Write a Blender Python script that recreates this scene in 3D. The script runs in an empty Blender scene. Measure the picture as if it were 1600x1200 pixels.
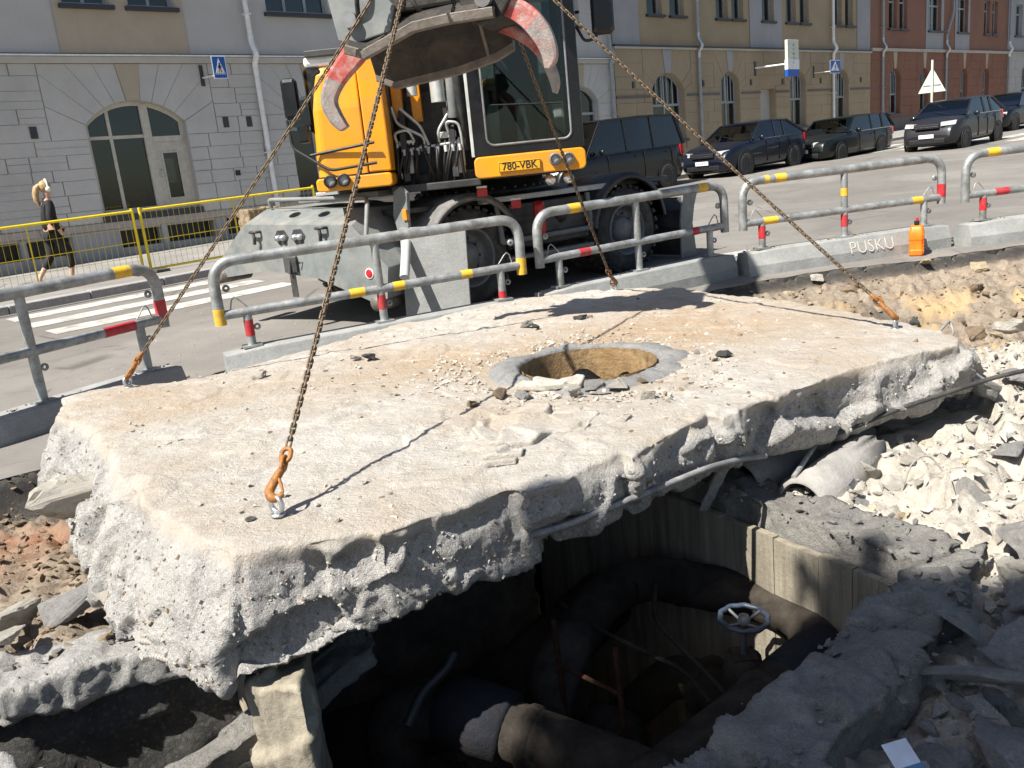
import bpy, bmesh, math, random
import numpy as np
from mathutils import Vector, Matrix
from mathutils.geometry import tessellate_polygon

SC = bpy.context.scene
COL = SC.collection
R = math.radians

# ------------------------------------------------------------------ camera
CAM_H = 1.35
def make_camera():
    pitch, roll = R(14.1), R(5.8)
    f = np.array([0, math.cos(pitch), -math.sin(pitch)])
    r0 = np.array([1.0, 0, 0]); u0 = np.cross(r0, f)
    c, s = math.cos(roll), math.sin(roll)
    r = c * r0 - s * u0; u = s * r0 + c * u0
    cd = bpy.data.cameras.new('camera'); cam = bpy.data.objects.new('camera', cd); COL.objects.link(cam)
    m = Matrix(((r[0], u[0], -f[0], 0), (r[1], u[1], -f[1], 0), (r[2], u[2], -f[2], CAM_H), (0, 0, 0, 1)))
    cam.matrix_world = m
    cd.sensor_width = 36; cd.lens = 1350 / 1600 * 36; cd.clip_start = 0.05; cd.clip_end = 3000
    SC.camera = cam
make_camera()

# ------------------------------------------------------------------ light
SUN_HEADING, SUN_EL = R(49.6), R(52.0)      # light travels towards this heading (from +Y towards +X)
w = bpy.data.worlds.new('World'); SC.world = w; w.use_nodes = True
nt = w.node_tree; nt.nodes.clear()
sky = nt.nodes.new('ShaderNodeTexSky'); sky.sky_type = 'NISHITA'; sky.sun_disc = False
sky.sun_elevation = SUN_EL; sky.sun_rotation = SUN_HEADING + math.pi
bg = nt.nodes.new('ShaderNodeBackground'); bg.inputs[1].default_value = 0.055
wo = nt.nodes.new('ShaderNodeOutputWorld')
nt.links.new(sky.outputs[0], bg.inputs[0]); nt.links.new(bg.outputs[0], wo.inputs[0])
sd = bpy.data.lights.new('sun', 'SUN'); sd.energy = 5.0; sd.angle = R(0.53); sd.color = (1, 0.955, 0.88)
so = bpy.data.objects.new('sun', sd); COL.objects.link(so); so.location = (-20, -17, 40)
dv = Vector((math.sin(SUN_HEADING) * math.cos(SUN_EL), math.cos(SUN_HEADING) * math.cos(SUN_EL), -math.sin(SUN_EL)))
so.rotation_euler = dv.to_track_quat('-Z', 'Y').to_euler()
vs = SC.view_settings
vs.view_transform = 'Standard'; vs.look = 'None'; vs.gamma = 1; vs.exposure = 0.98; vs.use_curve_mapping = False

# ------------------------------------------------------------------ street frame
HD = R(49)
E1 = np.array([math.sin(HD), math.cos(HD)]); E2 = np.array([-math.cos(HD), math.sin(HD)])
ROT_ST = math.pi / 2 - HD
def gz(s, t): return 0.024 * (s - 4) + 0.01 * (t - 14)
def gxy(x, y): return gz(x * E1[0] + y * E1[1], x * E2[0] + y * E2[1])
def stw(s, t, z=None, dz=0):
    p = s * E1 + t * E2
    return (p[0], p[1], (gz(s, t) if z is None else z) + dz)

# ------------------------------------------------------------------ noise
_rs = np.random.RandomState(7)
_perm = np.concatenate([_rs.permutation(256)] * 3)
_grad = _rs.normal(size=(256, 3)); _grad /= np.linalg.norm(_grad, axis=1)[:, None]
def perlin(p):
    p = np.asarray(p, float); i = np.floor(p).astype(int); fr = p - i; i &= 255
    u = fr * fr * fr * (fr * (fr * 6 - 15) + 10); out = 0
    for dx in (0, 1):
        for dy in (0, 1):
            for dz in (0, 1):
                h = _perm[_perm[_perm[(i[:, 0] + dx) & 255] + ((i[:, 1] + dy) & 255)] + ((i[:, 2] + dz) & 255)]
                g = _grad[h]; d = (g * (fr - np.array([dx, dy, dz]))).sum(1)
                wx = u[:, 0] if dx else 1 - u[:, 0]; wy = u[:, 1] if dy else 1 - u[:, 1]; wz = u[:, 2] if dz else 1 - u[:, 2]
                out = out + d * wx * wy * wz
    return out
def fbm(p, octv=4, gain=0.5):
    p = np.asarray(p, float); a = 1.0; o = 0
    for k in range(octv):
        o = o + a * perlin(p * (2.03 ** k) + 17.3 * k); a *= gain
    return o
def ridged(p, octv=4):
    p = np.asarray(p, float); a = 1.0; o = 0
    for k in range(octv):
        o = o + a * (1 - 2 * np.abs(perlin(p * (2.07 ** k) + 9.1 * k))); a *= 0.5
    return o
def smooth(a, b, x):
    t = np.clip((x - a) / (b - a), 0, 1); return t * t * (3 - 2 * t)

# ------------------------------------------------------------------ materials
MATS = {}
def lin(c):
    return tuple(((v / 255) / 12.92 if v / 255 <= 0.04045 else ((v / 255 + 0.055) / 1.055) ** 2.4) for v in c)
class NB:
    def __init__(s, name):
        s.m = bpy.data.materials.new(name); s.m.use_nodes = True; s.t = s.m.node_tree; s.t.nodes.clear()
        s.out = s.t.nodes.new('ShaderNodeOutputMaterial'); s.b = s.t.nodes.new('ShaderNodeBsdfPrincipled')
        s.t.links.new(s.b.outputs[0], s.out.inputs[0]); s.tc = s.t.nodes.new('ShaderNodeTexCoord'); MATS[name] = s.m
    def n(s, ty, **k):
        o = s.t.nodes.new(ty)
        for a, v in k.items(): setattr(o, a, v)
        return o
    def l(s, a, b): s.t.links.new(a, b)
    def noise(s, scale, detail=6, rough=0.6, src=None, dist=0):
        o = s.n('ShaderNodeTexNoise'); o.inputs['Scale'].default_value = scale; o.inputs['Detail'].default_value = min(detail, 5)
        o.inputs['Roughness'].default_value = rough; o.inputs['Distortion'].default_value = dist
        s.l(src if src is not None else s.tc.outputs['Object'], o.inputs['Vector']); return o.outputs[0]
    def voro(s, scale, feat='F1', out=0, src=None, rnd=1):
        o = s.n('ShaderNodeTexVoronoi'); o.feature = feat; o.inputs['Scale'].default_value = scale; o.inputs['Randomness'].default_value = rnd
        s.l(src if src is not None else s.tc.outputs['Object'], o.inputs['Vector']); return o.outputs[out]
    def mapv(s, sc, loc=(0, 0, 0)):
        o = s.n('ShaderNodeMapping'); o.inputs['Scale'].default_value = sc; o.inputs['Location'].default_value = loc
        s.l(s.tc.outputs['Object'], o.inputs['Vector']); return o.outputs[0]
    def ramp(s, x, stops):
        o = s.n('ShaderNodeValToRGB'); e = o.color_ramp.elements
        while len(e) < len(stops): e.new(0.5)
        for k, (p, c) in enumerate(stops):
            e[k].position = p; e[k].color = (c if not isinstance(c, (int, float)) else (c, c, c))[:3] + (1,) if not isinstance(c, (int, float)) else (c, c, c, 1)
        s.l(x, o.inputs[0]); return o.outputs[0]
    def mix(s, fac, a, b, mode='MIX'):
        o = s.n('ShaderNodeMix', data_type='RGBA', blend_type=mode)
        for v, i in ((fac, 0), (a, 6), (b, 7)):
            if hasattr(v, 'is_linked') or hasattr(v, 'links'): s.l(v, o.inputs[i])
            else: o.inputs[i].default_value = v if isinstance(v, (int, float)) else tuple(v)[:3] + (1,)
        return o.outputs[2]
    def math(s, op, a, b=0.5):
        o = s.n('ShaderNodeMath', operation=op)
        for v, i in ((a, 0), (b, 1)):
            if hasattr(v, 'links'): s.l(v, o.inputs[i])
            else: o.inputs[i].default_value = v
        return o.outputs[0]
    def attr(s, name): o = s.n('ShaderNodeAttribute', attribute_name=name); return o
    def bump(s, h, dist=0.01, strength=1):
        o = s.n('ShaderNodeBump'); o.inputs['Distance'].default_value = dist; o.inputs['Strength'].default_value = strength
        s.l(h, o.inputs['Height']); s.l(o.outputs[0], s.b.inputs['Normal'])
    def set(s, col=None, rough=None, metal=None, spec=None, coat=None):
        for k, v in (('Base Color', col), ('Roughness', rough), ('Metallic', metal), ('Specular IOR Level', spec), ('Coat Weight', coat)):
            if v is None: continue
            if hasattr(v, 'links'): s.l(v, s.b.inputs[k])
            else: s.b.inputs[k].default_value = v if isinstance(v, (int, float)) else tuple(v)[:3] + (1,)
        return s.m
def weathered(name, c1, c2, rough=0.6, metal=0, scale=6, bump=0.002, bscale=60, dirt=None, dirt_amt=0.4, spec=0.5, coat=None, dscale=2.5):
    b = NB(name); n1 = b.noise(scale, 8, 0.65)
    col = b.mix(b.ramp(n1, [(0.35, 0.0), (0.65, 1.0)]), c1, c2)
    if dirt is not None:
        n2 = b.noise(dscale, 10, 0.72, dist=0.4)
        col = b.mix(b.math('MULTIPLY', b.ramp(n2, [(0.45, 0.0), (0.68, 1.0)]), dirt_amt), col, dirt)
    rr = b.ramp(b.noise(scale * 2.3, 6, 0.7), [(0.3, max(0.02, rough - 0.12)), (0.75, min(1, rough + 0.12))])
    b.set(col, rr, metal, spec, coat)
    if bump: b.bump(b.noise(bscale, 6, 0.7), bump)
    return b.m
def plain(name, c, rough=0.5, metal=0, spec=0.5):
    return weathered(name, tuple(v * 0.88 for v in c), tuple(min(1, v * 1.1) for v in c), rough, metal, 9, 0.0008, 90)

# ------------------------------------------------------------------ mesh builder
class MB:
    def __init__(s): s.v = []; s.f = []; s.sm = []
    def add(s, vs, fs, sm=False):
        o = len(s.v); s.v += [tuple(float(c) for c in p) for p in vs]; s.f += [tuple(i + o for i in f) for f in fs]; s.sm += [sm] * len(fs); return s
    def box(s, lo, hi, M=None):
        x0, y0, z0 = lo; x1, y1, z1 = hi
        vs = [(x0, y0, z0), (x1, y0, z0), (x1, y1, z0), (x0, y1, z0), (x0, y0, z1), (x1, y0, z1), (x1, y1, z1), (x0, y1, z1)]
        if M is not None: vs = [tuple(M @ Vector(p)) for p in vs]
        return s.add(vs, [(3, 2, 1, 0), (4, 5, 6, 7), (0, 1, 5, 4), (1, 2, 6, 5), (2, 3, 7, 6), (3, 0, 4, 7)])
    def hexa(s, v8): return s.add(v8, [(3, 2, 1, 0), (4, 5, 6, 7), (0, 1, 5, 4), (1, 2, 6, 5), (2, 3, 7, 6), (3, 0, 4, 7)])
    def prism(s, pts, axis, a, b):
        # pts 2D polygon (counter-clockwise), extruded along axis between a and b
        def P(p, h):
            return {'x': (h, p[0], p[1]), 'y': (p[0], h, p[1]), 'z': (p[0], p[1], h)}[axis]
        n = len(pts); vs = [P(p, a) for p in pts] + [P(p, b) for p in pts]
        fs = [tuple(range(n))[::-1], tuple(range(n, 2 * n))] + [(i, (i + 1) % n, n + (i + 1) % n, n + i) for i in range(n)]
        return s.add(vs, fs)
    def tube(s, path, r, n=10, cap=True, closed=False):
        P = [Vector(p) for p in path]; m = len(P); rr = r if isinstance(r, (list, tuple)) else [r] * m
        T = []
        for i in range(m):
            a = P[(i - 1) % m] if (i or closed) else P[0]; b = P[(i + 1) % m] if (i < m - 1 or closed) else P[-1]
            T.append((b - a).normalized())
        up = Vector((0, 0, 1)) if abs(T[0].z) < 0.9 else Vector((1, 0, 0))
        x = (up - T[0] * up.dot(T[0])).normalized(); vs = []
        for i in range(m):
            x = (x - T[i] * x.dot(T[i])).normalized(); y = T[i].cross(x)
            for k in range(n):
                a = 2 * math.pi * k / n; vs.append(P[i] + (x * math.cos(a) + y * math.sin(a)) * rr[i])
        fs = []
        for i in range(m if closed else m - 1):
            j = (i + 1) % m
            for k in range(n): fs.append((i * n + k, i * n + (k + 1) % n, j * n + (k + 1) % n, j * n + k))
        s.add(vs, fs, True)
        if cap and not closed:
            s.add(vs[:n], [tuple(range(n))[::-1]]); s.add(vs[-n:], [tuple(range(n))])
        return s
    def cyl(s, a, b, r, n=16, r2=None): return s.tube([a, b], [r, r if r2 is None else r2], n)
    def lathe(s, prof, center, axis='z', n=24, ang=2 * math.pi, a0=0):
        # prof: list of (radius, height)
        full = abs(ang - 2 * math.pi) < 1e-6; m = n if full else n + 1; vs = []
        for (r, h) in prof:
            for k in range(m):
                a = a0 + ang * k / n; c, q = r * math.cos(a), r * math.sin(a)
                vs.append({'z': (c, q, h), 'y': (c, h, q), 'x': (h, c, q)}[axis])
        vs = [tuple(np.add(p, center)) for p in vs]; fs = []
        for i in range(len(prof) - 1):
            for k in range(n):
                k2 = (k + 1) % m
                fs.append((i * m + k, i * m + k2, (i + 1) * m + k2, (i + 1) * m + k))
        return s.add(vs, fs, True)
    def sphere(s, c, r, n=12, m=8):
        r = r if isinstance(r, (tuple, list)) else (r, r, r); vs = []; fs = []
        for i in range(m + 1):
            th = math.pi * i / m
            for k in range(n):
                a = 2 * math.pi * k / n
                vs.append((c[0] + r[0] * math.sin(th) * math.cos(a), c[1] + r[1] * math.sin(th) * math.sin(a), c[2] + r[2] * math.cos(th)))
        for i in range(m):
            for k in range(n): fs.append((i * n + k, (i + 1) * n + k, (i + 1) * n + (k + 1) % n, i * n + (k + 1) % n))
        return s.add(vs, fs, True)
    def mesh(s, name):
        me = bpy.data.meshes.new(name); me.from_pydata(s.v, [], s.f); me.polygons.foreach_set('use_smooth', s.sm)
        me.update(); return me
    def build(s, name, mat, parent=None, bevel=0, fix=True, seg=2):
        me = s.mesh(name)
        if fix:
            bm = bmesh.new(); bm.from_mesh(me); bmesh.ops.recalc_face_normals(bm, faces=bm.faces); bm.to_mesh(me); bm.free()
        return link(name, me, mat, parent, bevel, seg)
def link(name, me, mat, parent=None, bevel=0, seg=2):
    if mat is not None and not len(me.materials): me.materials.append(MATS[mat] if isinstance(mat, str) else mat)
    o = bpy.data.objects.new(name, me); COL.objects.link(o)
    if parent is not None: o.parent = parent
    if bevel:
        md = o.modifiers.new('bevel', 'BEVEL'); md.width = bevel; md.segments = seg; md.limit_method = 'ANGLE'; md.angle_limit = R(35)
        md.harden_normals = False
    return o
def tag(o, label=None, cat=None, group=None, kind=None):
    if label: o['label'] = label
    if cat: o['category'] = cat
    if group: o['group'] = group
    if kind: o['kind'] = kind
    return o
def thing(name, label, cat, loc=(0, 0, 0), rz=0, group=None):
    o = bpy.data.objects.new(name, None); o.empty_display_size = 0.2; COL.objects.link(o); o.location = loc; o.rotation_euler = (0, 0, rz)
    return tag(o, label, cat, group)
def copy_tree(o, parent=None):
    c = o.copy(); COL.objects.link(c)
    if parent is not None: c.parent = parent
    for ch in o.children: copy_tree(ch, c)
    return c
def fillet(pts, rad, n=6):
    # round the inner corners of a 3D polyline
    P = [Vector(p) for p in pts]; out = [P[0]]
    for i in range(1, len(P) - 1):
        a = (P[i - 1] - P[i]); b = (P[i + 1] - P[i]); d = min(rad, a.length * 0.49, b.length * 0.49)
        p0 = P[i] + a.normalized() * d; p1 = P[i] + b.normalized() * d
        for k in range(n + 1):
            t = k / n; out.append((1 - t) ** 2 * p0 + 2 * t * (1 - t) * P[i] + t * t * p1)
    out.append(P[-1]); return out
def loft(mb, rings, closed=True, cap=True, sm=True):
    n = len(rings[0]); vs = [p for r_ in rings for p in r_]; fs = []
    for i in range(len(rings) - 1):
        for k in range(n if closed else n - 1):
            fs.append((i * n + k, i * n + (k + 1) % n, (i + 1) * n + (k + 1) % n, (i + 1) * n + k))
    mb.add(vs, fs, sm)
    if cap: mb.add(rings[0], [tuple(range(n))[::-1]]); mb.add(rings[-1], [tuple(range(n))])
    return mb
def text_mesh(name, body, size, mat, parent, M, extr=0.0012, bold=0, align='CENTER', sx=1):
    cu = bpy.data.curves.new(name, 'FONT'); cu.body = body; cu.size = size; cu.extrude = extr; cu.align_x = align; cu.align_y = 'CENTER'; cu.offset = bold
    cu.resolution_u = 3
    t = bpy.data.objects.new('tmp', cu); COL.objects.link(t)
    me = bpy.data.meshes.new_from_object(t.evaluated_get(bpy.context.evaluated_depsgraph_get()))
    bpy.data.objects.remove(t); bpy.data.curves.remove(cu)
    me.transform(Matrix.Diagonal((sx, 1, 1, 1))); me.transform(M); me.materials.clear()
    return link(name, me, mat, parent)
# ------------------------------------------------------------------ material library
def concrete_mats():
    # pale dusty slab top / grey fractured sides, chosen by the painted 'side' attribute
    b = NB('slab_concrete')
    side = b.attr('side').outputs['Fac']; sand = b.attr('sand').outputs['Fac']
    n1 = b.noise(1.3, 8, 0.7); n2 = b.noise(9, 10, 0.75); n3 = b.noise(55, 6, 0.8)
    top = b.mix(b.ramp(n2, [(0.3, 0.0), (0.7, 1.0)]), (0.42, 0.395, 0.355), (0.585, 0.557, 0.512))
    top = b.mix(b.ramp(n1, [(0.42, 0.0), (0.62, 0.6)]), top, (0.42, 0.335, 0.245))
    top = b.mix(b.ramp(b.noise(4.3, 5, 0.75, dist=0.8), [(0.55, 0.0), (0.68, 0.5)]), top, (0.33, 0.27, 0.21))
    sandc = b.mix(n3, (0.31, 0.215, 0.135), (0.52, 0.40, 0.27))
    sm = b.math('MULTIPLY', sand, b.ramp(b.noise(7, 8, 0.7), [(0.3, 0.35), (0.6, 1.0)]))
    top = b.mix(sm, top, sandc)
    spk = b.voro(150, 'F1', 0); pit = b.ramp(spk, [(0.0, 0.0), (0.16, 1.0)])
    gr = b.mix(b.ramp(n2, [(0.28, 0.0), (0.72, 1.0)]), (0.26, 0.253, 0.243), (0.45, 0.437, 0.415))
    agg = b.n('ShaderNodeTexVoronoi'); agg.inputs['Scale'].default_value = 95; b.l(b.tc.outputs['Object'], agg.inputs['Vector'])
    sel = b.n('ShaderNodeSeparateColor'); b.l(agg.outputs['Color'], sel.inputs[0])
    gr = b.mix(b.ramp(sel.outputs[0], [(0.90, 0.0), (0.93, 0.3)]), gr, (0.40, 0.27, 0.22))
    gr = b.mix(b.ramp(sel.outputs[1], [(0.86, 0.0), (0.9, 0.4)]), gr, (0.55, 0.53, 0.50))
    gr = b.mix(b.ramp(sel.outputs[2], [(0.87, 0.0), (0.90, 0.4)]), gr, (0.16, 0.16, 0.165))
    dust = b.ramp(b.noise(3.1, 8, 0.7), [(0.46, 0.0), (0.66, 0.6)])
    gr = b.mix(dust, gr, (0.48, 0.457, 0.418))
    grain = b.ramp(b.noise(230, 3, 0.9), [(0.34, 0.0), (0.5, 0.5), (0.66, 1.0)])
    gr = b.mix(0.75, gr, b.mix(grain, (0.5, 0.5, 0.5), (1.6, 1.6, 1.6)), 'MULTIPLY')
    top = b.mix(0.4, top, b.mix(grain, (0.6, 0.58, 0.55), (1.4, 1.4, 1.4)), 'MULTIPLY')
    dk = b.ramp(b.noise(17, 5, 0.8), [(0.30, 1.0), (0.36, 0.0)]); top = b.mix(b.math('MULTIPLY', dk, 0.55), top, (0.22, 0.18, 0.14))
    col = b.mix(side, top, gr)
    col = b.mix(b.math('MULTIPLY', b.math('SUBTRACT', 1.0, pit), 0.5), col, (0.2, 0.18, 0.15))
    b.set(col, 0.93, 0, 0.25)
    h = b.math('ADD', b.math('MULTIPLY', b.noise(40, 8, 0.75), 1.0), b.math('MULTIPLY', b.noise(210, 4, 0.7), 0.35))
    b.bump(h, 0.019)
    def conc(name, c1, c2, c3, bump=0.008, sc=8, agg=0.5):
        b = NB(name); col = b.mix(b.ramp(b.noise(sc, 9, 0.72), [(0.3, 0.0), (0.7, 1.0)]), c1, c2)
        v = b.n('ShaderNodeTexVoronoi'); v.inputs['Scale'].default_value = 75; b.l(b.tc.outputs['Object'], v.inputs['Vector'])
        sp = b.n('ShaderNodeSeparateColor'); b.l(v.outputs['Color'], sp.inputs[0])
        col = b.mix(b.ramp(sp.outputs[0], [(0.8, 0.0), (0.85, agg)]), col, c3)
        col = b.mix(b.ramp(b.noise(1.7, 8, 0.7), [(0.42, 0.0), (0.66, 0.6)]), col, tuple(0.5 * (x + y) * 0.72 for x, y in zip(c1, c2)))
        g_ = b.noise(210, 3, 0.9); col = b.mix(0.65, col, b.mix(b.ramp(g_, [(0.34, 0.0), (0.66, 1.0)]), (0.5, 0.5, 0.5), (1.5, 1.5, 1.5)), 'MULTIPLY')
        b.set(col, 0.92, 0, 0.25); b.bump(b.math('ADD', b.noise(34, 9, 0.75), b.math('MULTIPLY', g_, 0.4)), bump * 1.6)
        return b
    conc('rubble_pale', (0.44, 0.405, 0.345), (0.585, 0.55, 0.485), (0.40, 0.36, 0.30), 0.006)
    conc('rubble_grey', (0.24, 0.235, 0.225), (0.46, 0.445, 0.42), (0.55, 0.53, 0.5), 0.008)
    conc('rubble_tan', (0.42, 0.33, 0.21), (0.55, 0.45, 0.31), (0.35, 0.29, 0.2), 0.006)
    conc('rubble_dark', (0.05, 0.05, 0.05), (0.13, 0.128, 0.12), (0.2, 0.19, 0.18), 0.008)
    conc('rubble_brown', (0.20, 0.145, 0.095), (0.34, 0.26, 0.18), (0.38, 0.31, 0.23), 0.008)
    conc('wall_concrete', (0.20, 0.19, 0.175), (0.36, 0.345, 0.315), (0.40, 0.38, 0.35), 0.014, 11, 0.25)
    conc('barrier_concrete', (0.25, 0.255, 0.247), (0.37, 0.375, 0.36), (0.30, 0.30, 0.29), 0.003, 5, 0.2)
    conc('kerb_granite', (0.25, 0.245, 0.24), (0.40, 0.39, 0.38), (0.33, 0.30, 0.28), 0.003, 20)
    conc('mortar', (0.17, 0.17, 0.165), (0.30, 0.295, 0.285), (0.36, 0.35, 0.34), 0.006, 14, 0.3)
    # board marked chamber wall
    b = NB('board_concrete'); z = b.noise(3, 8, 0.7, b.mapv((4, 4, 0.35)))
    col = b.mix(b.ramp(z, [(0.3, 0.0), (0.7, 1.0)]), (0.15, 0.13, 0.10), (0.38, 0.34, 0.26))
    st = b.ramp(b.noise(9, 6, 0.7, b.mapv((5, 5, 0.12))), [(0.62, 0.0), (0.68, 0.6)]); col = b.mix(st, col, (0.5, 0.47, 0.41))
    b.set(col, 0.9, 0, 0.3); b.bump(b.noise(30, 8, 0.7), 0.006)
concrete_mats()
def asphalt(name, c1, c2):
    b = NB(name); v = b.noise(230, 4, 0.8); n = b.noise(0.7, 9, 0.68)
    col = b.mix(b.ramp(v, [(0.3, 0.0), (0.7, 1.0)]), c1, c2)
    col = b.mix(b.ramp(n, [(0.38, 0.0), (0.66, 0.45)]), col, tuple(x * 1.35 for x in c2))
    col = b.mix(b.ramp(b.noise(2.1, 10, 0.75, dist=1.2), [(0.56, 0.0), (0.72, 0.5)]), col, tuple(x * 0.55 for x in c1))
    col = b.mix(b.ramp(b.noise(0.23, 3, 0.5), [(0.50, 0.0), (0.52, 0.28)]), col, tuple(x * 0.7 for x in c1))
    col = b.mix(b.ramp(b.noise(0.9, 5, 0.7, b.mapv((0.25, 1.1, 1))), [(0.55, 0.0), (0.75, 0.3)]), col, tuple(x * 1.5 for x in c2))
    crk = b.ramp(b.voro(0.42, 'DISTANCE_TO_EDGE', 0), [(0.0, 0.0), (0.012, 1.0)])
    col = b.mix(b.math('MULTIPLY', b.math('SUBTRACT', 1.0, crk), b.ramp(b.noise(0.5, 2), [(0.5, 0.0), (0.55, 0.6)])), col, (0.05, 0.048, 0.045))
    b.set(col, 0.9, 0, 0.3); b.bump(v, 0.004)
asphalt('asphalt', (0.145, 0.135, 0.122), (0.225, 0.211, 0.192))
asphalt('pavement', (0.205, 0.195, 0.182), (0.27, 0.26, 0.245))
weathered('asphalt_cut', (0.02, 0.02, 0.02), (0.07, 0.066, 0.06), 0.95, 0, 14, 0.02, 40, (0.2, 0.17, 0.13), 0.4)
weathered('road_paint', (0.40, 0.385, 0.36), (0.54, 0.525, 0.49), 0.85, 0, 8, 0.002, 150, (0.22, 0.205, 0.185), 0.95, dscale=5)
# soil and rubble ground coloured by attributes
def soil():
    b = NB('soil'); red = b.attr('red').outputs['Fac']; pale = b.attr('pale').outputs['Fac']; dark = b.attr('dark').outputs['Fac']; tan = b.attr('tan').outputs['Fac']
    n = b.noise(14, 10, 0.75); n2 = b.noise(70, 5, 0.8)
    col = b.mix(b.ramp(n, [(0.3, 0.0), (0.72, 1.0)]), (0.17, 0.13, 0.095), (0.37, 0.31, 0.24))
    col = b.mix(b.ramp(n2, [(0.5, 0.0), (0.75, 0.5)]), col, (0.44, 0.39, 0.32))
    col = b.mix(red, col, b.mix(n, (0.26, 0.11, 0.055), (0.40, 0.215, 0.13)))
    col = b.mix(tan, col, b.mix(n, (0.40, 0.27, 0.135), (0.55, 0.41, 0.24)))
    col = b.mix(pale, col, b.mix(b.ramp(n, [(0.3, 0.0), (0.7, 1.0)]), (0.36, 0.325, 0.27), (0.56, 0.525, 0.46)))
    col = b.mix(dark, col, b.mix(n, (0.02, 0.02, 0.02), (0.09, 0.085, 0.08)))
    b.set(col, 0.96, 0, 0.2); b.bump(b.math('ADD', b.noise(45, 8, 0.78), b.math('MULTIPLY', n2, 0.4)), 0.014)
soil()
# metals, paint, plastics
weathered('galvanised', (0.27, 0.283, 0.283), (0.46, 0.475, 0.47), 0.5, 0.5, 9, 0.002, 50, (0.15, 0.142, 0.128), 0.75, dscale=6)
weathered('zinc_bolt', (0.45, 0.47, 0.48), (0.62, 0.64, 0.66), 0.38, 0.85, 20, 0.0006, 90)
weathered('chain_steel', (0.09, 0.068, 0.045), (0.20, 0.155, 0.105), 0.62, 0.45, 60, 0.0006, 300, (0.22, 0.12, 0.06), 0.5, dscale=25)
weathered('hook_orange', (0.27, 0.095, 0.015), (0.42, 0.185, 0.04), 0.65, 0.1, 40, 0.002, 120, (0.12, 0.06, 0.03), 0.85, dscale=28)
weathered('hook_dark', (0.16, 0.065, 0.03), (0.26, 0.12, 0.055), 0.7, 0.1, 30, 0.001, 120, (0.1, 0.06, 0.04), 0.7, dscale=20)
weathered('tape_yellow', (0.72, 0.40, 0.02), (0.85, 0.50, 0.03), 0.45, 0, 9, 0.001, 50, (0.34, 0.25, 0.12), 0.7, dscale=14)
weathered('tape_red', (0.38, 0.012, 0.02), (0.55, 0.03, 0.04), 0.4, 0, 9, 0.001, 50, (0.22, 0.09, 0.085), 0.7, dscale=14)
weathered('machine_yellow', (0.72, 0.27, 0.005), (0.80, 0.33, 0.008), 0.42, 0, 1.5, 0.0008, 30, (0.42, 0.24, 0.07), 0.55, coat=0.15, dscale=4)
weathered('machine_grey', (0.13, 0.145, 0.143), (0.20, 0.215, 0.21), 0.55, 0, 4, 0.001, 40, (0.28, 0.265, 0.235), 0.8)
weathered('machine_pale', (0.42, 0.43, 0.41), (0.56, 0.57, 0.55), 0.5, 0, 5, 0.001, 40, (0.26, 0.24, 0.21), 0.6)
weathered('machine_dark', (0.018, 0.019, 0.02), (0.04, 0.042, 0.045), 0.5, 0, 5, 0.001, 40, (0.16, 0.15, 0.13), 0.35)
weathered('cab_black', (0.004, 0.0045, 0.005), (0.007, 0.0075, 0.009), 0.32, 0, 3, 0.0004, 30, (0.05, 0.047, 0.04), 0.12)
weathered('rubber', (0.020, 0.0195, 0.019), (0.045, 0.043, 0.041), 0.85, 0, 8, 0.002, 60, (0.15, 0.14, 0.12), 0.6)
weathered('fender_rubber', (0.10, 0.098, 0.094), (0.18, 0.175, 0.165), 0.85, 0, 8, 0.003, 60, (0.32, 0.30, 0.27), 0.9)
weathered('rim_grey', (0.13, 0.135, 0.14), (0.22, 0.225, 0.23), 0.55, 0.2, 8, 0.001, 60, (0.1, 0.09, 0.08), 0.6)
weathered('claw_red', (0.34, 0.045, 0.04), (0.44, 0.10, 0.085), 0.55, 0.1, 12, 0.003, 60, (0.42, 0.385, 0.35), 0.95, dscale=7)
weathered('claw_worn', (0.23, 0.205, 0.19), (0.38, 0.345, 0.32), 0.45, 0.4, 14, 0.003, 70, (0.42, 0.13, 0.10), 0.5, dscale=9)
weathered('jaw_steel', (0.012, 0.0105, 0.0095), (0.034, 0.029, 0.025), 0.65, 0.3, 8, 0.004, 50, (0.07, 0.057, 0.046), 0.6, dscale=6)
weathered('jaw_edge', (0.11, 0.092, 0.076), (0.20, 0.172, 0.148), 0.6, 0.3, 14, 0.003, 60, (0.1, 0.085, 0.07), 0.6, dscale=8)
weathered('hydraulic_pale', (0.46, 0.48, 0.46), (0.60, 0.62, 0.59), 0.38, 0.4, 12, 0.0006, 60, (0.2, 0.19, 0.16), 0.5)
weathered('orange_plastic', (0.80, 0.16, 0.008), (0.90, 0.22, 0.012), 0.42, 0, 6, 0.001, 40, (0.5, 0.13, 0.03), 0.3)
weathered('rust', (0.035, 0.018, 0.012), (0.07, 0.034, 0.022), 0.85, 0.1, 25, 0.002, 120, (0.06, 0.03, 0.02), 0.6, spec=0.08)
weathered('rebar_grey', (0.22, 0.20, 0.185), (0.36, 0.33, 0.30), 0.8, 0.1, 25, 0.002, 120)
weathered('pit_pipe', (0.022, 0.019, 0.016), (0.042, 0.036, 0.03), 0.85, 0, 9, 0.006, 45, (0.085, 0.072, 0.058), 0.8, spec=0.08)
weathered('pit_pipe_blue', (0.016, 0.017, 0.020), (0.028, 0.030, 0.038), 0.8, 0, 9, 0.005, 45, (0.035, 0.032, 0.03), 0.85, spec=0.08)
weathered('pit_pipe_yellow', (0.022, 0.019, 0.012), (0.04, 0.034, 0.021), 0.7, 0, 7, 0.002, 60, (0.05, 0.045, 0.04), 0.5, spec=0.08)
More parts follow.
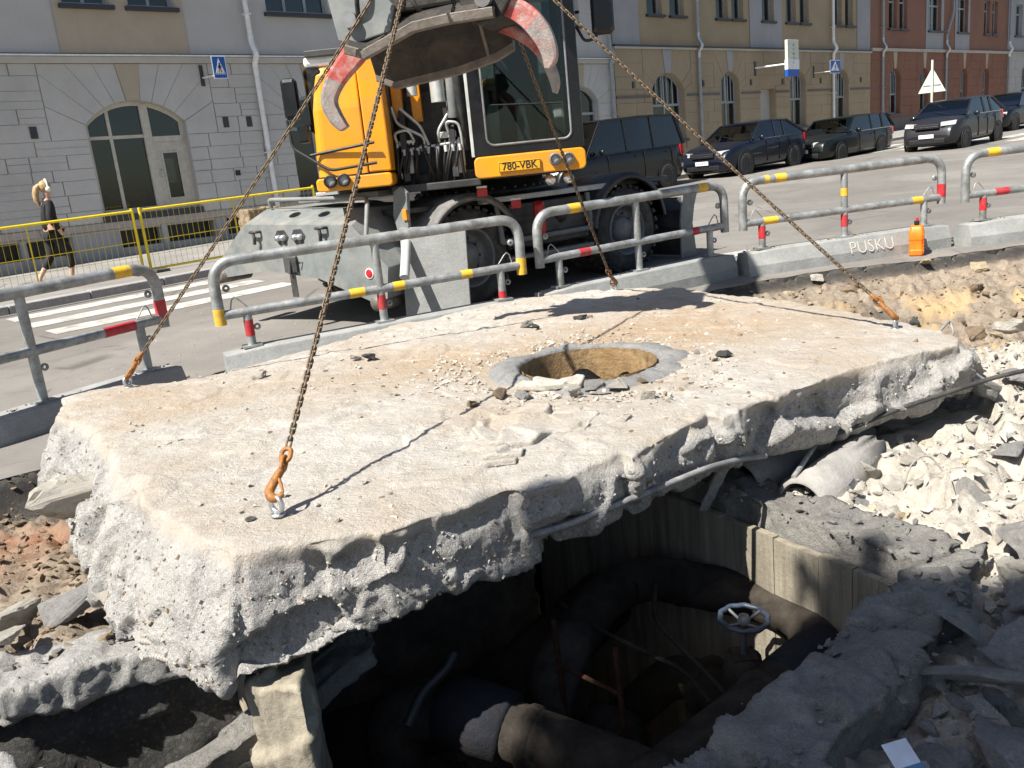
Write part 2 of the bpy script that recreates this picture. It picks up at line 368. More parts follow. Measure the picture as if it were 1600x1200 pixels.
weathered('valve_blue', (0.035, 0.048, 0.075), (0.06, 0.08, 0.12), 0.5, 0.1, 9, 0.001, 50, (0.16, 0.15, 0.14), 0.6)
weathered('conduit_grey', (0.13, 0.135, 0.14), (0.20, 0.205, 0.21), 0.6, 0, 8, 0.001, 80, (0.40, 0.38, 0.34), 0.8, dscale=8)
weathered('clay_pipe', (0.26, 0.25, 0.235), (0.38, 0.365, 0.34), 0.85, 0, 6, 0.006, 60, (0.20, 0.175, 0.15), 0.7)
weathered('hole_tan', (0.24, 0.15, 0.065), (0.40, 0.27, 0.135), 0.92, 0, 6, 0.012, 30, (0.07, 0.045, 0.025), 0.85, dscale=6)
plain('white_paint', (0.78, 0.78, 0.76), 0.4)
plain('cream_frame', (0.50, 0.47, 0.40), 0.5)
plain('grey_frame', (0.30, 0.33, 0.34), 0.5)
plain('dark_sill', (0.035, 0.038, 0.045), 0.45)
plain('black_iron', (0.015, 0.015, 0.016), 0.5)
plain('sign_blue', (0.008, 0.09, 0.42), 0.4)
plain('sign_back', (0.62, 0.63, 0.52), 0.5)
plain('fence_yellow', (0.72, 0.55, 0.015), 0.45)
plain('board_pinkgrey', (0.40, 0.355, 0.335), 0.8)
plain('card_white', (0.68, 0.70, 0.78), 0.5)
plain('card_blue', (0.08, 0.20, 0.34), 0.5)
plain('plate_yellow', (0.72, 0.36, 0.012), 0.4)
plain('plate_white', (0.78, 0.78, 0.77), 0.4)
plain('lens_red', (0.5, 0.015, 0.02), 0.2)
plain('lens_orange', (0.75, 0.25, 0.02), 0.2)
plain('lens_clear', (0.42, 0.43, 0.43), 0.15)
plain('skin', (0.55, 0.33, 0.245), 0.55)
weathered('hair_blond', (0.28, 0.18, 0.08), (0.50, 0.36, 0.19), 0.55, 0, 30, 0.006, 70)
plain('cloth_black', (0.012, 0.012, 0.014), 0.85)
plain('headphone_white', (0.7, 0.69, 0.66), 0.4)
plain('seat_black', (0.025, 0.025, 0.027), 0.7)
plain('interior_grey', (0.30, 0.31, 0.32), 0.6); plain('room_dark', (0.06, 0.055, 0.05), 0.8)
plain('chrome', (0.7, 0.7, 0.7), 0.2, 0.95)
plain('chalk', (0.58, 0.50, 0.44), 0.95)
plain('ink_black', (0.012, 0.012, 0.012), 0.5)
def glass(name, tint, refl=1.0, vis=0.75):
    b = NB(name); t = b.t; tr = b.n('ShaderNodeBsdfTransparent'); tr.inputs[0].default_value = tuple(v * vis for v in tint) + (1,)
    gl = b.n('ShaderNodeBsdfGlossy'); gl.inputs['Roughness'].default_value = 0.015; gl.inputs[0].default_value = (0.95, 0.97, 0.97, 1)
    fr = b.n('ShaderNodeFresnel'); fr.inputs[0].default_value = 1.5; mx = b.n('ShaderNodeMixShader')
    b.l(b.math('MULTIPLY', fr.outputs[0], refl), mx.inputs[0]); b.l(tr.outputs[0], mx.inputs[1]); b.l(gl.outputs[0], mx.inputs[2]); b.l(mx.outputs[0], b.out.inputs[0])
glass('cab_glass', (0.85, 0.93, 0.9), 0.75, 0.8); glass('car_glass', (0.5, 0.56, 0.54), 1.6, 0.4); glass('window_glass', (0.8, 0.84, 0.84), 1.5, 0.7)
def carpaint(name, c):
    b = NB(name); b.set(c, 0.35, 0.0, 0.3, 0.4); b.b.inputs['Coat Roughness'].default_value = 0.05
    b.bump(b.noise(3, 2), 0.001)
carpaint('car_black', (0.003, 0.003, 0.0035)); carpaint('car_blue', (0.004, 0.006, 0.014)); carpaint('car_green', (0.004, 0.007, 0.006)); carpaint('car_grey', (0.016, 0.016, 0.019))
def plaster(name, c, var=0.14, bump=0.006, sc=90):
    b = NB(name); n = b.noise(0.6, 8, 0.7); n2 = b.noise(sc, 5, 0.75)
    col = b.mix(b.ramp(n, [(0.3, 0.0), (0.7, 1.0)]), tuple(v * (1 - var) for v in c), tuple(v * (1 + var * 0.6) for v in c))
    col = b.mix(b.ramp(b.noise(2.2, 9, 0.72, b.mapv((1, 1, 0.3))), [(0.55, 0.0), (0.75, 0.35)]), col, tuple(v * 0.7 for v in c))
    col = b.mix(b.ramp(n2, [(0.4, 0.0), (0.7, 0.25)]), col, tuple(v * 0.75 for v in c))
    b.set(col, 0.92, 0, 0.25); b.bump(n2, bump)
plaster('plaster_grey', (0.50, 0.487, 0.47)); plaster('plaster_beige', (0.46, 0.39, 0.30)); plaster('stone_grey', (0.545, 0.53, 0.505), 0.16, 0.012, 60)
plaster('joint_grey', (0.44, 0.425, 0.405)); plaster('plaster_yellow', (0.37, 0.295, 0.20)); plaster('stone_yellow', (0.38, 0.30, 0.205), 0.14, 0.01, 60)
plaster('plaster_red', (0.27, 0.145, 0.105)); plaster('stone_red', (0.255, 0.13, 0.09), 0.16, 0.01, 60); plaster('plaster_pale', (0.36, 0.36, 0.37)); plaster('granite_plinth', (0.17, 0.155, 0.15), 0.2, 0.012, 60)
plaster('cornice_cream', (0.50, 0.475, 0.42))
# ------------------------------------------------------------------ street, pavements
EXC = [(-7.0, 1.6), (-4.4, 3.9), (-3.10, 4.92), (-2.62, 5.22), (-2.15, 6.25), (-1.0, 6.85), (0.35, 7.42), (1.3, 7.95), (2.45, 8.55), (3.3, 8.75), (4.2, 8.72), (4.9, 8.85), (6.0, 9.0), (9, 9.2), (14, 8.5), (14, -6), (-7, -6)]
def jag(poly, step=0.12, amp=0.05, seed=3):
    rs = np.random.RandomState(seed); out = []
    for i in range(len(poly)):
        a = np.array(poly[i]); b = np.array(poly[(i + 1) % len(poly)]); L = max(1e-6, np.linalg.norm(b - a)); n = max(1, int(L / step)); nr = np.array([-(b - a)[1], (b - a)[0]]) / L
        for k in range(n): out.append(tuple(a + (b - a) * k / n + nr * rs.uniform(-1, 1) * amp * 0.5))
    return out
EXCJ = jag(EXC, 0.09, 0.06)
def flat_poly(name, outer, holes, zf, mat, kind=None):
    polys = [[Vector((p[0], p[1], 0)) for p in outer]] + [[Vector((p[0], p[1], 0)) for p in h] for h in holes]
    tris = tessellate_polygon(polys); vs = [(p.x, p.y, zf(p.x, p.y)) for q in polys for p in q]
    m = MB().add(vs, tris); me = m.mesh(name)
    bm = bmesh.new(); bm.from_mesh(me)
    for f in bm.faces:
        f.normal_update()
        if f.normal.z < 0: f.normal_flip()
    bm.to_mesh(me); bm.free()
    o = link(name, me, mat)
    if kind: o['kind'] = kind
    return o
BIG = [tuple(s * E1 + t * E2) for s, t in ((-160, -160), (260, -160), (260, 120), (-160, 120))]
flat_poly('road', BIG, [EXCJ], gxy, 'asphalt', 'structure')
def st_poly(pts): return [tuple(s * E1 + t * E2) for s, t in pts]
# far pavement with the kerb build-out at the crossing
KERB_A = [(-12, 14.25), (8.6, 14.25), (10.4, 16.55), (70, 16.55)]
pv = flat_poly('pavement', st_poly([(-12, 14.5), (8.45, 14.5), (10.3, 16.8), (70, 16.8), (70, 20.6), (-12, 20.6)]), [], lambda x, y: gxy(x, y) + 0.12, 'pavement', 'structure')
rsk = random.Random(5)
for (a, b) in zip(KERB_A[:-1], KERB_A[1:]):
    a = np.array(a); b = np.array(b); L = np.linalg.norm(b - a); d = (b - a) / L; nrm = np.array([-d[1], d[0]]); n = max(1, int(L / 1.1))
    for k in range(n):
        s0 = a + d * (L * k / n + 0.006); s1 = a + d * (L * (k + 1) / n - 0.006); q = []
        w_ = 0.26
        for h in (-0.1, 0.125 + rsk.uniform(-0.006, 0.006)):
            for p in (s0, s1, s1 + nrm * w_, s0 + nrm * w_):
                x, y = p[0] * E1 + p[1] * E2; q.append((x, y, gxy(x, y) + h))
        if d[0] * 10 + a[0] > 45: continue
        MB().hexa(q).build('kerb_stone', 'kerb_granite', pv, 0.012)
def stripe(pts, name='zebra_stripe', mat='road_paint'):
    o = flat_poly(name, st_poly(jag(pts, 0.15, 0.012, 11)), [], lambda x, y: gxy(x, y) + 0.005, mat, 'structure'); return o
for k in range(3):
    t1 = 13.75 - k * 1.0
    stripe([(2.7, t1 - 0.5), (5.95, t1 - 0.5), (5.95, t1), (2.7, t1)])
for k in range(6):
    t1 = 15.2 - k * 1.0
    stripe([(28.6 + 0.25 * k, t1 - 0.5), (33.4 + 0.25 * k, t1 - 0.5), (33.4 + 0.25 * k, t1), (28.6 + 0.25 * k, t1)])
stripe([(7.6, 6.6), (9.4, 6.15), (9.35, 5.85), (7.6, 6.2)]); stripe([(8.1, 5.65), (9.9, 5.2), (9.85, 4.9), (8.1, 5.3)])
# long cut joint line along the kerb
stripe([(-10, 14.02), (8, 14.02), (8, 14.08), (-10, 14.08)], 'joint_line', 'asphalt_cut')

# ------------------------------------------------------------------ buildings
def arch_poly(xl, xr, zb, zs, zt, n=12):
    w_ = (xr - xl) / 2; h = zt - zs; r = (w_ * w_ + h * h) / (2 * h); cx = (xl + xr) / 2; cz = zt - r
    a0 = math.atan2(zs - cz, w_); a1 = math.pi - a0
    return [(xl, zb), (xr, zb)] + [(cx + r * math.cos(a0 + (a1 - a0) * k / n), cz + r * math.sin(a0 + (a1 - a0) * k / n)) for k in range(n + 1)], (cx, cz, r)
def wall_sheet(name, parent, x0, x1, z0, z1, holes, depth, mat, y0=0.0, zfun=None):
    outer = [(x0, z0 if zfun is None else zfun(x0)), (x1, z0 if zfun is None else zfun(x1)), (x1, z1), (x0, z1)]
    polys = [[Vector((p[0], p[1], 0)) for p in q] for q in [outer] + holes]
    tris = tessellate_polygon(polys); m = MB(); m.add([(p.x, y0, p.y) for q in polys for p in q], tris)
    for h in holes:
        n = len(h); m.add([(p[0], y0, p[1]) for p in h] + [(p[0], y0 + depth, p[1]) for p in h], [(i, (i + 1) % n, n + (i + 1) % n, n + i) for i in range(n)])
    me = m.mesh(name); bm = bmesh.new(); bm.from_mesh(me)
    for f in bm.faces:
        f.normal_update()
        if abs(f.normal.y) > 0.9 and f.normal.y > 0: f.normal_flip()
    bm.to_mesh(me); bm.free()
    return link(name, me, mat, parent)
def bars(m, x0, x1, z0, z1, y, w_, d): # rectangular ring
    m.box((x0, y, z0), (x0 + w_, y + d, z1)); m.box((x1 - w_, y, z0), (x1, y + d, z1))
    m.box((x0 + w_, y, z0), (x1 - w_, y + d, z0 + w_)); m.box((x0 + w_, y, z1 - w_), (x1 - w_, y + d, z1))
def window(parent, xl, xr, zb, zt, cols=2, transom=None, frame='cream_frame', zs=None, y=0.16, sill=True, curtain=False, bars_n=0):
    f = MB(); w_ = 0.07
    if zs is None: top = lambda x: zt
    else:
        poly, (cx, cz, r) = arch_poly(xl, xr, zb, zs, zt); top = lambda x: cz + math.sqrt(max(1e-6, r * r - (x - cx) ** 2))
    n = 10
    # outer frame following the top
    xs = [xl + (xr - xl) * k / n for k in range(n + 1)]
    f.box((xl, y, zb), (xl + w_, y + 0.07, top(xl) - 0.0)); f.box((xr - w_, y, zb), (xr, y + 0.07, top(xr))); f.box((xl + w_, y, zb), (xr - w_, y + 0.07, zb + w_))
    for k in range(n):
        a, b = xs[k], xs[k + 1]
        f.hexa([(a, y - 0.003, top(a) - w_), (b, y - 0.003, top(b) - w_), (b, y + 0.073, top(b) - w_), (a, y + 0.073, top(a) - w_), (a, y - 0.003, top(a)), (b, y - 0.003, top(b)), (b, y + 0.073, top(b)), (a, y + 0.073, top(a))])
    cx_ = [xl + (xr - xl) * k / cols for k in range(cols + 1)]
    for x in cx_[1:-1]: f.box((x - 0.035, y + 0.004, zb + w_), (x + 0.035, y + 0.066, top(x) - 0.02))
    if transom: f.box((xl + w_, y - 0.012, transom - 0.04), (xr - w_, y + 0.06, transom + 0.04))
    win = f.build('window', frame, parent)
    for k in range(cols):
        a, b = cx_[k] + 0.02, cx_[k + 1] - 0.02
        for (p, q) in ([(zb + 0.03, transom), (transom, None)] if transom else [(zb + 0.03, None)]):
            m = MB(); nn = 5; up = []
            for j in range(nn + 1):
                x = b + (a - b) * j / nn; up.append((x, (top(x) - 0.03) if q is None else q))
            m.prism([(a, p), (b, p)] + up, 'y', y + 0.03, y + 0.042); m.build('pane', 'window_glass', win)
    if bars_n:
        g = MB()
        for k in range(bars_n):
            x = xl + (xr - xl) * (k + 0.5) / bars_n; g.box((x - 0.022, y - 0.03, (transom or zb)), (x + 0.022, y - 0.014, top(x) - 0.02))
        g.build('glazing_bars', frame, win)
    if curtain:
        c = MB(); x1 = xl + (xr - xl) * curtain; pts = []
        for k in range(25):
            x = xl + 0.05 + (x1 - xl - 0.05) * k / 24; pts.append((x, y + 0.2 + 0.03 * math.sin(k * 1.7)))
        c.add([(p[0], p[1], zb + 0.05) for p in pts] + [(p[0], p[1], zt - 0.08) for p in pts], [(k, k + 1, 26 + k, 25 + k) for k in range(24)], True)
        c.build('curtain', 'cream_frame', win)
    if sill: MB().box((xl - 0.08, -0.12, zb - 0.09), (xr + 0.08, y, zb - 0.002)).build('sill', 'dark_sill', win, 0.01)
    return win
def stone(parent, poly, mat, front, back, rnd, shrink=0.012):
    c = np.mean(np.array(poly), axis=0); out = []
    for p in poly:
        d = np.array(p) - c; l = np.linalg.norm(d); out.append(tuple(c + d * (1 - shrink / max(l, 0.05))))
    MB().prism(out, 'y', front + rnd.uniform(-0.008, 0.008), back).build('stone_block', mat, parent)
def ashlar(parent, x0, x1, z0f, z1, arches, rects, mat, front=-0.028, back=0.012, rnd=None, ch=(0.3, 0.36, 0.42), wd=(0.55, 1.15), keymat=None, split=0.25, zone=0.75):
    rnd = rnd or random.Random(1); zlo = min(z0f(x0), z0f(x1)); z = z1; courses = []
    while z > zlo + 0.15:
        h = rnd.choice(ch); h = h if z - h > zlo + 0.12 else z - zlo; courses.append((z - h, z)); z -= h
    block = []
    for (xl, xr, zb, zs, zt) in arches:
        block += [(xl - zone, xr + zone, zs, 99), (xl, xr, zb, zs)]
    block += rects
    for (za, zb_) in courses:
        zm = (za + zb_) / 2; cut = sorted([(b[0], b[1]) for b in block if b[2] - 0.17 < zm < b[3] + 0.17]); x = x0; spans = []
        for (a, b) in cut:
            if a > x: spans.append((x, a))
            x = max(x, b)
        if x < x1: spans.append((x, x1))
        for (a, b) in spans:
            xx = a
            while xx < b - 1e-6:
                wv = rnd.uniform(*wd); nx = xx + wv
                if b - nx < 0.3: nx = b
                lo = max(za, z0f(xx)) if za < z0f(xx) else za
                if zb_ - lo > 0.06:
                    if rnd.random() < split and zb_ - lo > 0.28:
                        zc = lo + (zb_ - lo) * rnd.uniform(0.4, 0.6)
                        stone(parent, [(xx, lo), (nx, lo), (nx, zc), (xx, zc)], mat, front, back, rnd); stone(parent, [(xx, zc), (nx, zc), (nx, zb_), (xx, zb_)], mat, front, back, rnd)
                    else: stone(parent, [(xx, lo), (nx, lo), (nx, zb_), (xx, zb_)], mat, front, back, rnd)
                xx = nx
    for (xl, xr, zb, zs, zt) in arches:
        zlow = min([za for (za, zb_) in courses if (za + zb_) / 2 > zs - 0.17] + [zs])
        poly, (cx, cz, r) = arch_poly(xl, xr, zb, zs, zt); X0, X1, Z0, Z1 = xl - zone, xr + zone, zs, z1
        w_ = (xr - xl) / 2; cz2 = zs - w_ * 0.55   # radial joints spread from a point under the arch
        def outer(a):
            dx, dz = math.cos(a), math.sin(a); c = []
            if dx > 1e-6: c.append((X1 - cx) / dx)
            if dx < -1e-6: c.append((X0 - cx) / dx)
            if dz > 1e-6: c.append((Z1 - cz2) / dz)
            t = min(c); return (cx + t * dx, cz2 + t * dz)
        def inner(a):
            # hit of the ray with the arch circle (or spring line)
            dx, dz = math.cos(a), math.sin(a); oz = cz2 - cz; B = oz * dz; C = oz * oz - r * r; t = -B + math.sqrt(max(0, B * B - C)); return (cx + t * dx, cz2 + t * dz)
        aS = math.atan2(zs - cz2, w_); kw = 0.14; nn = 4
        edges = [aS + (math.pi / 2 - kw - aS) * k / nn for k in range(nn + 1)] + [math.pi - (aS + (math.pi / 2 - kw - aS) * k / nn) for k in range(nn, -1, -1)]
        corners = [(X1, Z1), (X0, Z1)]
        for k in range(len(edges) - 1):
            a, b = edges[k], edges[k + 1]; pts = [inner(a), outer(a)]
            for c in corners:
                ac = math.atan2(c[1] - cz2, c[0] - cx)
                if a < ac < b: pts.append(c)
            pts.append(outer(b)); m_ = 3
            pts += [inner(b + (a - b) * j / m_) for j in range(0, m_)]
            key = k == nn
            stone(parent, pts, keymat if (key and keymat) else mat, front - (0.02 if key else 0), back, rnd)
        # springer pieces beside the first joint
        p = outer(aS); stone(parent, [(xr, zlow), (X1, zlow), (p if p[0] > X1 - 1e-3 else (X1, zs + 0.2)), (xr, zs)], mat, front, back, rnd)
        p = outer(math.pi - aS); stone(parent, [(xl, zs), (p if p[0] < X0 + 1e-3 else (X0, zs + 0.2)), (X0, zlow), (xl, zlow)], mat, front, back, rnd)
def shell(parent, x0, x1, zf, ztop, depth, mat):
    m = MB(); z0 = min(zf(x0), zf(x1)) - 0.5; y = 0.02
    m.add([(x0, y, z0), (x0, depth, z0), (x0, depth, ztop), (x0, y, ztop)], [(0, 1, 2, 3)]); m.add([(x1, y, z0), (x1, depth, z0), (x1, depth, ztop), (x1, y, ztop)], [(0, 1, 2, 3)])
    m.add([(x0, depth, z0), (x1, depth, z0), (x1, depth, ztop), (x0, depth, ztop)], [(0, 1, 2, 3)])
    m.build('side_and_rear_walls', mat, parent)
    MB().prism([(-0.35, ztop), (depth + 0.35, ztop), (depth * 0.5, ztop + 2.6)], 'x', x0, x1).build('roof', 'dark_sill', parent)
    MB().box((x0 + 0.02, 0.75, z0), (x1 - 0.02, 0.8, ztop)).build('room_partition', 'room_dark', parent)
FT = 20.5
def base_z(s): return gz(s, FT) + 0.12
def building(name, s0, s1, label):
    p = s0 * E1 + FT * E2
    o = thing(name, label, 'building', (p[0], p[1], 0), ROT_ST); return o
# --- grey building with the arched shop door
S0 = -8.0; b1 = building('grey_building', S0, 23.8, 'long grey plastered building with rough stone ground floor and arched shop door')
zf1 = lambda x: base_z(x + S0)
ar = [(6.42, 8.62, 1.15, 3.1, 3.58), (11.3, 12.75, 1.15, 3.2, 3.6), (16.6, 18.5, 1.25, 3.2, 3.6), (21.3, 22.9, 1.35, 3.2, 3.65), (1.0, 3.1, 1.1, 3.1, 3.58)]
ar = [(a - S0, b - S0, c, d, e) for a, b, c, d, e in ar]
bas = [(4.0, 4.62), (4.75, 5.65), (6.68, 7.6), (7.75, 8.9), (9.2, 10.1), (10.8, 11.8)]
bas = [(a - S0, b - S0) for a, b in bas]
holes = [arch_poly(*a)[0] for a in ar] + [[(a, 0.42), (b, 0.42), (b, 0.80), (a, 0.80)] for a, b in bas]
wall_sheet('ground_floor_wall', b1, 0, 31.8, 0, 4.36, holes, 0.3, 'joint_grey', 0.0, zf1)
rnd = random.Random(21)
ashlar(b1, 10.6, 22.4, lambda x: 1.02, 4.36, ar[:2], [], 'stone_grey', rnd=rnd, keymat='plaster_beige', ch=(0.24, 0.3, 0.36), wd=(0.4, 0.95), split=0.3)
ashlar(b1, 0.0, 10.6, lambda x: 1.02, 4.36, ar[4:], [], 'stone_grey', rnd=rnd, keymat='plaster_beige', ch=(0.55,), wd=(1.2, 1.9), split=0)
ashlar(b1, 22.4, 31.8, lambda x: 1.02, 4.36, ar[2:4], [], 'stone_grey', rnd=rnd, keymat='plaster_beige', ch=(0.42,), wd=(0.9, 1.6), split=0)
m = MB(); m.box((0, -0.06, 0.86), (31.8, 0.01, 1.012)); m.build('plinth_board', 'board_pinkgrey', b1, 0.01)
x = 0.0
rr = random.Random(2)
for (a, b) in bas + [(31.8, 31.8)]:
    if a > x + 0.05: MB().hexa([(x + .01, -0.035, zf1(x) - .1), (a - .01, -0.035, zf1(a) - .1), (a - .01, 0.0, zf1(a) - .1), (x + .01, 0.0, zf1(x) - .1), (x + .01, -0.035, 0.85), (a - .01, -0.035, 0.85), (a - .01, 0.0, 0.85), (x + .01, 0.0, 0.85)]).build('plinth_panel', rr.choice(['plaster_pale', 'joint_grey', 'plaster_beige']), b1)
    x = b
for (a, b) in bas: MB().box((a, 0.28, 0.42), (b, 0.31, 0.8)).build('cellar_grate', 'black_iron', b1)
up = [(6.4 + 0.05, 7.42), (7.82, 8.85), (11.15, 12.9), (15.6, 16.6), (17.0, 18.0), (20.6, 22.3), (2.0, 3.0), (3.4, 4.4)]
up = [(a - S0, b - S0) for a, b in up]
holes = [[(a, z), (b, z), (b, z + 1.75), (a, z + 1.75)] for a, b in up for z in (5.55, 9.0)]
wall_sheet('upper_wall', b1, 0, 31.8, 4.56, 12.5, holes, 0.28, 'plaster_grey', 0.01)
MB().box((0, -0.10, 4.362), (31.8, 0.0, 4.50)).build('cornice', 'cornice_cream', b1, 0.02); MB().box((0, -0.13, 4.503), (31.8, 0.0, 4.535)).build('cornice_flashing', 'white_paint', b1)
MB().box((0, -0.02, 4.537), (31.8, 0.005, 4.57)).build('shadow_joint', 'dark_sill', b1)
def panel(parent, x0, x1, z0, z1, wins, mat, y=-0.012, yb=0.006):
    wall_sheet('wall_panel', parent, x0, x1, z0, z1, [[(a, p), (b, p), (b, q), (a, q)] for a, b, p, q in wins], yb - y, mat, y)
for (p0, p1) in ((6.24, 9.03), (15.2, 18.4), (1.6, 4.8)):
    panel(b1, p0 - S0, p1 - S0, 4.572, 12.4, [(a, b, z, z + 1.75) for a, b in up if p0 - S0 < a < p1 - S0 for z in (5.55, 9.0)], 'plaster_beige')
for (a, b) in up:
    for z in (5.55, 9.0): window(b1, a, b, z, z + 1.75, 3 if b - a > 1.3 else 2, z + 1.2, 'grey_frame')
# the shop door arch: two window lights and a door with a small pane
xl, xr, zb, zs, zt = ar[0]; poly, (cx, cz, r) = arch_poly(*ar[0])
win = MB(); top = lambda x: cz + math.sqrt(max(0, r * r - (x - cx) ** 2)); y = 0.14
for k in range(14):
    a = xl + (xr - xl) * k / 14; b = xl + (xr - xl) * (k + 1) / 14; ta, tb = max(top(a), zs), max(top(b), zs)
    win.hexa([(a, y, ta - 0.09), (b, y, tb - 0.09), (b, y + 0.09, tb - 0.09), (a, y + 0.09, ta - 0.09), (a, y, ta), (b, y, tb), (b, y + 0.09, tb), (a, y + 0.09, ta)])
xm = 7.76 - S0; xq = 6.95 - S0
win.box((xl, y + .002, zb), (xl + 0.08, y + 0.09, zs)); win.box((xr - 0.10, y + .002, zb), (xr, y + 0.09, zs)); win.box((xm - 0.09, y - 0.02, zb), (xm + 0.09, y + 0.10, top(xm) - 0.05))
win.box((xq - 0.035, y + .01, zb), (xq + 0.035, y + 0.08, top(xq) - 0.05)); win.box((xl + .08, y + .006, 2.79), (xm - .09, y + 0.085, 2.86)); win.box((xm + .09, y - 0.03, 2.68), (xr - 0.1, y + 0.1, 2.80)); win.box((xl + .08, y - .01, zb), (xm - .09, y + 0.1, zb + 0.12))
shopw = win.build('shop_window', 'cream_frame', b1)
def pane_poly(x0, x1, z0, z1=None, mat='window_glass', yy=y + 0.045):
    nn = 6; up_ = [(x1 + (x0 - x1) * j / nn, (top(x1 + (x0 - x1) * j / nn) - 0.06) if z1 is None else z1) for j in range(nn + 1)]
    MB().prism([(x0, z0), (x1, z0)] + up_, 'y', yy, yy + 0.012).build('pane', mat, shopw)
pane_poly(xl + 0.04, xq - 0.02, 2.83); pane_poly(xq + 0.02, xm - 0.05, 2.83); pane_poly(xm + 0.05, xr - 0.05, 2.76)
pane_poly(xl + 0.04, xq - 0.02, zb + 0.06, 2.83); pane_poly(xq + 0.02, xm - 0.05, zb + 0.06, 2.83)
dm = MB(); d0, d1 = xm + 0.09, xr - 0.1
wd_ = 0.155
dm.box((d0, y, zb), (d0 + wd_, y + 0.06, 2.68)); dm.box((d1 - wd_, y, zb), (d1, y + 0.06, 2.68)); dm.box((d0 + wd_, y, zb), (d1 - wd_, y + 0.06, zb + 0.25)); dm.box((d0 + wd_, y, 2.44), (d1 - wd_, y + 0.06, 2.68))
door = dm.build('shop_door', 'cream_frame', b1, 0.006)
bm_ = MB(); bars(bm_, d0 + wd_ - 0.02, d1 - wd_ + 0.02, zb + 0.23, 2.46, y - 0.018, 0.035, 0.03); bm_.build('glazing_bead', 'cream_frame', door)
MB().box((d0 + wd_, y + 0.02, zb + 0.25), (d1 - wd_, y + 0.035, 2.44)).build('pane', 'window_glass', door)
MB().tube([(d0 + 0.06, y - 0.004, 1.9), (d0 + 0.06, y - 0.06, 1.9), (d0 + 0.06, y - 0.06, 2.06), (d0 + 0.06, y - 0.004, 2.06)], 0.012, 8).build('handle', 'zinc_bolt', door)
MB().box((xl - 0.05, -0.08, zb - 0.13), (xr + 0.05, 0.14, zb - 0.002)).build('door_sill', 'dark_sill', b1, 0.01)
# tan box standing in for a warm window reflection, and posters inside the shop
MB().box((xl + 0.3, 0.42, 1.2), (xm - 0.2, 0.70, 1.62)).build('reflection_box', 'hole_tan', b1)
MB().box((d0 + 0.22, 0.3, 1.75), (d1 - 0.22, 0.31, 2.3)).build('poster', 'white_paint', b1)
for k in range(1, 5): window(b1, ar[k][0], ar[k][1], ar[k][2], ar[k][4], 2, 2.8, 'grey_frame', zs=ar[k][3])
for (s, z) in ((5.36, 2.99), (9.6, 3.03), (10.2, 3.02), (13.9, 3.0)): 
    v = MB(); v.box((s - S0 - 0.07, -0.05, z - 0.12), (s - S0 + 0.07, -0.02, z + 0.12)); v.build('vent_grille', 'dark_sill', b1)
MB().box((9.69 - S0 - 0.06, -0.045, 1.78), (9.69 - S0 + 0.06, -0.02, 1.90)).build('wall_socket', 'black_iron', b1)
shell(b1, 0, 31.8, zf1, 12.5, 9, 'plaster_grey')
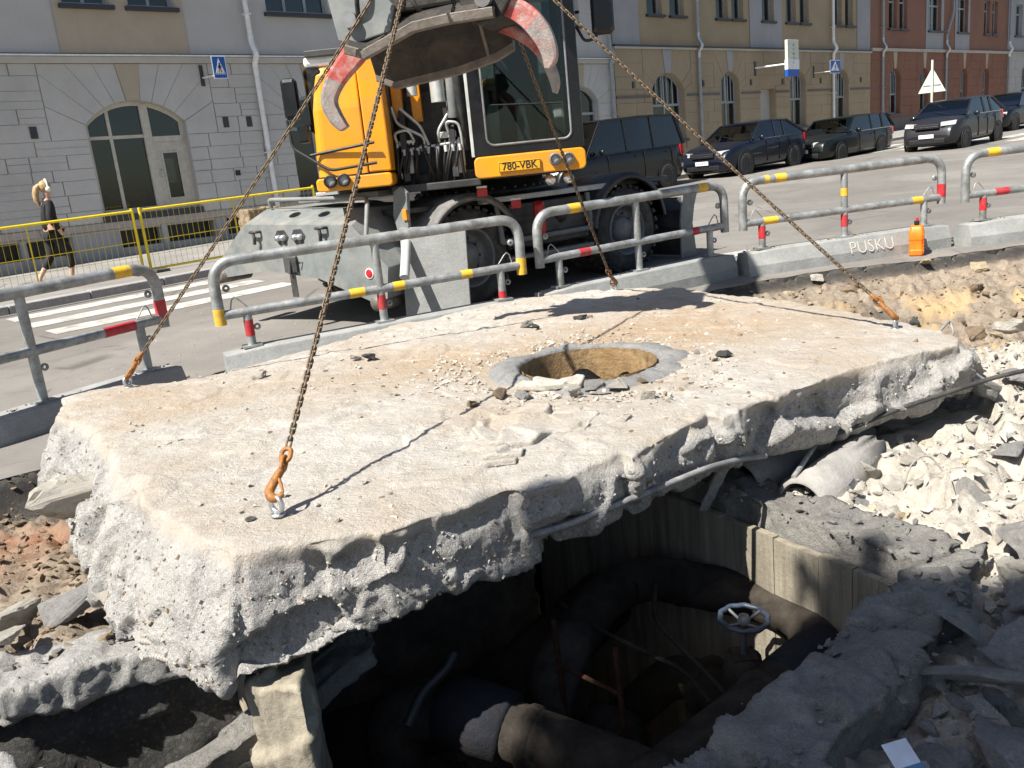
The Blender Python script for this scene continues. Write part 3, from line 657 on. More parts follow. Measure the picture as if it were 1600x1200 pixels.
# --- generic neighbour
def neighbour(name, s0, s1, label, pl, stn, arches, ups, panels, pmat, plinth, key, frame, seed, cz=4.95, bandz=None, door=None, cornice='dark_sill', coursew=(1.0, 2.2)):
    o = building(name, s0, s1, label); zf = lambda x: base_z(x + s0); L = s1 - s0
    A = [(a - s0, b - s0, c, d, e) for a, b, c, d, e in arches]; U = [(a - s0, b - s0) for a, b in ups]
    H = [arch_poly(*a)[0] for a in A]; rects = []
    if door:
        da, db, dz = door[0] - s0, door[1] - s0, door[2]; zz = max(zf(da), zf(db)) + 0.01; H.append([(da, zz), (db, zz), (db, dz), (da, dz)]); rects.append((da, db, 0, dz))
    wall_sheet('ground_floor_wall', o, 0, L, 0, cz - 0.1, H, 0.3, stn, 0.0, zf)
    pz = lambda x: zf(x) + plinth
    ashlar(o, 0, L, pz, cz - 0.1, A, rects, stn, rnd=random.Random(seed), ch=(0.42, 0.46), wd=coursew, keymat=key, split=0.0, front=-0.03, zone=0.45)
    x = 0; cuts = sorted(rects)
    for (a, b) in [(r_[0], r_[1]) for r_ in cuts] + [(L, L)]:
        if a > x: MB().hexa([(x, -0.05, zf(x) - .2), (a, -0.05, zf(a) - .2), (a, 0.0, zf(a) - .2), (x, 0.0, zf(x) - .2), (x, -0.05, pz(x)), (a, -0.05, pz(a)), (a, 0.0, pz(a)), (x, 0.0, pz(x))]).build('plinth', 'granite_plinth', o)
        x = b
    if door: MB().box((da, 0.29, zz - .2), (db, 0.33, dz)).build('recessed_door', 'joint_grey', o)
    hs = [[(a, z), (b, z), (b, z + 1.8), (a, z + 1.8)] for a, b in U for z in (6.02, 9.4)]
    wall_sheet('upper_wall', o, 0, L, cz, 12.8, hs, 0.28, pl, 0.01)
    MB().box((0, -0.11, cz - 0.1), (L, 0.0, cz - 0.03)).build('cornice', 'cornice_cream', o); MB().box((0, -0.13, cz - 0.027), (L, 0.0, cz + 0.03)).build('cornice_flashing', cornice, o)
    for (p0, p1) in panels: panel(o, p0 - s0, p1 - s0, cz + 0.04, 12.7, [(a, b, z, z + 1.8) for a, b in U if p0 - s0 < (a + b) / 2 < p1 - s0 for z in (6.02, 9.4)], pmat)
    for (a, b) in U:
        for z in (6.02, 9.4): window(o, a, b, z, z + 1.8, 1 if b - a < 0.95 else 2, z + 1.25, frame, y=0.18, curtain=0.5 if random.Random(int(a * 97)).random() < 0.5 else False)
    for a in A: window(o, a[0], a[1], a[2], a[4], 2, 2.95 if a[2] < 2.5 else None, frame, zs=a[3], y=0.2, bars_n=6, curtain=0.6 if random.Random(int(a[0] * 31)).random() < 0.6 else False)
    if bandz:
        xs = [0] + sorted([v for a in A for v in (a[0] - 0.12, a[1] + 0.12)] + [v for r_ in rects for v in (r_[0], r_[1])]) + [L]
        for k in range(0, len(xs) - 1, 2): MB().box((xs[k], -0.065, bandz - 0.05), (xs[k + 1], -0.01, bandz + 0.03)).build('string_course', 'granite_plinth', o)
        for k in range(0, len(xs) - 1, 2):
            xc = (xs[k] + xs[k + 1]) / 2; MB().box((xc - 0.05, -0.07, bandz + 0.28), (xc + 0.05, -0.01, bandz + 0.5)).build('vent_grille', 'dark_sill', o)
    shell(o, 0, L, zf, 12.8, 9, pl); return o
neighbour('yellow_building', 23.83, 42.4, 'pale yellow building with arched barred windows behind the parked van', 'plaster_yellow', 'stone_yellow',
    [(25.8, 27.7, 1.7, 3.45, 4.05), (30.05, 31.3, 1.7, 3.6, 4.08), (35.13, 36.4, 1.8, 3.65, 4.12), (38.9, 40.25, 1.85, 3.65, 4.12)],
    [(25.8, 26.65), (27.1, 27.95), (29.95, 30.75), (31.0, 31.8), (33.1, 34.0), (34.95, 35.75), (36.05, 36.8), (38.9, 39.7), (40.0, 40.75)],
    [(23.85, 25.3), (32.2, 34.6), (41.1, 42.38)], 'plaster_pale', 0.35, 'plaster_pale', 'grey_frame', 5, bandz=3.27, door=(32.8, 34.0, 3.4))
neighbour('red_building', 42.43, 60.0, 'reddish brown building with dark granite plinth up the street', 'plaster_red', 'stone_red',
    [(44.4, 45.6, 2.0, 3.8, 4.15), (47.9, 48.9, 2.05, 3.8, 4.15), (53.1, 54.0, 2.1, 3.8, 4.12), (56.3, 57.2, 2.1, 3.8, 4.12)],
    [(44.3, 45.2), (45.5, 46.35), (48.8, 50.4), (52.5, 53.95), (56.3, 57.15), (57.5, 58.3)], [(48.5, 50.7), (52.2, 54.2)], 'plaster_pale', 0.62, 'plaster_beige', 'grey_frame', 8, cz=5.05, cornice='cornice_cream')
neighbour('far_grey_building', 60.03, 76.0, 'grey building farthest up the street at the right edge', 'plaster_pale', 'joint_grey',
    [(62.5, 64.0, 2.3, 3.9, 4.3), (67, 68.5, 2.4, 3.9, 4.3)], [(61.2, 62.4), (63.4, 64.6), (67, 68.2)], [], 'plaster_grey', 0.5, None, 'grey_frame', 9, cz=5.1)
# --- downpipes
def downpipe(name, s, zbot, ztop, zc, label, mat, elbow, kink=None):
    p = s * E1 + FT * E2; o = thing(name, label, 'downpipe', (p[0], p[1], 0), ROT_ST, 'downpipes on the street front'); r_ = 0.06
    MB().cyl((0, -0.14, zbot), (0, -0.14, zc - 0.42), r_, 14).build('lower_pipe', mat, o)
    MB().tube(fillet([(0, -0.14, zc - 0.42), (0, -0.14, zc - 0.2), (0, -0.32, zc - 0.02), (0, -0.14 - 0.0, zc + 0.28), (0, -0.14, zc + 0.45)], 0.1), r_ + 0.006, 14).build('elbow', elbow, o)
    if kink:
        MB().tube(fillet([(0, -0.14, zc + 0.45), (0, -0.14, zc + 0.7), (kink, -0.14, zc + 1.9), (kink, -0.14, ztop)], 0.15), r_, 14).build('upper_pipe', mat, o)
    else: MB().cyl((0, -0.14, zc + 0.45), (0, -0.14, ztop), r_, 14).build('upper_pipe', mat, o)
    for z in (zbot + 0.8, zbot + 1.9, zc + 0.9, zc + 3): MB().box((-0.08, -0.215, z), (0.08, -0.03, z + 0.03)).build('bracket', mat, o)
downpipe('downpipe', 10.54, 0.35, 12.4, 4.55, 'pale downpipe on the grey stone wall right of the shop door', 'white_paint', 'white_paint')
downpipe('downpipe', 23.55, 0.8, 12.4, 4.6, 'grey blue downpipe at the corner of the grey and yellow buildings', 'grey_frame', 'grey_frame')
downpipe('downpipe', 28.55, 0.95, 12.6, 5.0, 'grey blue downpipe with bright elbow between two yellow building arches', 'grey_frame', 'zinc_bolt')
downpipe('downpipe', 38.65, 1.2, 12.6, 5.0, 'white downpipe beside the blue crossing sign on the yellow building', 'white_paint', 'white_paint')
downpipe('downpipe', 43.45, 1.35, 12.6, 5.1, 'downpipe at the edge of the red building next to the yellow one', 'grey_frame', 'zinc_bolt')
downpipe('downpipe', 50.85, 1.5, 12.6, 5.1, 'kinked downpipe in the middle of the red building', 'grey_frame', 'zinc_bolt', 0.8)
downpipe('downpipe', 60.0, 1.7, 12.6, 5.2, 'downpipe at the far end of the red building', 'grey_frame', 'white_paint')

# --- signs on wall arms
def crossing_sign(s, z, w_, h, off, label, arm=True):
    p = s * E1 + FT * E2; o = thing('crossing_sign', label, 'sign', (p[0], p[1], 0), ROT_ST, 'pedestrian crossing signs on the walls'); yb = -off
    MB().box((-w_ / 2 - 0.02, yb - 0.008, z - h / 2 - 0.02), (w_ / 2 + 0.02, yb, z + h / 2 + 0.02)).build('sign_border', 'white_paint', o, 0.004)
    MB().box((-w_ / 2, yb - 0.013, z - h / 2), (w_ / 2, yb - 0.0085, z + h / 2)).build('blue_panel', 'sign_blue', o)
    MB().prism([(-w_ * 0.40, z - h * 0.33), (w_ * 0.40, z - h * 0.33), (0, z + h * 0.43)], 'y', yb - 0.018, yb - 0.0135).build('white_triangle', 'white_paint', o)
    g = MB(); y0, y1 = yb - 0.022, yb - 0.0185; u = h
    g.box((-0.026 * u / .5, y0, z - 0.06 * u), (0.026 * u / .5, y1, z + 0.12 * u)); g.lathe([(0, y0), (0.045 * u, y0), (0.045 * u, y1), (0, y1)], (0.005, 0, z + 0.17 * u), 'y', 12)
    g.prism([(-0.03 * u, z - 0.06 * u), (0.0 * u, z - 0.06 * u), (-0.06 * u, z - 0.24 * u), (-0.09 * u, z - 0.22 * u)], 'y', y0, y1); g.prism([(0.0, z - 0.06 * u), (0.035 * u, z - 0.06 * u), (0.10 * u, z - 0.22 * u), (0.06 * u, z - 0.24 * u)], 'y', y0, y1)
    g.prism([(0.02 * u, z + 0.1 * u), (0.02 * u, z + 0.05 * u), (0.10 * u, z - 0.02 * u), (0.12 * u, z + 0.01 * u)], 'y', y0, y1); g.prism([(-0.02 * u, z + 0.1 * u), (-0.11 * u, z + 0.0 * u), (-0.09 * u, z - 0.03 * u), (-0.02 * u, z + 0.05 * u)], 'y', y0, y1)
    for k in range(4): g.box((-0.24 * u + k * 0.13 * u, y0, z - 0.305 * u), (-0.24 * u + k * 0.13 * u + 0.07 * u, y1, z - 0.27 * u))
    g.build('walking_figure', 'ink_black', o)
    MB().tube([(-w_ * 0.75, -0.03, z - h * 0.35), (-w_ * 0.2, yb + 0.012, z - h * 0.35)], 0.018, 8).build('arm', 'white_paint', o)
    MB().box((-w_ * 0.75 - 0.04, -0.06, z - h * 0.75), (-w_ * 0.75 + 0.04, -0.03, z + h * 0.25)).build('wall_bracket', 'dark_sill', o)
crossing_sign(9.43, 4.2, 0.3, 0.46, 0.55, 'blue crossing sign on an arm beside the shop door')
crossing_sign(37.7, 4.15, 0.85, 0.50, 0.7, 'blue crossing sign on the yellow building near its white downpipe')
p = 33.3 * E1 + FT * E2
sg = thing('shop_sign', 'white and blue projecting shop sign on the yellow building', 'sign', (p[0], p[1], 0), ROT_ST)
MB().box((-0.42, -1.25, 3.78), (0.42, -1.13, 5.1)).build('sign_case', 'sign_back', sg, 0.01); MB().box((-0.425, -1.256, 3.72), (0.425, -1.124, 3.98)).build('blue_band', 'sign_blue', sg)
MB().box((-0.43, -1.262, 3.985), (0.43, -1.118, 4.35)).build('white_band', 'white_paint', sg)
g = MB()
for k in range(5): g.box((-0.06 + 0.02 * (k % 2), -1.262, 4.2 + k * 0.16), (0.05 + 0.02 * (k % 3), -1.2575, 4.30 + k * 0.16))
g.build('lettering', 'grey_frame', sg)
MB().cyl((-0.85, -0.02, 4.2), (-0.3, -1.18, 4.2), 0.035, 10).build('arm', 'white_paint', sg); MB().box((-0.93, -0.05, 3.9), (-0.77, -0.02, 4.45)).build('wall_bracket', 'dark_sill', sg)
# triangle warning sign seen from behind
p = stw(34.1, 14.15); tr = thing('warning_sign', 'triangular road sign seen from behind above the small grey car', 'sign', p, ROT_ST - math.pi / 2 + 0.35)
MB().cyl((0, 0, 0), (0, 0, 2.85), 0.04, 12).build('pole', 'sign_back', tr); MB().prism([(-0.46, 1.72), (0.46, 1.72), (0, 2.6)], 'y', 0.045, 0.06).build('triangle_plate', 'sign_back', tr, 0.004)
MB().box((-0.3, 0.03, 1.95), (0.3, 0.046, 1.99)).build('clamp_rail', 'galvanised', tr)

# ------------------------------------------------------------------ yellow mesh fence
def mesh_fence(s0, s1, label):
    p = stw(s0, 15.5, dz=0.12); o = thing('mesh_fence', label, 'fence', p, ROT_ST, 'yellow mesh fence panels along the pavement'); L = s1 - s0; k = 0.024
    Z = lambda x, z: z + k * x
    def bar(name, a, b, r_): MB().cyl((a[0], 0, Z(*a)), (b[0], 0, Z(*b)), r_, 10).build(name, 'fence_yellow', o)
    bar('top_rail', (0, 1.07), (L, 1.07), 0.022); bar('bottom_rail', (0, 0.06), (L, 0.06), 0.02); bar('end_post', (0.02, 0.0), (0.02, 1.12), 0.026); bar('end_post', (L - 0.02, 0.0), (L - 0.02, 1.12), 0.026)
    bar('middle_rail', (0, 0.55), (L, 0.55), 0.008); bar('middle_post', (L * 0.5, 0.06), (L * 0.5, 1.07), 0.012)
    m = MB(); x = 0.1
    while x < L - 0.05: m.tube([(x, 0.006, Z(x, 0.06)), (x, 0.006, Z(x, 1.07))], 0.0035, 5); x += 0.1
    for z in (0.3, 0.8): m.tube([(0, -0.004, Z(0, z)), (L, -0.004, Z(L, z))], 0.0035, 5)
    m.build('wire_mesh', 'fence_yellow', o)
    for x in (0.12, L - 0.12): MB().box((x - 0.12, -0.3, Z(x, -0.12) + .124), (x + 0.12, 0.3, Z(x, 0.0) + 0.05)).build('foot_block', 'rubble_dark', o, 0.01)
mesh_fence(-1.5, 1.88, 'yellow mesh fence panel at the far left, mostly out of frame'); mesh_fence(1.95, 5.33, 'yellow mesh fence panel in front of the walking woman'); mesh_fence(5.42, 8.85, 'yellow mesh fence panel between the woman and the excavator')
# ------------------------------------------------------------------ excavation
def pip(P, poly):
    x, y = P[:, 0], P[:, 1]; ins = np.zeros(len(P), bool); n = len(poly)
    for i in range(n):
        x1, y1 = poly[i]; x2, y2 = poly[(i + 1) % n]
        c = ((y1 > y) != (y2 > y)) & (x < (x2 - x1) * (y - y1) / (y2 - y1 + 1e-12) + x1); ins ^= c
    return ins
def pdist(P, poly, closed=True):
    d = np.full(len(P), 1e9); n = len(poly)
    for i in range(n if closed else n - 1):
        a = np.array(poly[i]); b = np.array(poly[(i + 1) % n]); ab = b - a; t = np.clip(((P - a) @ ab) / (ab @ ab), 0, 1)
        d = np.minimum(d, np.linalg.norm(P - (a + t[:, None] * ab), axis=1))
    return d
def facets(P, cell, amp, grad, seed, k=26):
    # angular fracture planes: nearest jittered seed gives an offset and a tilt
    Q = P / cell; I = np.floor(Q).astype(int); n = len(P); W_ = np.full(n, 1e-25); D = np.zeros(n)
    for dx in (-1, 0, 1):
        for dy in (-1, 0, 1):
            for dz in (-1, 0, 1):
                J = I + np.array([dx, dy, dz]); h = _perm[_perm[_perm[(J[:, 0] + seed) & 255] + (J[:, 1] & 255)] + (J[:, 2] & 255)]
                h2 = _perm[h + 1]; h3 = _perm[h2 + 5]; S = (J + np.stack([h, h2, h3], 1) / 255.0); r_ = Q - S; w_ = np.exp(-k * np.minimum((r_ * r_).sum(1), 5.0)) + 1e-30
                v = (_perm[h3 + 9] / 255.0 - 0.5) * 2 * amp + (r_ * _grad[_perm[h3 + 3]]).sum(1) * grad * cell
                W_ += w_; D += w_ * v
    D = D / W_
    return D
SLAB_T = [(-.93, 2.55), (-.71, 2.59), (-.51, 2.64), (-.48, 2.58), (-.26, 2.74), (-.04, 2.91), (0, 2.83), (.2, 2.96), (.39, 3.15), (.41, 3.07), (.61, 3.30), (.82, 3.54), (.86, 3.45), (1.08, 3.64), (1.31, 3.79), (1.53, 3.95), (1.85, 4.10), (2.10, 4.24), (2.28, 4.26), (2.38, 4.44), (2.36, 4.73), (2.12, 5.52), (1.9, 6.14), (1.65, 6.64), (1.44, 7.03), (.96, 7.36), (.36, 7.42), (-.15, 7.2), (-.51, 6.88), (-.76, 6.75), (-1.1, 6.38), (-1.44, 5.94), (-1.75, 5.6), (-2.03, 5.43), (-2.43, 5.39), (-2.64, 5.31), (-2.75, 5.2), (-2.56, 4.72), (-2.23, 4.41), (-1.85, 3.8), (-1.65, 3.42), (-1.33, 3.0), (-1.13, 2.75)]
SLAB_B = [(-.97, 2.46, -.17), (-.76, 2.55, -.17), (-.52, 2.66, -.12), (-.45, 2.66, -.09), (-.25, 2.78, -.06), (-.03, 2.92, -.04), (.02, 2.9, -.01), (.2, 3.0, 0), (.38, 3.18, 0), (.45, 3.17, 0), (.62, 3.36, -.01), (.8, 3.55, -.01), (.9, 3.53, -.01), (1.1, 3.70, -.02), (1.33, 3.84, -.03), (1.55, 3.98, -.04), (1.9, 4.14, -.03), (2.16, 4.28, .0), (2.38, 4.32, .0), (2.52, 4.5, -.04), (2.5, 4.8, -.15), (2.2, 5.55, -.12), (1.95, 6.2, -.12), (1.7, 6.7, -.12), (1.45, 7.08, -.12), (.96, 7.4, -.12), (.36, 7.45, -.12), (-.15, 7.22, -.12), (-.51, 6.9, -.12), (-.76, 6.78, -.12), (-1.1, 6.4, -.12), (-1.44, 5.95, -.12), (-1.75, 5.62, -.12), (-2.03, 5.45, -.12), (-2.43, 5.41, -.12), (-2.66, 5.33, -.14), (-2.86, 5.15, -.15), (-2.68, 4.6, -.17), (-2.38, 4.2, -.17), (-2.0, 3.62, -.17), (-1.66, 3.08, -.17), (-1.38, 2.70, -.17), (-1.16, 2.56, -.17)]
PIT = [(-.40, 1.20), (1.52, 2.84), (1.58, 2.98), (.1, 5.55), (-1.9, 4.50), (-1.05, 2.98), (-1.32, 3.16), (-2.0, 2.90), (-2.25, 2.72), (-2.1, 2.46), (-1.55, 2.12), (-1.25, 1.55), (-.7, 1.15)]
PITJ = jag(PIT, 0.06, 0.0, 4)
def terrain():
    xs = np.concatenate([np.linspace(-7.2, -4.1, 32), np.arange(-4.08, 5.6, 0.026), np.linspace(5.65, 14.2, 80)])
    ys = np.concatenate([np.linspace(-6.2, 1.2, 60), np.arange(1.22, 9.45, 0.026)])
    X, Y = np.meshgrid(xs, ys); P = np.stack([X.ravel(), Y.ravel()], 1); n = len(P)
    ins = pip(P, EXCJ); d = pdist(P, EXC); d = np.where(ins, d, -d)
    edge = np.array(gxy(P[:, 0], P[:, 1])); x, y = P[:, 0], P[:, 1]; P3 = np.stack([x, y, np.zeros(n)], 1)
    left = smooth(-0.5, -1.5, x); right = smooth(1.5, 2.6, x) * smooth(4.5, 6.5, y); mound = np.exp(-((x - 3.4) ** 2 / 2.2 + (y - 4.9) ** 2 / 1.3)) + 0.55 * np.exp(-((x - 1.9) ** 2 / 0.5 + (y - 3.7) ** 2 / 0.4))
    base = -0.36 + 0.04 * left
    drop = smooth(0.0, 0.09, d) * (0.13 + 0.10 * left)
    z = edge - drop; run = 0.9 + 0.7 * right
    wavy = fbm(P3 * 1.1, 3) * 0.5
    z = z + (base - z) * smooth(0.1, 1.0, d / run + wavy * 0.35 * smooth(0.1, 0.5, d))
    z = z - 0.22 * right * np.exp(-((d - 1.75) / 0.6) ** 2) * smooth(0, .4, d)
    z = z + 0.26 * mound * smooth(0, 1.0, d)
    rough = fbm(P3 * 2.3, 4) * 0.055 + facets(P3, 0.17, 0.022, 0.35, 2) + facets(P3, 0.075, 0.008, 0.35, 5) + fbm(P3 * 19, 3) * 0.018
    lump = np.maximum(0, perlin(P3 * 6.0 + 40)) ** 1.5 * 0.14 * (0.4 + right)
    rub = smooth(0.6, 1.3, x) * smooth(6.0, 5.2, y); z = z + (rough * (1 + 0.5 * rub) + lump + rub * (facets(P3, 0.11, 0.010, 0.22, 9, 60) + 0.006)) * smooth(0.02, 0.25, d)
    near = smooth(2.4, 1.2, y) * smooth(-.2, .6, x); z = z - 0.02 * near
    foot = pip(P, [(b[0], b[1]) for b in SLAB_B]) | (pdist(P, [(b[0], b[1]) for b in SLAB_B]) < 0.08)
    z = np.where(foot, np.minimum(z, -0.22 - 0.02 * perlin(P3 * 8)), z)
    z = np.where(d < 0, edge - 0.05 - 0.3 * np.clip(-d, 0, 1), z)
    red = smooth(0.95, 0.25, np.hypot((x + 2.75) / 0.75, (y - 4.15) / 0.6)) * smooth(-0.25, 0.3, fbm(P3 * 3, 3) + 0.1)
    pale = smooth(0.6, 1.3, x) * smooth(6.4, 5.5, y + 0.35 * fbm(P3 * 1.5, 2)) * smooth(0.9, 1.6, y)
    tan = right * smooth(0.12, 0.3, fbm(P3 * 1.7 + 5, 3) + 0.12) * smooth(0.5, 1.0, d)
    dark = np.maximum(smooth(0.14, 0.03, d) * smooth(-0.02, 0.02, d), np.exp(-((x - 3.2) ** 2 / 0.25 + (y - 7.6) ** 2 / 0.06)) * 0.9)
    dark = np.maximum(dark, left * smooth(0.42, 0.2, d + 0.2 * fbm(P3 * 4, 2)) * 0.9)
    nx, ny = len(xs), len(ys); idx = np.arange(n).reshape(ny, nx)
    F = np.stack([idx[:-1, :-1].ravel(), idx[:-1, 1:].ravel(), idx[1:, 1:].ravel(), idx[1:, :-1].ravel()], 1)
    C = P[F].mean(1); keep = (d[F].max(1) > -0.12) & ~pip(C, PITJ); F = F[keep]
    used = np.unique(F); mp = -np.ones(n, int); mp[used] = np.arange(len(used)); F = mp[F]; V = np.stack([x, y, z], 1)[used]
    me = bpy.data.meshes.new('excavated_ground'); me.from_pydata(V.tolist(), [], F.tolist())
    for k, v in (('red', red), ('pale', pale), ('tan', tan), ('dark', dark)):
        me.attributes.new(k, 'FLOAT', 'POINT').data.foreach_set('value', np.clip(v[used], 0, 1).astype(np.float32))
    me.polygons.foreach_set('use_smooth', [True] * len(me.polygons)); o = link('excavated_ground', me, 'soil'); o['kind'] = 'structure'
    zi = z.reshape(ny, nx)
    def hz(px, py):
        i = int(np.clip(np.searchsorted(xs, px), 1, nx - 1)); j = int(np.clip(np.searchsorted(ys, py), 1, ny - 1)); return float(zi[j, i])
    return hz
HZ = terrain()
# broken edge of the asphalt layer around the excavation
m = MB(); n = len(EXCJ); rs = np.random.RandomState(8)
top = [(p[0], p[1], gxy(*p)) for p in EXCJ]; mid = [(p[0] + rs.normal() * .012, p[1] + rs.normal() * .012, gxy(*p) - 0.07) for p in EXCJ]; bot = [(p[0] + rs.normal() * .02, p[1] + rs.normal() * .02, gxy(*p) - 0.17) for p in EXCJ]
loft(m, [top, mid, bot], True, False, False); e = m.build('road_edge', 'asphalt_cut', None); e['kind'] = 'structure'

def voxelize(mb, size, name):
    me = mb.mesh('tmp'); bm = bmesh.new(); bm.from_mesh(me); bmesh.ops.remove_doubles(bm, verts=bm.verts, dist=1e-5); bmesh.ops.recalc_face_normals(bm, faces=bm.faces); bm.to_mesh(me); bm.free()
    t = bpy.data.objects.new('tmp', me); COL.objects.link(t); md = t.modifiers.new('r', 'REMESH'); md.mode = 'VOXEL'; md.voxel_size = size
    ev = t.evaluated_get(bpy.context.evaluated_depsgraph_get()); out = bpy.data.meshes.new_from_object(ev); bpy.data.objects.remove(t); bpy.data.meshes.remove(me)
    nv = len(out.vertices); V = np.empty(nv * 3); out.vertices.foreach_get('co', V); N = np.empty(nv * 3); out.vertices.foreach_get('normal', N)
    out.name = name; out.materials.clear(); return out, V.reshape(-1, 3), N.reshape(-1, 3)
def store(me, V, attrs={}, smooth_=True):
    me.vertices.foreach_set('co', V.ravel())
    for k, v in attrs.items():
        a = me.attributes.new(k, 'FLOAT', 'POINT'); a.data.foreach_set('value', np.asarray(v, np.float32))
    me.polygons.foreach_set('use_smooth', [smooth_] * len(me.polygons)); me.update()
def rough_prism(name, poly, z0, z1, size, amp, mat, parent=None, seed=0, topamp=None, jag_=0.0):
    p = jag(poly, 0.08, jag_, seed + 1) if jag_ else poly
    m = MB().prism(p, 'z', z0, z1); me, V, N = voxelize(m, size, name)
    D = fbm(V * 2.5 + seed, 2) * amp * 0.4 + facets(V + 0.02 * perlin(V * 9)[:, None], 0.2, amp * 0.6, 0.3 * min(1, amp / 0.02), seed) + facets(V, 0.06, amp * 0.2, 0.25 * min(1, amp / 0.02), seed + 4) + fbm(V * 26 + seed, 3) * amp * 0.28
    t = smooth(0.5, 0.9, N[:, 2])
    if topamp is not None: D = D * (1 - t) + t * (fbm(V * 3 + seed, 4) * topamp + facets(V + 0.02 * perlin(V * 9)[:, None], 0.13, topamp * 0.5, 0.25, seed + 7) + fbm(V * 22 + seed, 3) * topamp * 0.3)
    store(me, V + N * D[:, None]); return link(name, me, mat, parent)
# ------------------------------------------------------------------ lifted slab
HOLE_C, HOLE_R, ZT = (0.43, 4.60), 0.415, 0.25
def slab():
    root = thing('concrete_slab', 'huge broken concrete cover slab with a round manhole hanging on four chains', 'concrete slab', (0, 0, 0))
    T = []; B = []; n = len(SLAB_T); rs = np.random.RandomState(2)
    for i in range(n):
        a, b = np.array(SLAB_T[i]), np.array(SLAB_T[(i + 1) % n]); c, d = np.array(SLAB_B[i]), np.array(SLAB_B[(i + 1) % n]); k = max(1, int(np.linalg.norm(b - a) / 0.07))
        for j in range(k):
            t = j / k; T.append(tuple(a + (b - a) * t + rs.normal(size=2) * 0.008)); q = c + (d - c) * t; B.append(tuple(q + np.array([rs.normal() * .007, rs.normal() * .007, rs.normal() * 0.010])))
    hl = [(HOLE_C[0] + (HOLE_R + rs.normal() * .006) * math.cos(2 * math.pi * k / 64), HOLE_C[1] + (HOLE_R + rs.normal() * .006) * math.sin(2 * math.pi * k / 64)) for k in range(64)]
    polys = [[Vector((p[0], p[1], 0)) for p in T], [Vector((p[0], p[1], 0)) for p in hl]]; tr = tessellate_polygon(polys)
    polyb = [[Vector((p[0], p[1], 0)) for p in B], polys[1]]; trb = tessellate_polygon(polyb); hb_ = 0.14
    m = MB(); m.add([(p[0], p[1], ZT) for p in T] + [(p[0], p[1], ZT) for p in hl], tr); m.add(B + [(p[0], p[1], hb_) for p in hl], trb)
    mid = [((a[0] + b[0]) / 2, (a[1] + b[1]) / 2, (ZT + b[2]) / 2) for a, b in zip(T, B)]; cx, cy = 0.0, 4.9
    mid = [(p[0] + (p[0] - cx) * .012, p[1] + (p[1] - cy) * .012, p[2]) for p in mid]
    loft(m, [[(p[0], p[1], ZT) for p in T], mid, B], True, False, False); loft(m, [[(p[0], p[1], ZT) for p in hl], [(p[0], p[1], hb_) for p in hl]], True, False, False)
    me, V, N = voxelize(m, 0.0115, 'slab_body')
    side = 1 - smooth(0.17, 0.238, V[:, 2]); dt = pdist(V[:, :2], SLAB_T)
    hr = np.hypot(V[:, 0] - HOLE_C[0], V[:, 1] - HOLE_C[1])
    big = fbm(V * 2.6, 3)
    Vw = V + 0.03 * np.stack([fbm(V * 7 + 1, 2), fbm(V * 7 + 5, 2), fbm(V * 7 + 9, 2)], 1)
    Ds = big * 0.02 + facets(Vw, 0.46, 0.016, 0.20, 3, 60) + facets(Vw, 0.12, 0.0035, 0.16, 8, 45) + fbm(V * 34, 4) * 0.006 - 0.004
    flake = perlin(np.stack([V[:, 0] * 3.1, V[:, 1] * 3.1, V[:, 2] * 0], 1) + 12)
    Dt = fbm(V * 1.4 + 7, 3) * 0.018 + fbm(V * 15, 4) * 0.006 + facets(V * np.array([1, 1, 0]), 0.16, 0.004, 0.05, 6) * smooth(-.1, .3, perlin(V * 1.3 + 4)) + smooth(0.22, 0.26, flake) * 0.010 - smooth(0.30, 0.42, perlin(V * 5.5 + 3)) * 0.008
    edge = smooth(0.09, 0.0, dt) * (1 - side); Dt = Dt - edge * (0.004 + 0.06 * np.maximum(0, fbm(V * 4 + 2, 3)))
    D = side * Ds + (1 - side) * Dt; inh = smooth(HOLE_R + 0.05, HOLE_R + 0.01, hr); D = D * (1 - 0.85 * inh)
    V2 = V + N * D[:, None]
    sand = np.clip(np.exp(-(((V[:, 0] - 0.1) / 1.25) ** 2 + ((V[:, 1] - 5.1) / 0.55) ** 2)) * 0.85 + np.exp(-(((V[:, 0] - 1.25) / 0.8) ** 2 + ((V[:, 1] - 5.7) / 1.0) ** 2)) * 0.85 + np.exp(-(((V[:, 0] + 1.9) / 0.35) ** 2 + ((V[:, 1] - 4.6) / 0.35) ** 2)) * 0.5 + np.exp(-(((V[:, 0] + 2.25) / 0.3) ** 2 + ((V[:, 1] - 5.05) / 0.2) ** 2)) * 0.6, 0, 1)
    # aggregate pebbles sitting proud of the broken faces
    rsa = np.random.RandomState(12); cand = np.where((side > 0.95) & (hr > HOLE_R + 0.2) & (V[:, 1] < 4.6) & (N[:, 2] > -0.5))[0]; am = {'rubble_grey': MB(), 'rubble_pale': MB(), 'rubble_brown': MB()}
    bp = [(1, 0, 0), (-1, 0, 0), (0, 1, 0), (0, -1, 0), (0, 0, 1), (0, 0, -1)]; bf = [(0, 2, 4), (2, 1, 4), (1, 3, 4), (3, 0, 4), (2, 0, 5), (1, 2, 5), (3, 1, 5), (0, 3, 5)]
    for ci in rsa.choice(cand, 1700, replace=False):
        c = V2[ci]; r_ = 0.004 + 0.009 * rsa.random_sample() ** 2.2; Q = np.linalg.qr(rsa.normal(size=(3, 3)))[0]; am[['rubble_grey', 'rubble_pale', 'rubble_brown'][rsa.choice(3, p=[.5, .35, .15])]].add([tuple(c + Q @ (np.array(p) * r_ * rsa.uniform(.6, 1.2))) for p in bp], bf)
    for k_, m_ in am.items(): tag(m_.build('aggregate', k_, root, fix=True), kind='stuff')
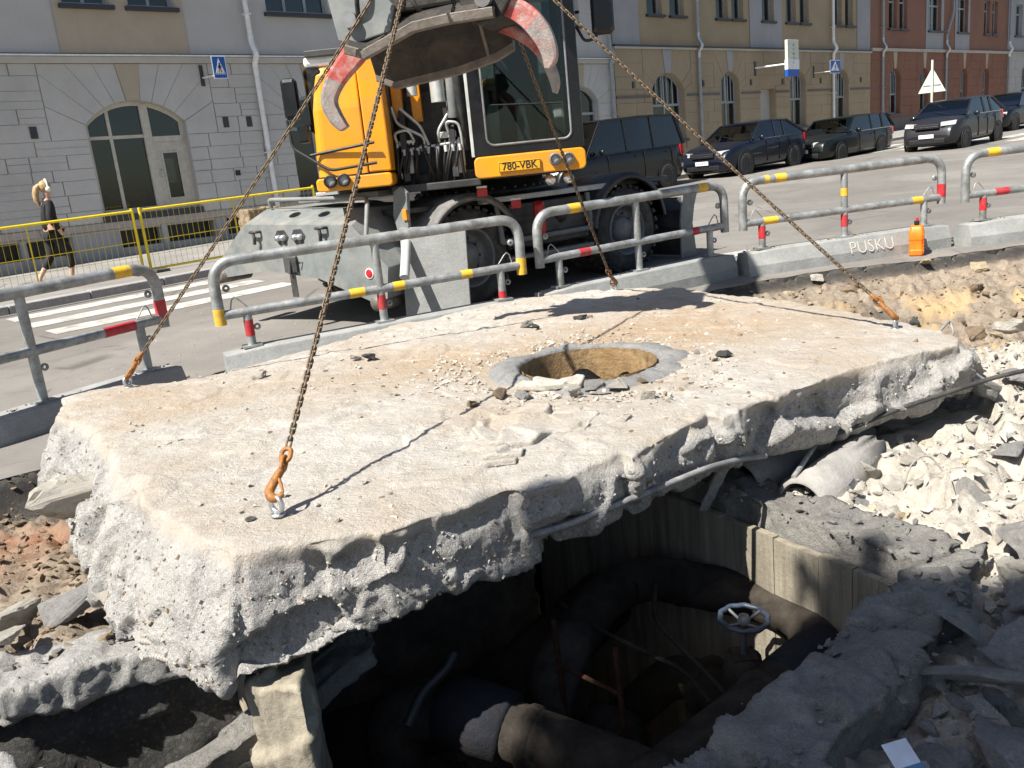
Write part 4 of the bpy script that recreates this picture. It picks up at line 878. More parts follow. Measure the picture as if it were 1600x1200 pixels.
    store(me, V2, {'side': np.clip(side + 0.0 * inh, 0, 1), 'sand': sand}); link('slab_body', me, 'slab_concrete', root)
    # mortar ring and tan lining of the manhole
    m = MB(); ring = []; ns = 96
    prof = [(HOLE_R - 0.03, -0.06), (HOLE_R - 0.032, 0.022), (HOLE_R - 0.01, 0.036), (HOLE_R + 0.05, 0.030), (HOLE_R + 0.10, 0.014), (HOLE_R + 0.14, -0.02)]
    rr = [[] for _ in prof]
    for k in range(ns):
        a = 2 * math.pi * k / ns; q = 0.5 + 0.7 * math.sin(a * 1.0 - 0.2); w_ = float(fbm(np.array([[math.cos(a) * 2.2, math.sin(a) * 2.2, 3.0]]), 3)[0]); hh = 0.55 + 0.5 * q + w_ * 0.5
        for i, (r_, h) in enumerate(prof):
            rad = r_ + (w_ * 0.09 + 0.03 * math.sin(3 * a)) * (i >= 3) + rs.normal() * 0.005; rr[i].append((HOLE_C[0] + rad * math.cos(a), HOLE_C[1] + rad * math.sin(a), ZT + h * max(0.25, hh) + rs.normal() * 0.004))
    loft(m, rr, True, False, True); m.build('mortar_ring', 'mortar', root)
    m = MB(); rr = []
    for i, h in enumerate(np.linspace(0.02, -0.36, 12)):
        ring = []
        for k in range(ns):
            a = 2 * math.pi * k / ns; lo = 0.02 if i < 11 else 0; w_ = float(perlin(np.array([[math.cos(a) * 3, math.sin(a) * 3, h * 9]]))[0])
            hz_ = h; ring.append((HOLE_C[0] + (HOLE_R - 0.045 - 0.006 * w_) * math.cos(a), HOLE_C[1] + (HOLE_R - 0.045 - 0.006 * w_) * math.sin(a), ZT + hz_ - (0.16 * float(perlin(np.array([[math.cos(a) * 2.6, math.sin(a) * 2.6, 7.7]]))[0]) * (i == 4))))
        rr.append(ring)
    loft(m, rr[:5], True, False, True); m.build('hole_lining', 'hole_tan', root, fix=False)
    return root
SLAB = slab()
# ------------------------------------------------------------------ chamber under the slab
nw = [[(-.10, 1.62), (.42, 2.06), (.66, 1.88), (.38, 1.62), (.1, 1.35)], [(.43, 2.07), (1.02, 2.565), (1.25, 2.43), (1.16, 2.34), (.82, 2.03), (.67, 1.89)], [(1.035, 2.575), (1.45, 2.93), (1.77, 3.04), (1.52, 2.72), (1.27, 2.45)]]
for k, q in enumerate(nw):
    NW = rough_prism('pit_wall', q, -2.3, -0.22 - (.02, 0, .012)[k], 0.0155, 0.020, 'wall_concrete', None, 3 + k * 5, 0.016, 0.03)
    tag(NW, ('nearest broken piece of the chamber side wall at the bottom edge', 'middle piece of the broken chamber side wall in shade', 'corner piece of the chamber side wall at the right')[k], 'wall', 'walls of the opened chamber')
EW = rough_prism('pit_wall', [(1.45, 2.95), (1.70, 3.06), (1.42, 3.50), (1.02, 4.16), (.40, 5.33), (.11, 5.22), (.78, 4.10), (1.14, 3.50)], -2.3, -0.23, 0.0165, 0.014, 'wall_concrete', None, 9, 0.014, 0.03)
tag(EW, 'chamber end wall with a sunlit patch behind the blue handwheel', 'wall', 'walls of the opened chamber')
# board-marked inner face of the end wall: single boards
ew = thing('board_lining', 'board marked inner lining of the chamber end wall', 'wall lining', (0, 0, 0))
A = np.array([1.43, 2.94]); Bq = np.array([.10, 5.24]); L = np.linalg.norm(Bq - A); dd = (Bq - A) / L; nn = np.array([-dd[1], dd[0]]); nn = nn if nn @ np.array([-1, -.6]) > 0 else -nn
rb = random.Random(4); x = 0.0
while x < L - 0.02:
    wv = rb.uniform(0.11, 0.17); x2 = min(L, x + wv); o_ = 0.035 + rb.uniform(0, 0.004); q = []
    for h in (-2.28, -0.34 + rb.uniform(-.008, .008)):
        for (t, d_) in ((x + .0012, 0.0), (x2 - .0012, 0.0), (x2 - .0012, o_), (x + .0012, o_)):
            pt = A + dd * t + nn * d_; q.append((pt[0], pt[1], h))
    MB().hexa(q).build('board_strip', 'board_concrete', ew); x = x2
LW = rough_prism('pit_wall', [(-.97, 2.52), (-.76, 2.44), (-.80, 2.75), (-1.80, 4.45), (-2.0, 4.36), (-1.04, 2.82)], -2.3, -0.20, 0.016, 0.008, 'board_concrete', None, 15, 0.008, 0.01)
tag(LW, 'narrow upright concrete wall end, sunlit, under the near left slab corner', 'wall', 'walls of the opened chamber')
fl = MB().add([(-2.4, 1.0, -2.3), (2.2, 1.0, -2.3), (2.2, 6.2, -2.3), (-2.4, 6.2, -2.3)], [(0, 1, 2, 3)]).build('pit_floor', 'soil', None, fix=False); fl['kind'] = 'structure'
FW = rough_prism('pit_wall', [(-1.9, 4.38), (.05, 5.66), (-.1, 5.95), (-2.1, 4.65)], -2.3, -0.28, 0.04, 0.03, 'wall_concrete', None, 19)
tag(FW, 'far chamber wall hidden in darkness below the slab', 'wall', 'walls of the opened chamber')
# left shaft: sunlit ledge beam, its rear face, and side walls
LB = rough_prism('ledge_beam', [(-2.6, 2.62), (-1.95, 2.76), (-1.28, 3.06), (-1.05, 3.18), (-1.2, 3.42), (-2.05, 3.02), (-2.65, 2.86)], -0.42, -0.275, 0.016, 0.014, 'rubble_grey', None, 23, 0.012, 0.02)
tag(LB, 'sunlit rough concrete ledge beam over the dark shaft at lower left', 'beam')
SW = rough_prism('shaft_wall', [(-2.45, 2.45), (-1.92, 2.58), (-1.46, 2.26), (-1.1, 1.7), (-.5, 1.3), (-.7, 1.0), (-1.5, 1.6), (-2.2, 2.1)], -2.3, -0.31, 0.018, 0.02, 'rubble_grey', None, 27, 0.02, 0.03)
tag(SW, 'broken concrete shaft edge at the bottom left corner', 'wall')
RB_ = rough_prism('shaft_back_wall', [(-2.6, 2.72), (-1.95, 2.80), (-1.05, 3.22), (-1.15, 3.45), (-2.65, 3.0)], -2.3, -0.42, 0.03, 0.008, 'rubble_dark', None, 29); tag(RB_, 'rear wall of the lower left shaft with its shade painted in', 'wall')  # dark material paints in the shade below slab and ledge
bb = rough_prism('fallen_beam', [(-.62, -.06), (.62, -.08), (.64, .07), (-.60, .08)], -.05, .05, 0.016, 0.018, 'wall_concrete', None, 31, 0.012, 0.02)
bb.location = (-1.12, 2.62, -0.52); bb.rotation_euler = (0.1, -0.26, R(38)); tag(bb, 'narrow broken concrete beam lying slanted in the lower left shaft', 'beam')
# ------------------------------------------------------------------ rubble
def chunk_mesh(name, seed, flat=0.6, detail=0, n=16):
    rs = np.random.RandomState(seed); pts = rs.uniform(-1, 1, size=(n, 3)); pts /= np.maximum(np.abs(pts).max(1), 0.55)[:, None] * rs.uniform(1.0, 1.35, size=(n, 1))
    pts *= np.array([1, rs.uniform(0.6, 0.95), flat * rs.uniform(0.7, 1.1)]); bm = bmesh.new(); vs = [bm.verts.new(p) for p in pts]
    r_ = bmesh.ops.convex_hull(bm, input=vs); bmesh.ops.delete(bm, geom=list({g for g in r_['geom_interior'] + r_['geom_unused'] if isinstance(g, bmesh.types.BMVert)}), context='VERTS')
    if detail:
        bmesh.ops.bevel(bm, geom=list(bm.edges), offset=0.02, segments=1, affect='EDGES'); bmesh.ops.triangulate(bm, faces=bm.faces)
        for _ in range(detail): bmesh.ops.subdivide_edges(bm, edges=[e_ for e_ in bm.edges if e_.calc_length() > 0.1], cuts=1, use_grid_fill=True)
        bmesh.ops.triangulate(bm, faces=bm.faces); bm.normal_update(); V = np.array([v.co[:] for v in bm.verts]); N = np.array([v.normal[:] for v in bm.verts])
        D = fbm(V * 1.6 + seed, 2) * 0.05 + facets(V, 0.5, 0.03, 0.2, seed & 63, 60) + fbm(V * 9 + seed, 3) * 0.03
        for v, c in zip(bm.verts, V + N * D[:, None]): v.co = c
    bmesh.ops.recalc_face_normals(bm, faces=bm.faces); me = bpy.data.meshes.new(name); bm.to_mesh(me); bm.free(); return me
LIB = {}
for mname in ('rubble_pale', 'rubble_grey', 'rubble_tan', 'rubble_dark', 'rubble_brown'):
    LIB[mname] = []
    for k in range(6):
        me = chunk_mesh('chunk', 100 + k * 7 + len(mname), 0.45 + 0.1 * (k % 4), 2); me.materials.append(MATS[mname]); LIB[mname].append(me)
rq = random.Random(77)
def put_chunk(x, y, z, size, mname, label, group, rot=None, sc=(1, 1, 1), name='concrete_chunk', cat='rubble', which=None):
    o = bpy.data.objects.new(name, rq.choice(LIB[mname]) if which is None else LIB[mname][which]); COL.objects.link(o); o.location = (x, y, z)
    o.rotation_euler = rot or (rq.uniform(-.5, .5), rq.uniform(-.5, .5), rq.uniform(0, 6.28)); s = size / 2; o.scale = (s * sc[0], s * sc[1], s * sc[2]); return tag(o, label, cat, group)
slab_xy = [(b[0], b[1]) for b in SLAB_B]
def inside(x, y, poly):
    r_ = False; j = len(poly) - 1
    for i in range(len(poly)):
        xi, yi = poly[i][0], poly[i][1]; xj, yj = poly[j][0], poly[j][1]
        if (yi > y) != (yj > y) and x < (xj - xi) * (y - yi) / (yj - yi) + xi: r_ = not r_
        j = i
    return r_
EWp = [(1.43, 2.9), (1.72, 3.06), (1.42, 3.53), (1.02, 4.2), (.42, 5.4), (.0, 5.3)]
NWp = [(-.10, 1.62), (1.45, 2.93), (1.8, 3.04), (1.56, 2.68), (1.2, 2.3), (.86, 2.0), (.42, 1.58), (.1, 1.31)]
cnt = 0
while cnt < 190:                                     # pale rubble field right of the chamber
    x, y = rq.uniform(1.2, 4.9), rq.uniform(2.9, 6.6)
    if inside(x, y, slab_xy) or inside(x, y, EWp) or inside(x, y, NWp) or inside(x, y, PIT) or y > 3.0 + 1.05 * x: continue
    sz = 0.045 + 0.13 * rq.random() ** 2.6
    mt = rq.choices(['rubble_pale', 'rubble_grey', 'rubble_tan'], (0.66, 0.2, 0.14))[0]
    lab = '%s %s lump in the sunlit rubble %s' % ('larger' if sz > .13 else 'fist sized' if sz > .085 else 'small', {'rubble_pale': 'pale concrete', 'rubble_grey': 'grey concrete', 'rubble_tan': 'tan stone'}[mt], 'beside the clay pipes' if y < 4.3 and x < 2.1 else 'toward the right frame edge' if x > 3.2 else 'under the slab right tip' if y > 4.2 else 'behind the chamber end wall')
    put_chunk(x, y, HZ(x, y) + sz * 0.12, sz, mt, lab, 'rubble lumps right of the chamber'); cnt += 1
cnt = 0
while cnt < 80:                                      # shaded rubble, lower right
    x, y = rq.uniform(0.6, 2.5), rq.uniform(1.5, 3.1)
    if inside(x, y, NWp) or inside(x, y, EWp) or inside(x, y, PIT) or y > 1.3 + 0.9 * x or (x < 1.0 and y > 2.0): continue
    sz = 0.06 + 0.17 * rq.random() ** 2.2
    mt = rq.choices(['rubble_grey', 'rubble_pale', 'rubble_dark'], (0.8, 0.15, 0.05))[0]
    put_chunk(x, y, HZ(x, y) + sz * 0.15, sz, mt, '%s %s rubble lump in the shade %s' % ('larger' if sz > .15 else 'small', {'rubble_pale': 'pale', 'rubble_grey': 'grey', 'rubble_dark': 'dark'}[mt], 'close against the chamber wall' if y > .6 * x + 1.1 else 'in the bottom right corner'), 'shaded rubble at lower right'); cnt += 1
cnt = 0
while cnt < 80:                                      # back cut, brown lumps
    x, y = rq.uniform(2.0, 6.0), rq.uniform(5.9, 8.7)
    if inside(x, y, slab_xy) or not inside(x, y, EXC): continue
    sz = 0.05 + 0.16 * rq.random() ** 2
    put_chunk(x, y, HZ(x, y) + sz * 0.1, sz, rq.choices(['rubble_brown', 'rubble_dark', 'rubble_tan', 'rubble_pale'], (0.66, 0.12, 0.12, 0.1))[0], '%s clod on the cut bank %s' % ('larger earth' if sz > .12 else 'small earth', 'just behind the slab' if x < 3.2 else 'near the orange can' if x < 4.6 else 'at the right frame edge'), 'earth clods on the bank', name='earth_clod', cat='clod'); cnt += 1
cnt = 0
while cnt < 80:                                      # left dirt bank
    x, y = rq.uniform(-3.6, -1.6), rq.uniform(2.9, 5.0)
    if inside(x, y, slab_xy) or inside(x, y, PIT) or not inside(x, y, EXC): continue
    sz = 0.025 + 0.07 * rq.random() ** 2
    put_chunk(x, y, HZ(x, y) + sz * 0.1, sz, rq.choices(['rubble_brown', 'rubble_grey', 'rubble_tan'], (0.5, 0.3, 0.2))[0], '%s stone in the earth %s' % ('fist sized' if sz > .055 else 'small', 'by the left asphalt edge' if y > 4.2 else 'above the lower left ledge' if y < 3.5 else 'left of the leaning block'), 'stones in the left earth bank', name='stone', cat='stone'); cnt += 1
def small_debris(name, n, gen, mat, label, smin, smax):
    m = MB(); lib = []
    for k in range(8):
        me = chunk_mesh('t', 500 + k, 0.6, 0, 9); lib.append(([v.co[:] for v in me.vertices], [tuple(p.vertices) for p in me.polygons])); bpy.data.meshes.remove(me)
    c = 0
    while c < n:
        p = gen()
        if p is None: continue
        V, F = rq.choice(lib); s = (smin + (smax - smin) * rq.random() ** 3) / 2; M = Matrix.Translation(p) @ Matrix.Rotation(rq.uniform(0, 6.28), 4, 'Z') @ Matrix.Rotation(rq.uniform(-.6, .6), 4, 'X') @ Matrix.Diagonal((s, s, s * 0.8, 1))
        m.add([tuple(M @ Vector(v)) for v in V], F); c += 1
    o = m.build(name, mat, None, fix=False); return tag(o, label, 'debris', kind='stuff')
def g_right():
    x, y = rq.uniform(1.0, 5.2), rq.uniform(2.6, 6.6)
    if inside(x, y, slab_xy) or inside(x, y, EWp) or inside(x, y, NWp) or inside(x, y, PIT) or y > 3.0 + 1.05 * x: return None
    return (x, y, HZ(x, y) + 0.003)
small_debris('fine_rubble', 3600, g_right, 'rubble_pale', 'fine pale crushed concrete strewn between the lumps', 0.008, 0.09)
small_debris('grey_rubble', 1300, g_right, 'rubble_grey', 'grey crushed concrete bits mixed into the pale rubble', 0.01, 0.07)
small_debris('tan_rubble', 700, g_right, 'rubble_tan', 'tan stone bits mixed into the pale rubble', 0.008, 0.05)
def g_left():
    x, y = rq.uniform(-3.8, -1.4), rq.uniform(2.6, 5.2)
    if inside(x, y, slab_xy) or inside(x, y, PIT) or not inside(x, y, EXC): return None
    return (x, y, HZ(x, y) + 0.003)
small_debris('earth_crumbs', 3000, g_left, 'rubble_brown', 'loose earth crumbs left of the slab', 0.008, 0.06)
def g_shade():
    x, y = rq.uniform(0.6, 3.0), rq.uniform(1.2, 3.2)
    if inside(x, y, EWp) or inside(x, y, NWp) or inside(x, y, PIT) or y > 1.35 + 0.95 * x: return None
    return (x, y, HZ(x, y) + 0.003)
small_debris('shaded_gravel', 2600, g_shade, 'rubble_grey', 'grey gravel and crumbs in the shade at lower right', 0.012, 0.13)
def g_back():
    x, y = rq.uniform(1.8, 6.2), rq.uniform(5.6, 8.75)
    if inside(x, y, slab_xy) or not inside(x, y, EXC): return None
    return (x, y, HZ(x, y) + 0.003)
small_debris('bank_crumbs', 2200, g_back, 'rubble_brown', 'loose crumbs on the brown cut bank', 0.012, 0.06)
SLABIN = [(p[0] * 0.96 + 0.0, p[1] * 0.96 + 0.19) for p in SLAB_T]
def g_top():
    if rq.random() < 0.45:
        a = rq.uniform(0, 6.28); r_ = HOLE_R + 0.08 + abs(rq.gauss(0, 0.28)); x, y = HOLE_C[0] + r_ * math.cos(a) - 0.12, HOLE_C[1] + r_ * math.sin(a)
    else: x, y = rq.uniform(-2.7, 2.4), rq.uniform(2.6, 7.4)
    if not inside(x, y, SLABIN) or math.hypot(x - HOLE_C[0], y - HOLE_C[1]) < HOLE_R + 0.03: return None
    return (x, y, ZT + 0.002)
small_debris('slab_crumbs', 2300, g_top, 'rubble_pale', 'loose crumbs and chips lying on the slab top', 0.006, 0.045)
small_debris('dark_slab_crumbs', 800, g_top, 'rubble_brown', 'dark earth crumbs lying on the slab top', 0.006, 0.04)
# single lumps on the slab
for (x, y, s, mt, lab) in [(-.88, 5.35, .11, 'rubble_dark', 'dark grey lump of asphalt on the left half of the slab top'), (-.98, 5.42, .07, 'rubble_grey', 'small grey lump beside the dark asphalt lump on the slab'), (-1.52, 5.12, .10, 'rubble_pale', 'pale stone near the left edge of the slab top'), (.14, 5.95, .12, 'rubble_grey', 'grey mortar lump behind the manhole, next to a dark one'), (.20, 5.86, .07, 'rubble_dark', 'dark lump in front of the mortar lump behind the manhole'), (.52, 6.0, .10, 'rubble_dark', 'dark clod behind the manhole rim'), (.60, 6.05, .06, 'rubble_brown', 'brown clod behind the manhole rim'), (1.15, 4.50, .09, 'rubble_dark', 'dark lump right of the manhole'), (1.03, 4.62, .05, 'rubble_grey', 'small grey lump between manhole and dark lump'), (1.08, 4.42, .045, 'rubble_brown', 'small brown lump right of the manhole'),
        (.40, 4.10, .12, 'rubble_grey', 'grey broken rim piece at the near edge of the manhole'), (.52, 4.06, .13, 'rubble_pale', 'pale broken rim piece at the near edge of the manhole'), (.28, 4.02, .10, 'rubble_pale', 'flat pale rim piece on the near left of the manhole'), (.64, 4.12, .07, 'rubble_brown', 'brown rim crumb at the near right of the manhole'), (.62, 3.86, .08, 'rubble_pale', 'pale lump a hand below the manhole'), (-.06, 4.12, .11, 'rubble_brown', 'brown mortar piece left of the near manhole rim'), (.05, 4.06, .09, 'rubble_grey', 'grey mortar piece at the near left rim'), (-.2, 4.02, .07, 'rubble_brown', 'brown crumb where the chain shadow ends')]:
    put_chunk(x, y, ZT + s * 0.22, s, mt, lab, 'lumps lying on the slab', rot=(rq.uniform(-.25, .25), rq.uniform(-.25, .25), rq.uniform(0, 6)))
def flake(name, poly, z, h, mat, label, tilt=(0, 0)):
    o = rough_prism(name, poly, z, z + h, 0.0065, 0.003, mat, None, rq.randint(0, 90), 0.003, 0.02); return tag(o, label, 'flake', 'mortar flakes on the slab')
flake('mortar_flake', [(-.12, 3.36), (.06, 3.34), (.14, 3.44), (.28, 3.42), (.36, 3.60), (.28, 3.78), (.08, 3.88), (-.10, 3.78), (-.20, 3.58)], ZT - 0.012, 0.034, 'slab_concrete', 'large thin mortar crust patch on the slab below the manhole')
flake('mortar_flake', [(-.14, 3.22), (0.0, 3.20), (.02, 3.28), (-.12, 3.32)], ZT - 0.008, 0.028, 'slab_concrete', 'small mortar flake just below the large crust patch')
flake('mortar_flake', [(-.17, 3.12), (-.02, 3.13), (.0, 3.17), (-.16, 3.17)], ZT - 0.008, 0.024, 'slab_concrete', 'thin long mortar flake farthest below the crust patch')
flake('mortar_flake', [(.30, 3.52), (.46, 3.50), (.50, 3.58), (.34, 3.62)], ZT - 0.008, 0.026, 'slab_concrete', 'mortar flake at the right end of the crust patch')
flake('rim_plate', [(.02, 4.20), (.16, 4.14), (.34, 4.11), (.36, 4.17), (.18, 4.21), (.05, 4.27)], ZT + 0.01, 0.035, 'rubble_pale', 'long flat pale rim plate at the near left edge of the manhole')
# named larger pieces
big = [(-2.20, 3.98, .03, .50, (1, .85, .85), (0.25, 0.05, 0.75), 'rubble_pale', 'large angular block leaning on the slab left edge', 2),
    (-1.86, 3.26, -.19, .38, (1, .7, .6), (0.2, -.2, 0.3), 'rubble_grey', 'grey block below the slab left face, nearest the ledge', 1), (-2.12, 3.22, -.20, .28, (1, .8, .7), (0.5, .2, 1.3), 'rubble_pale', 'pale block beside the grey block above the ledge', 3), (-1.62, 3.16, -.18, .26, (1, .8, .7), (0.5, -.3, 2.3), 'rubble_pale', 'pale split block above the right end of the ledge', 4), (-2.32, 3.08, -.20, .30, (1, .7, .7), (0.1, .3, 0.6), 'rubble_grey', 'grey block above the ledge at the left frame edge', 0), (-2.0, 3.0, -.19, .17, (1, .9, .6), (0.1, .2, 2.6), 'rubble_pale', 'small pale block resting on the ledge', 5), (-1.48, 3.24, -.22, .12, (1, .9, .6), (0.4, .2, 2.6), 'rubble_tan', 'small tan block under the slab left corner', 5),
    (1.95, 3.02, -.16, .42, (1, .8, .8), (0.25, 0.2, 0.5), 'rubble_grey', 'large angular block at the right frame edge on the wall corner', 3), (1.75, 2.70, -.24, .34, (1, .8, .55), (-.1, 0.15, 1.2), 'rubble_grey', 'flat grey block below the large corner block', 1), (1.62, 2.38, -.26, .42, (1, .75, .55), (0.1, -.2, 0.4), 'rubble_grey', 'broad grey block right of the chamber wall', 0), (1.30, 2.20, -.22, .40, (1.1, .55, .32), (0.5, 0.35, 2.2), 'rubble_grey', 'slanted broken plate lying on the chamber wall outer side', 4), (1.20, 1.92, -.30, .44, (1, .8, .7), (0.4, 0.1, 0.9), 'rubble_grey', 'big shaded block at the bottom edge right of the wall', 2), (1.62, 1.95, -.3, .36, (1, .8, .6), (0.1, 0.4, 2.9), 'rubble_grey', 'shaded block in the bottom right corner', 5), (2.0, 2.30, -.28, .30, (1, .8, .6), (0.3, 0.1, 0.2), 'rubble_grey', 'shaded block at the right frame edge, lowest', 3), (1.40, 2.52, -.23, .30, (1.1, .6, .3), (0.5, .4, 0.9), 'rubble_grey', 'tilted slab piece against the chamber wall', 1),
    (2.50, 4.50, -.02, .34, (1, .8, .7), (0.3, 0.5, 0.2), 'rubble_grey', 'grey block under the right tip of the slab', 2), (2.80, 4.62, -.05, .26, (1, .8, .6), (0.2, 0.1, 1.0), 'rubble_grey', 'grey block just beyond the right tip of the slab', 4), (3.35, 5.55, .0, .30, (1, .8, .8), (0.1, 0.3, 1.9), 'rubble_pale', 'white block at the right frame edge on the rubble', 0), (2.55, 3.62, -.20, .26, (1, .6, .3), (0.1, 0.1, 0.6), 'rubble_pale', 'flat pale slab piece in the right rubble', 5), (1.62, 3.98, -.22, .16, (1, .8, .6), (0.1, 0.3, 0.6), 'rubble_tan', 'tan lump beside the two clay pipes', 1), (1.70, 3.70, -.24, .17, (1, .8, .6), (0.3, 0.1, 1.6), 'rubble_pale', 'pale lump in front of the clay pipes', 3),
    (2.75, 7.35, -.32, .30, (1, .8, .8), (0.2, 0.2, 1.0), 'rubble_dark', 'dark broken asphalt lump in the brown bank', 2), (3.05, 7.25, -.34, .26, (1, .8, .7), (0.2, 0.5, 2.0), 'rubble_dark', 'second dark asphalt lump in the brown bank', 4), (2.2, 7.9, -.15, .24, (1, .9, .8), (0.2, 0.5, 2.0), 'rubble_brown', 'brown clod right behind the slab far corner', 0)]
for (x, y, z, s, sc, rot, mt, lab, wh) in big: put_chunk(x, y, z, s, mt, lab, 'larger broken blocks', rot, sc, 'concrete_block' if mt != 'rubble_dark' else 'asphalt_lump', 'rubble', wh)

LBp = [(-2.6, 2.62), (-1.95, 2.76), (-1.28, 3.06), (-1.05, 3.18), (-1.2, 3.42), (-2.05, 3.02), (-2.65, 2.86)]
def g_wall():
    x, y = rq.uniform(-2.5, 1.8), rq.uniform(1.4, 4.3)
    if inside(x, y, NWp) or inside(x, y, EWp): return (x, y, -.218)
    if inside(x, y, LBp): return (x, y, -.272)
    return None
small_debris('wall_chips', 520, g_wall, 'wall_concrete', 'loose chips lying on the broken chamber walls and ledge', 0.008, 0.06)
# ------------------------------------------------------------------ tube barriers on concrete feet
def barrier(p0, p1, label, tapes, zoff=0.0, drop=0.0, text=None, lugs=True, half=None):
    p0 = np.array(p0); p1 = np.array(p1); c = (p0 + p1) / 2; L = float(np.linalg.norm(p1 - p0)); rz = math.atan2(p1[1] - p0[1], p1[0] - p0[0])
    z0, z1 = gxy(*p0) + zoff, gxy(*p1) + zoff; k = (z1 - z0) / L
    o = thing('street_barrier', label, 'barrier', (c[0], c[1], (z0 + z1) / 2), rz, 'tube barriers on concrete feet'); h = L / 2; rt = 0.044
    Z = lambda x, z: z + k * x
    F_ = lambda x, z: z + k * x - drop
    P = lambda x, z, y=0: (x, y, Z(x, z))
    # concrete foot
    f = MB(); e = h - 0.01; w0, w1 = 0.17, 0.12; n = 8; rings = []
    for j in range(n + 1):
        x = -e + 2 * e * j / n; sh = 0.02 if j in (0, n) else 0
        rings.append([(x, -w0 + sh, F_(x, -0.06)), (x, w0 - sh, F_(x, -0.06)), (x, w0 - sh, F_(x, 0.10)), (x, w1 - sh, F_(x, 0.245 - sh)), (x, -w1 + sh, F_(x, 0.245 - sh)), (x, -w0 + sh, F_(x, 0.10))])
    loft(f, rings, True, True, False); foot = f.build('concrete_foot', 'barrier_concrete', o, 0.012)
    fr = MB().tube(fillet([P(-h + 0.03, 0.46), P(-h + 0.03, 0.95), P(h - 0.03, 0.95), P(h - 0.03, 0.46)], 0.19, 8), rt, 14).build('frame_tube', 'galvanised', o)
    MB().cyl(P(-h + 0.03, 0.53), P(h - 0.03, 0.53), rt * 0.86, 14).build('lower_rail', 'galvanised', o)
    for x in (-h + 0.24, 0.0, h - 0.24):
        MB().cyl(P(x, 0.24 - drop), P(x, 0.53 if x else 0.92), rt * 0.8, 12).build('post', 'galvanised', o)
        MB().box((x - 0.075, -0.06, F_(x, 0.245)), (x + 0.075, 0.06, F_(x, 0.262))).build('base_plate', 'galvanised', o)
        g = MB(); g.lathe([(0.012, -0.006), (0.028, -0.006), (0.028, 0.006), (0.012, 0.006)], (x + 0.062, 0, Z(x, 0.40)), 'y', 12); g.box((x + 0.02, -0.006, Z(x, 0.388)), (x + 0.04, 0.006, Z(x, 0.412))); g.build('lug', 'galvanised', o)
    for sx in (-1, 1):
        x = sx * (h - 0.09); MB().tube([P(x - sx * 0.03, 0.565), P(x - sx * 0.05, 0.64), P(x - sx * 0.075, 0.66), P(x - sx * 0.10, 0.64), P(x - sx * 0.16, 0.57)], 0.006, 6).build('wire_hook', 'galvanised', o)
        g = MB(); g.lathe([(0.01, -0.006), (0.03, -0.006), (0.03, 0.006), (0.01, 0.006)], (sx * (h - 0.115), 0, Z(sx * h, 0.74)), 'y', 12); g.build('lug', 'galvanised', o)
    for (where, t, ln, col) in tapes:
        if where == 'top': a, b, r_ = P(t * h - ln / 2, 0.95), P(t * h + ln / 2, 0.95), rt
        elif where == 'low': a, b, r_ = P(t * h - ln / 2, 0.53), P(t * h + ln / 2, 0.53), rt * 0.86
        elif where == 'leg': x = t * (h - 0.03); a, b, r_ = P(x, 0.60 - ln / 2), P(x, 0.60 + ln / 2), rt
        elif where == 'leglow': x = t * (h - 0.03); a, b, r_ = P(x, 0.52 - ln / 2), P(x, 0.52 + ln / 2), rt
        else: x = t * (h - 0.24); a, b, r_ = P(x, where - ln / 2), P(x, where + ln / 2), rt * 0.8
        MB().cyl(a, b, r_ + 0.002, 14).build('tape_band', 'tape_' + col, o)
    if text:
        ang = math.atan2(0.05, 0.145); M = Matrix.Translation((text[1], -w0 + 0.012 - 0.0, 0.125)) @ Matrix.Rotation(0, 4, 'Y') @ Matrix.Rotation(math.pi / 2 - ang, 4, 'X')
        M = Matrix.Translation((text[1], -0.1625, 0.135 + k * text[1])) @ Matrix.Rotation(-math.atan(-k), 4, 'Y').inverted() @ Matrix.Rotation(math.pi / 2 - ang, 4, 'X')
        text_mesh('chalk_writing', text[0], 0.19, 'chalk', foot, M, 0.0007, -0.0035, sx=0.92)
    # leaves and grit caught around the posts
    return o
barrier((-4.0, 5.2), (-2.72, 6.95), 'tube barrier at the left frame edge with red and yellow tape', [('top', 0.72, .14, 'yellow'), ('low', 0.62, .26, 'red'), ('leg', 1, .16, 'red')], zoff=0.02, drop=.09)
barrier((-2.28, 6.82), (0.22, 7.84), 'long tube barrier in front of the grey excavator stabiliser', [('leglow', -1, .13, 'yellow'), ('low', -0.15, .13, 'yellow'), ('low', 0.12, .10, 'yellow'), ('low', 0.58, .10, 'yellow'), (0.40, -1, .13, 'red'), (0.42, 0, .12, 'red'), ('leglow', 1, .15, 'yellow'), (0.30, 1, .06, 'red')])
barrier((0.34, 7.98), (2.40, 9.10), 'tube barrier in front of the right excavator wheel', [('top', -0.62, .12, 'yellow'), ('top', 0.72, .12, 'yellow'), ('low', -0.55, .12, 'red'), ('low', 0.62, .09, 'red')])
barrier((2.52, 9.02), (4.86, 9.46), 'tube barrier whose concrete foot carries chalk writing', [('top', -0.62, .12, 'yellow'), ('top', -0.75, .05, 'yellow'), ('low', -0.72, .16, 'yellow'), ('low', 0.72, .12, 'yellow'), (0.72, 0, .08, 'yellow'), (0.42, 0, .12, 'red'), (0.42, -1, .13, 'red'), ('leg', 1, .14, 'red')], text=('PUSKU', 0.22))
barrier((4.98, 9.30), (7.3, 9.55), 'tube barrier at the right frame edge', [('top', -0.72, .14, 'yellow'), ('low', -0.62, .16, 'red'), (0.42, -1, .13, 'red')])
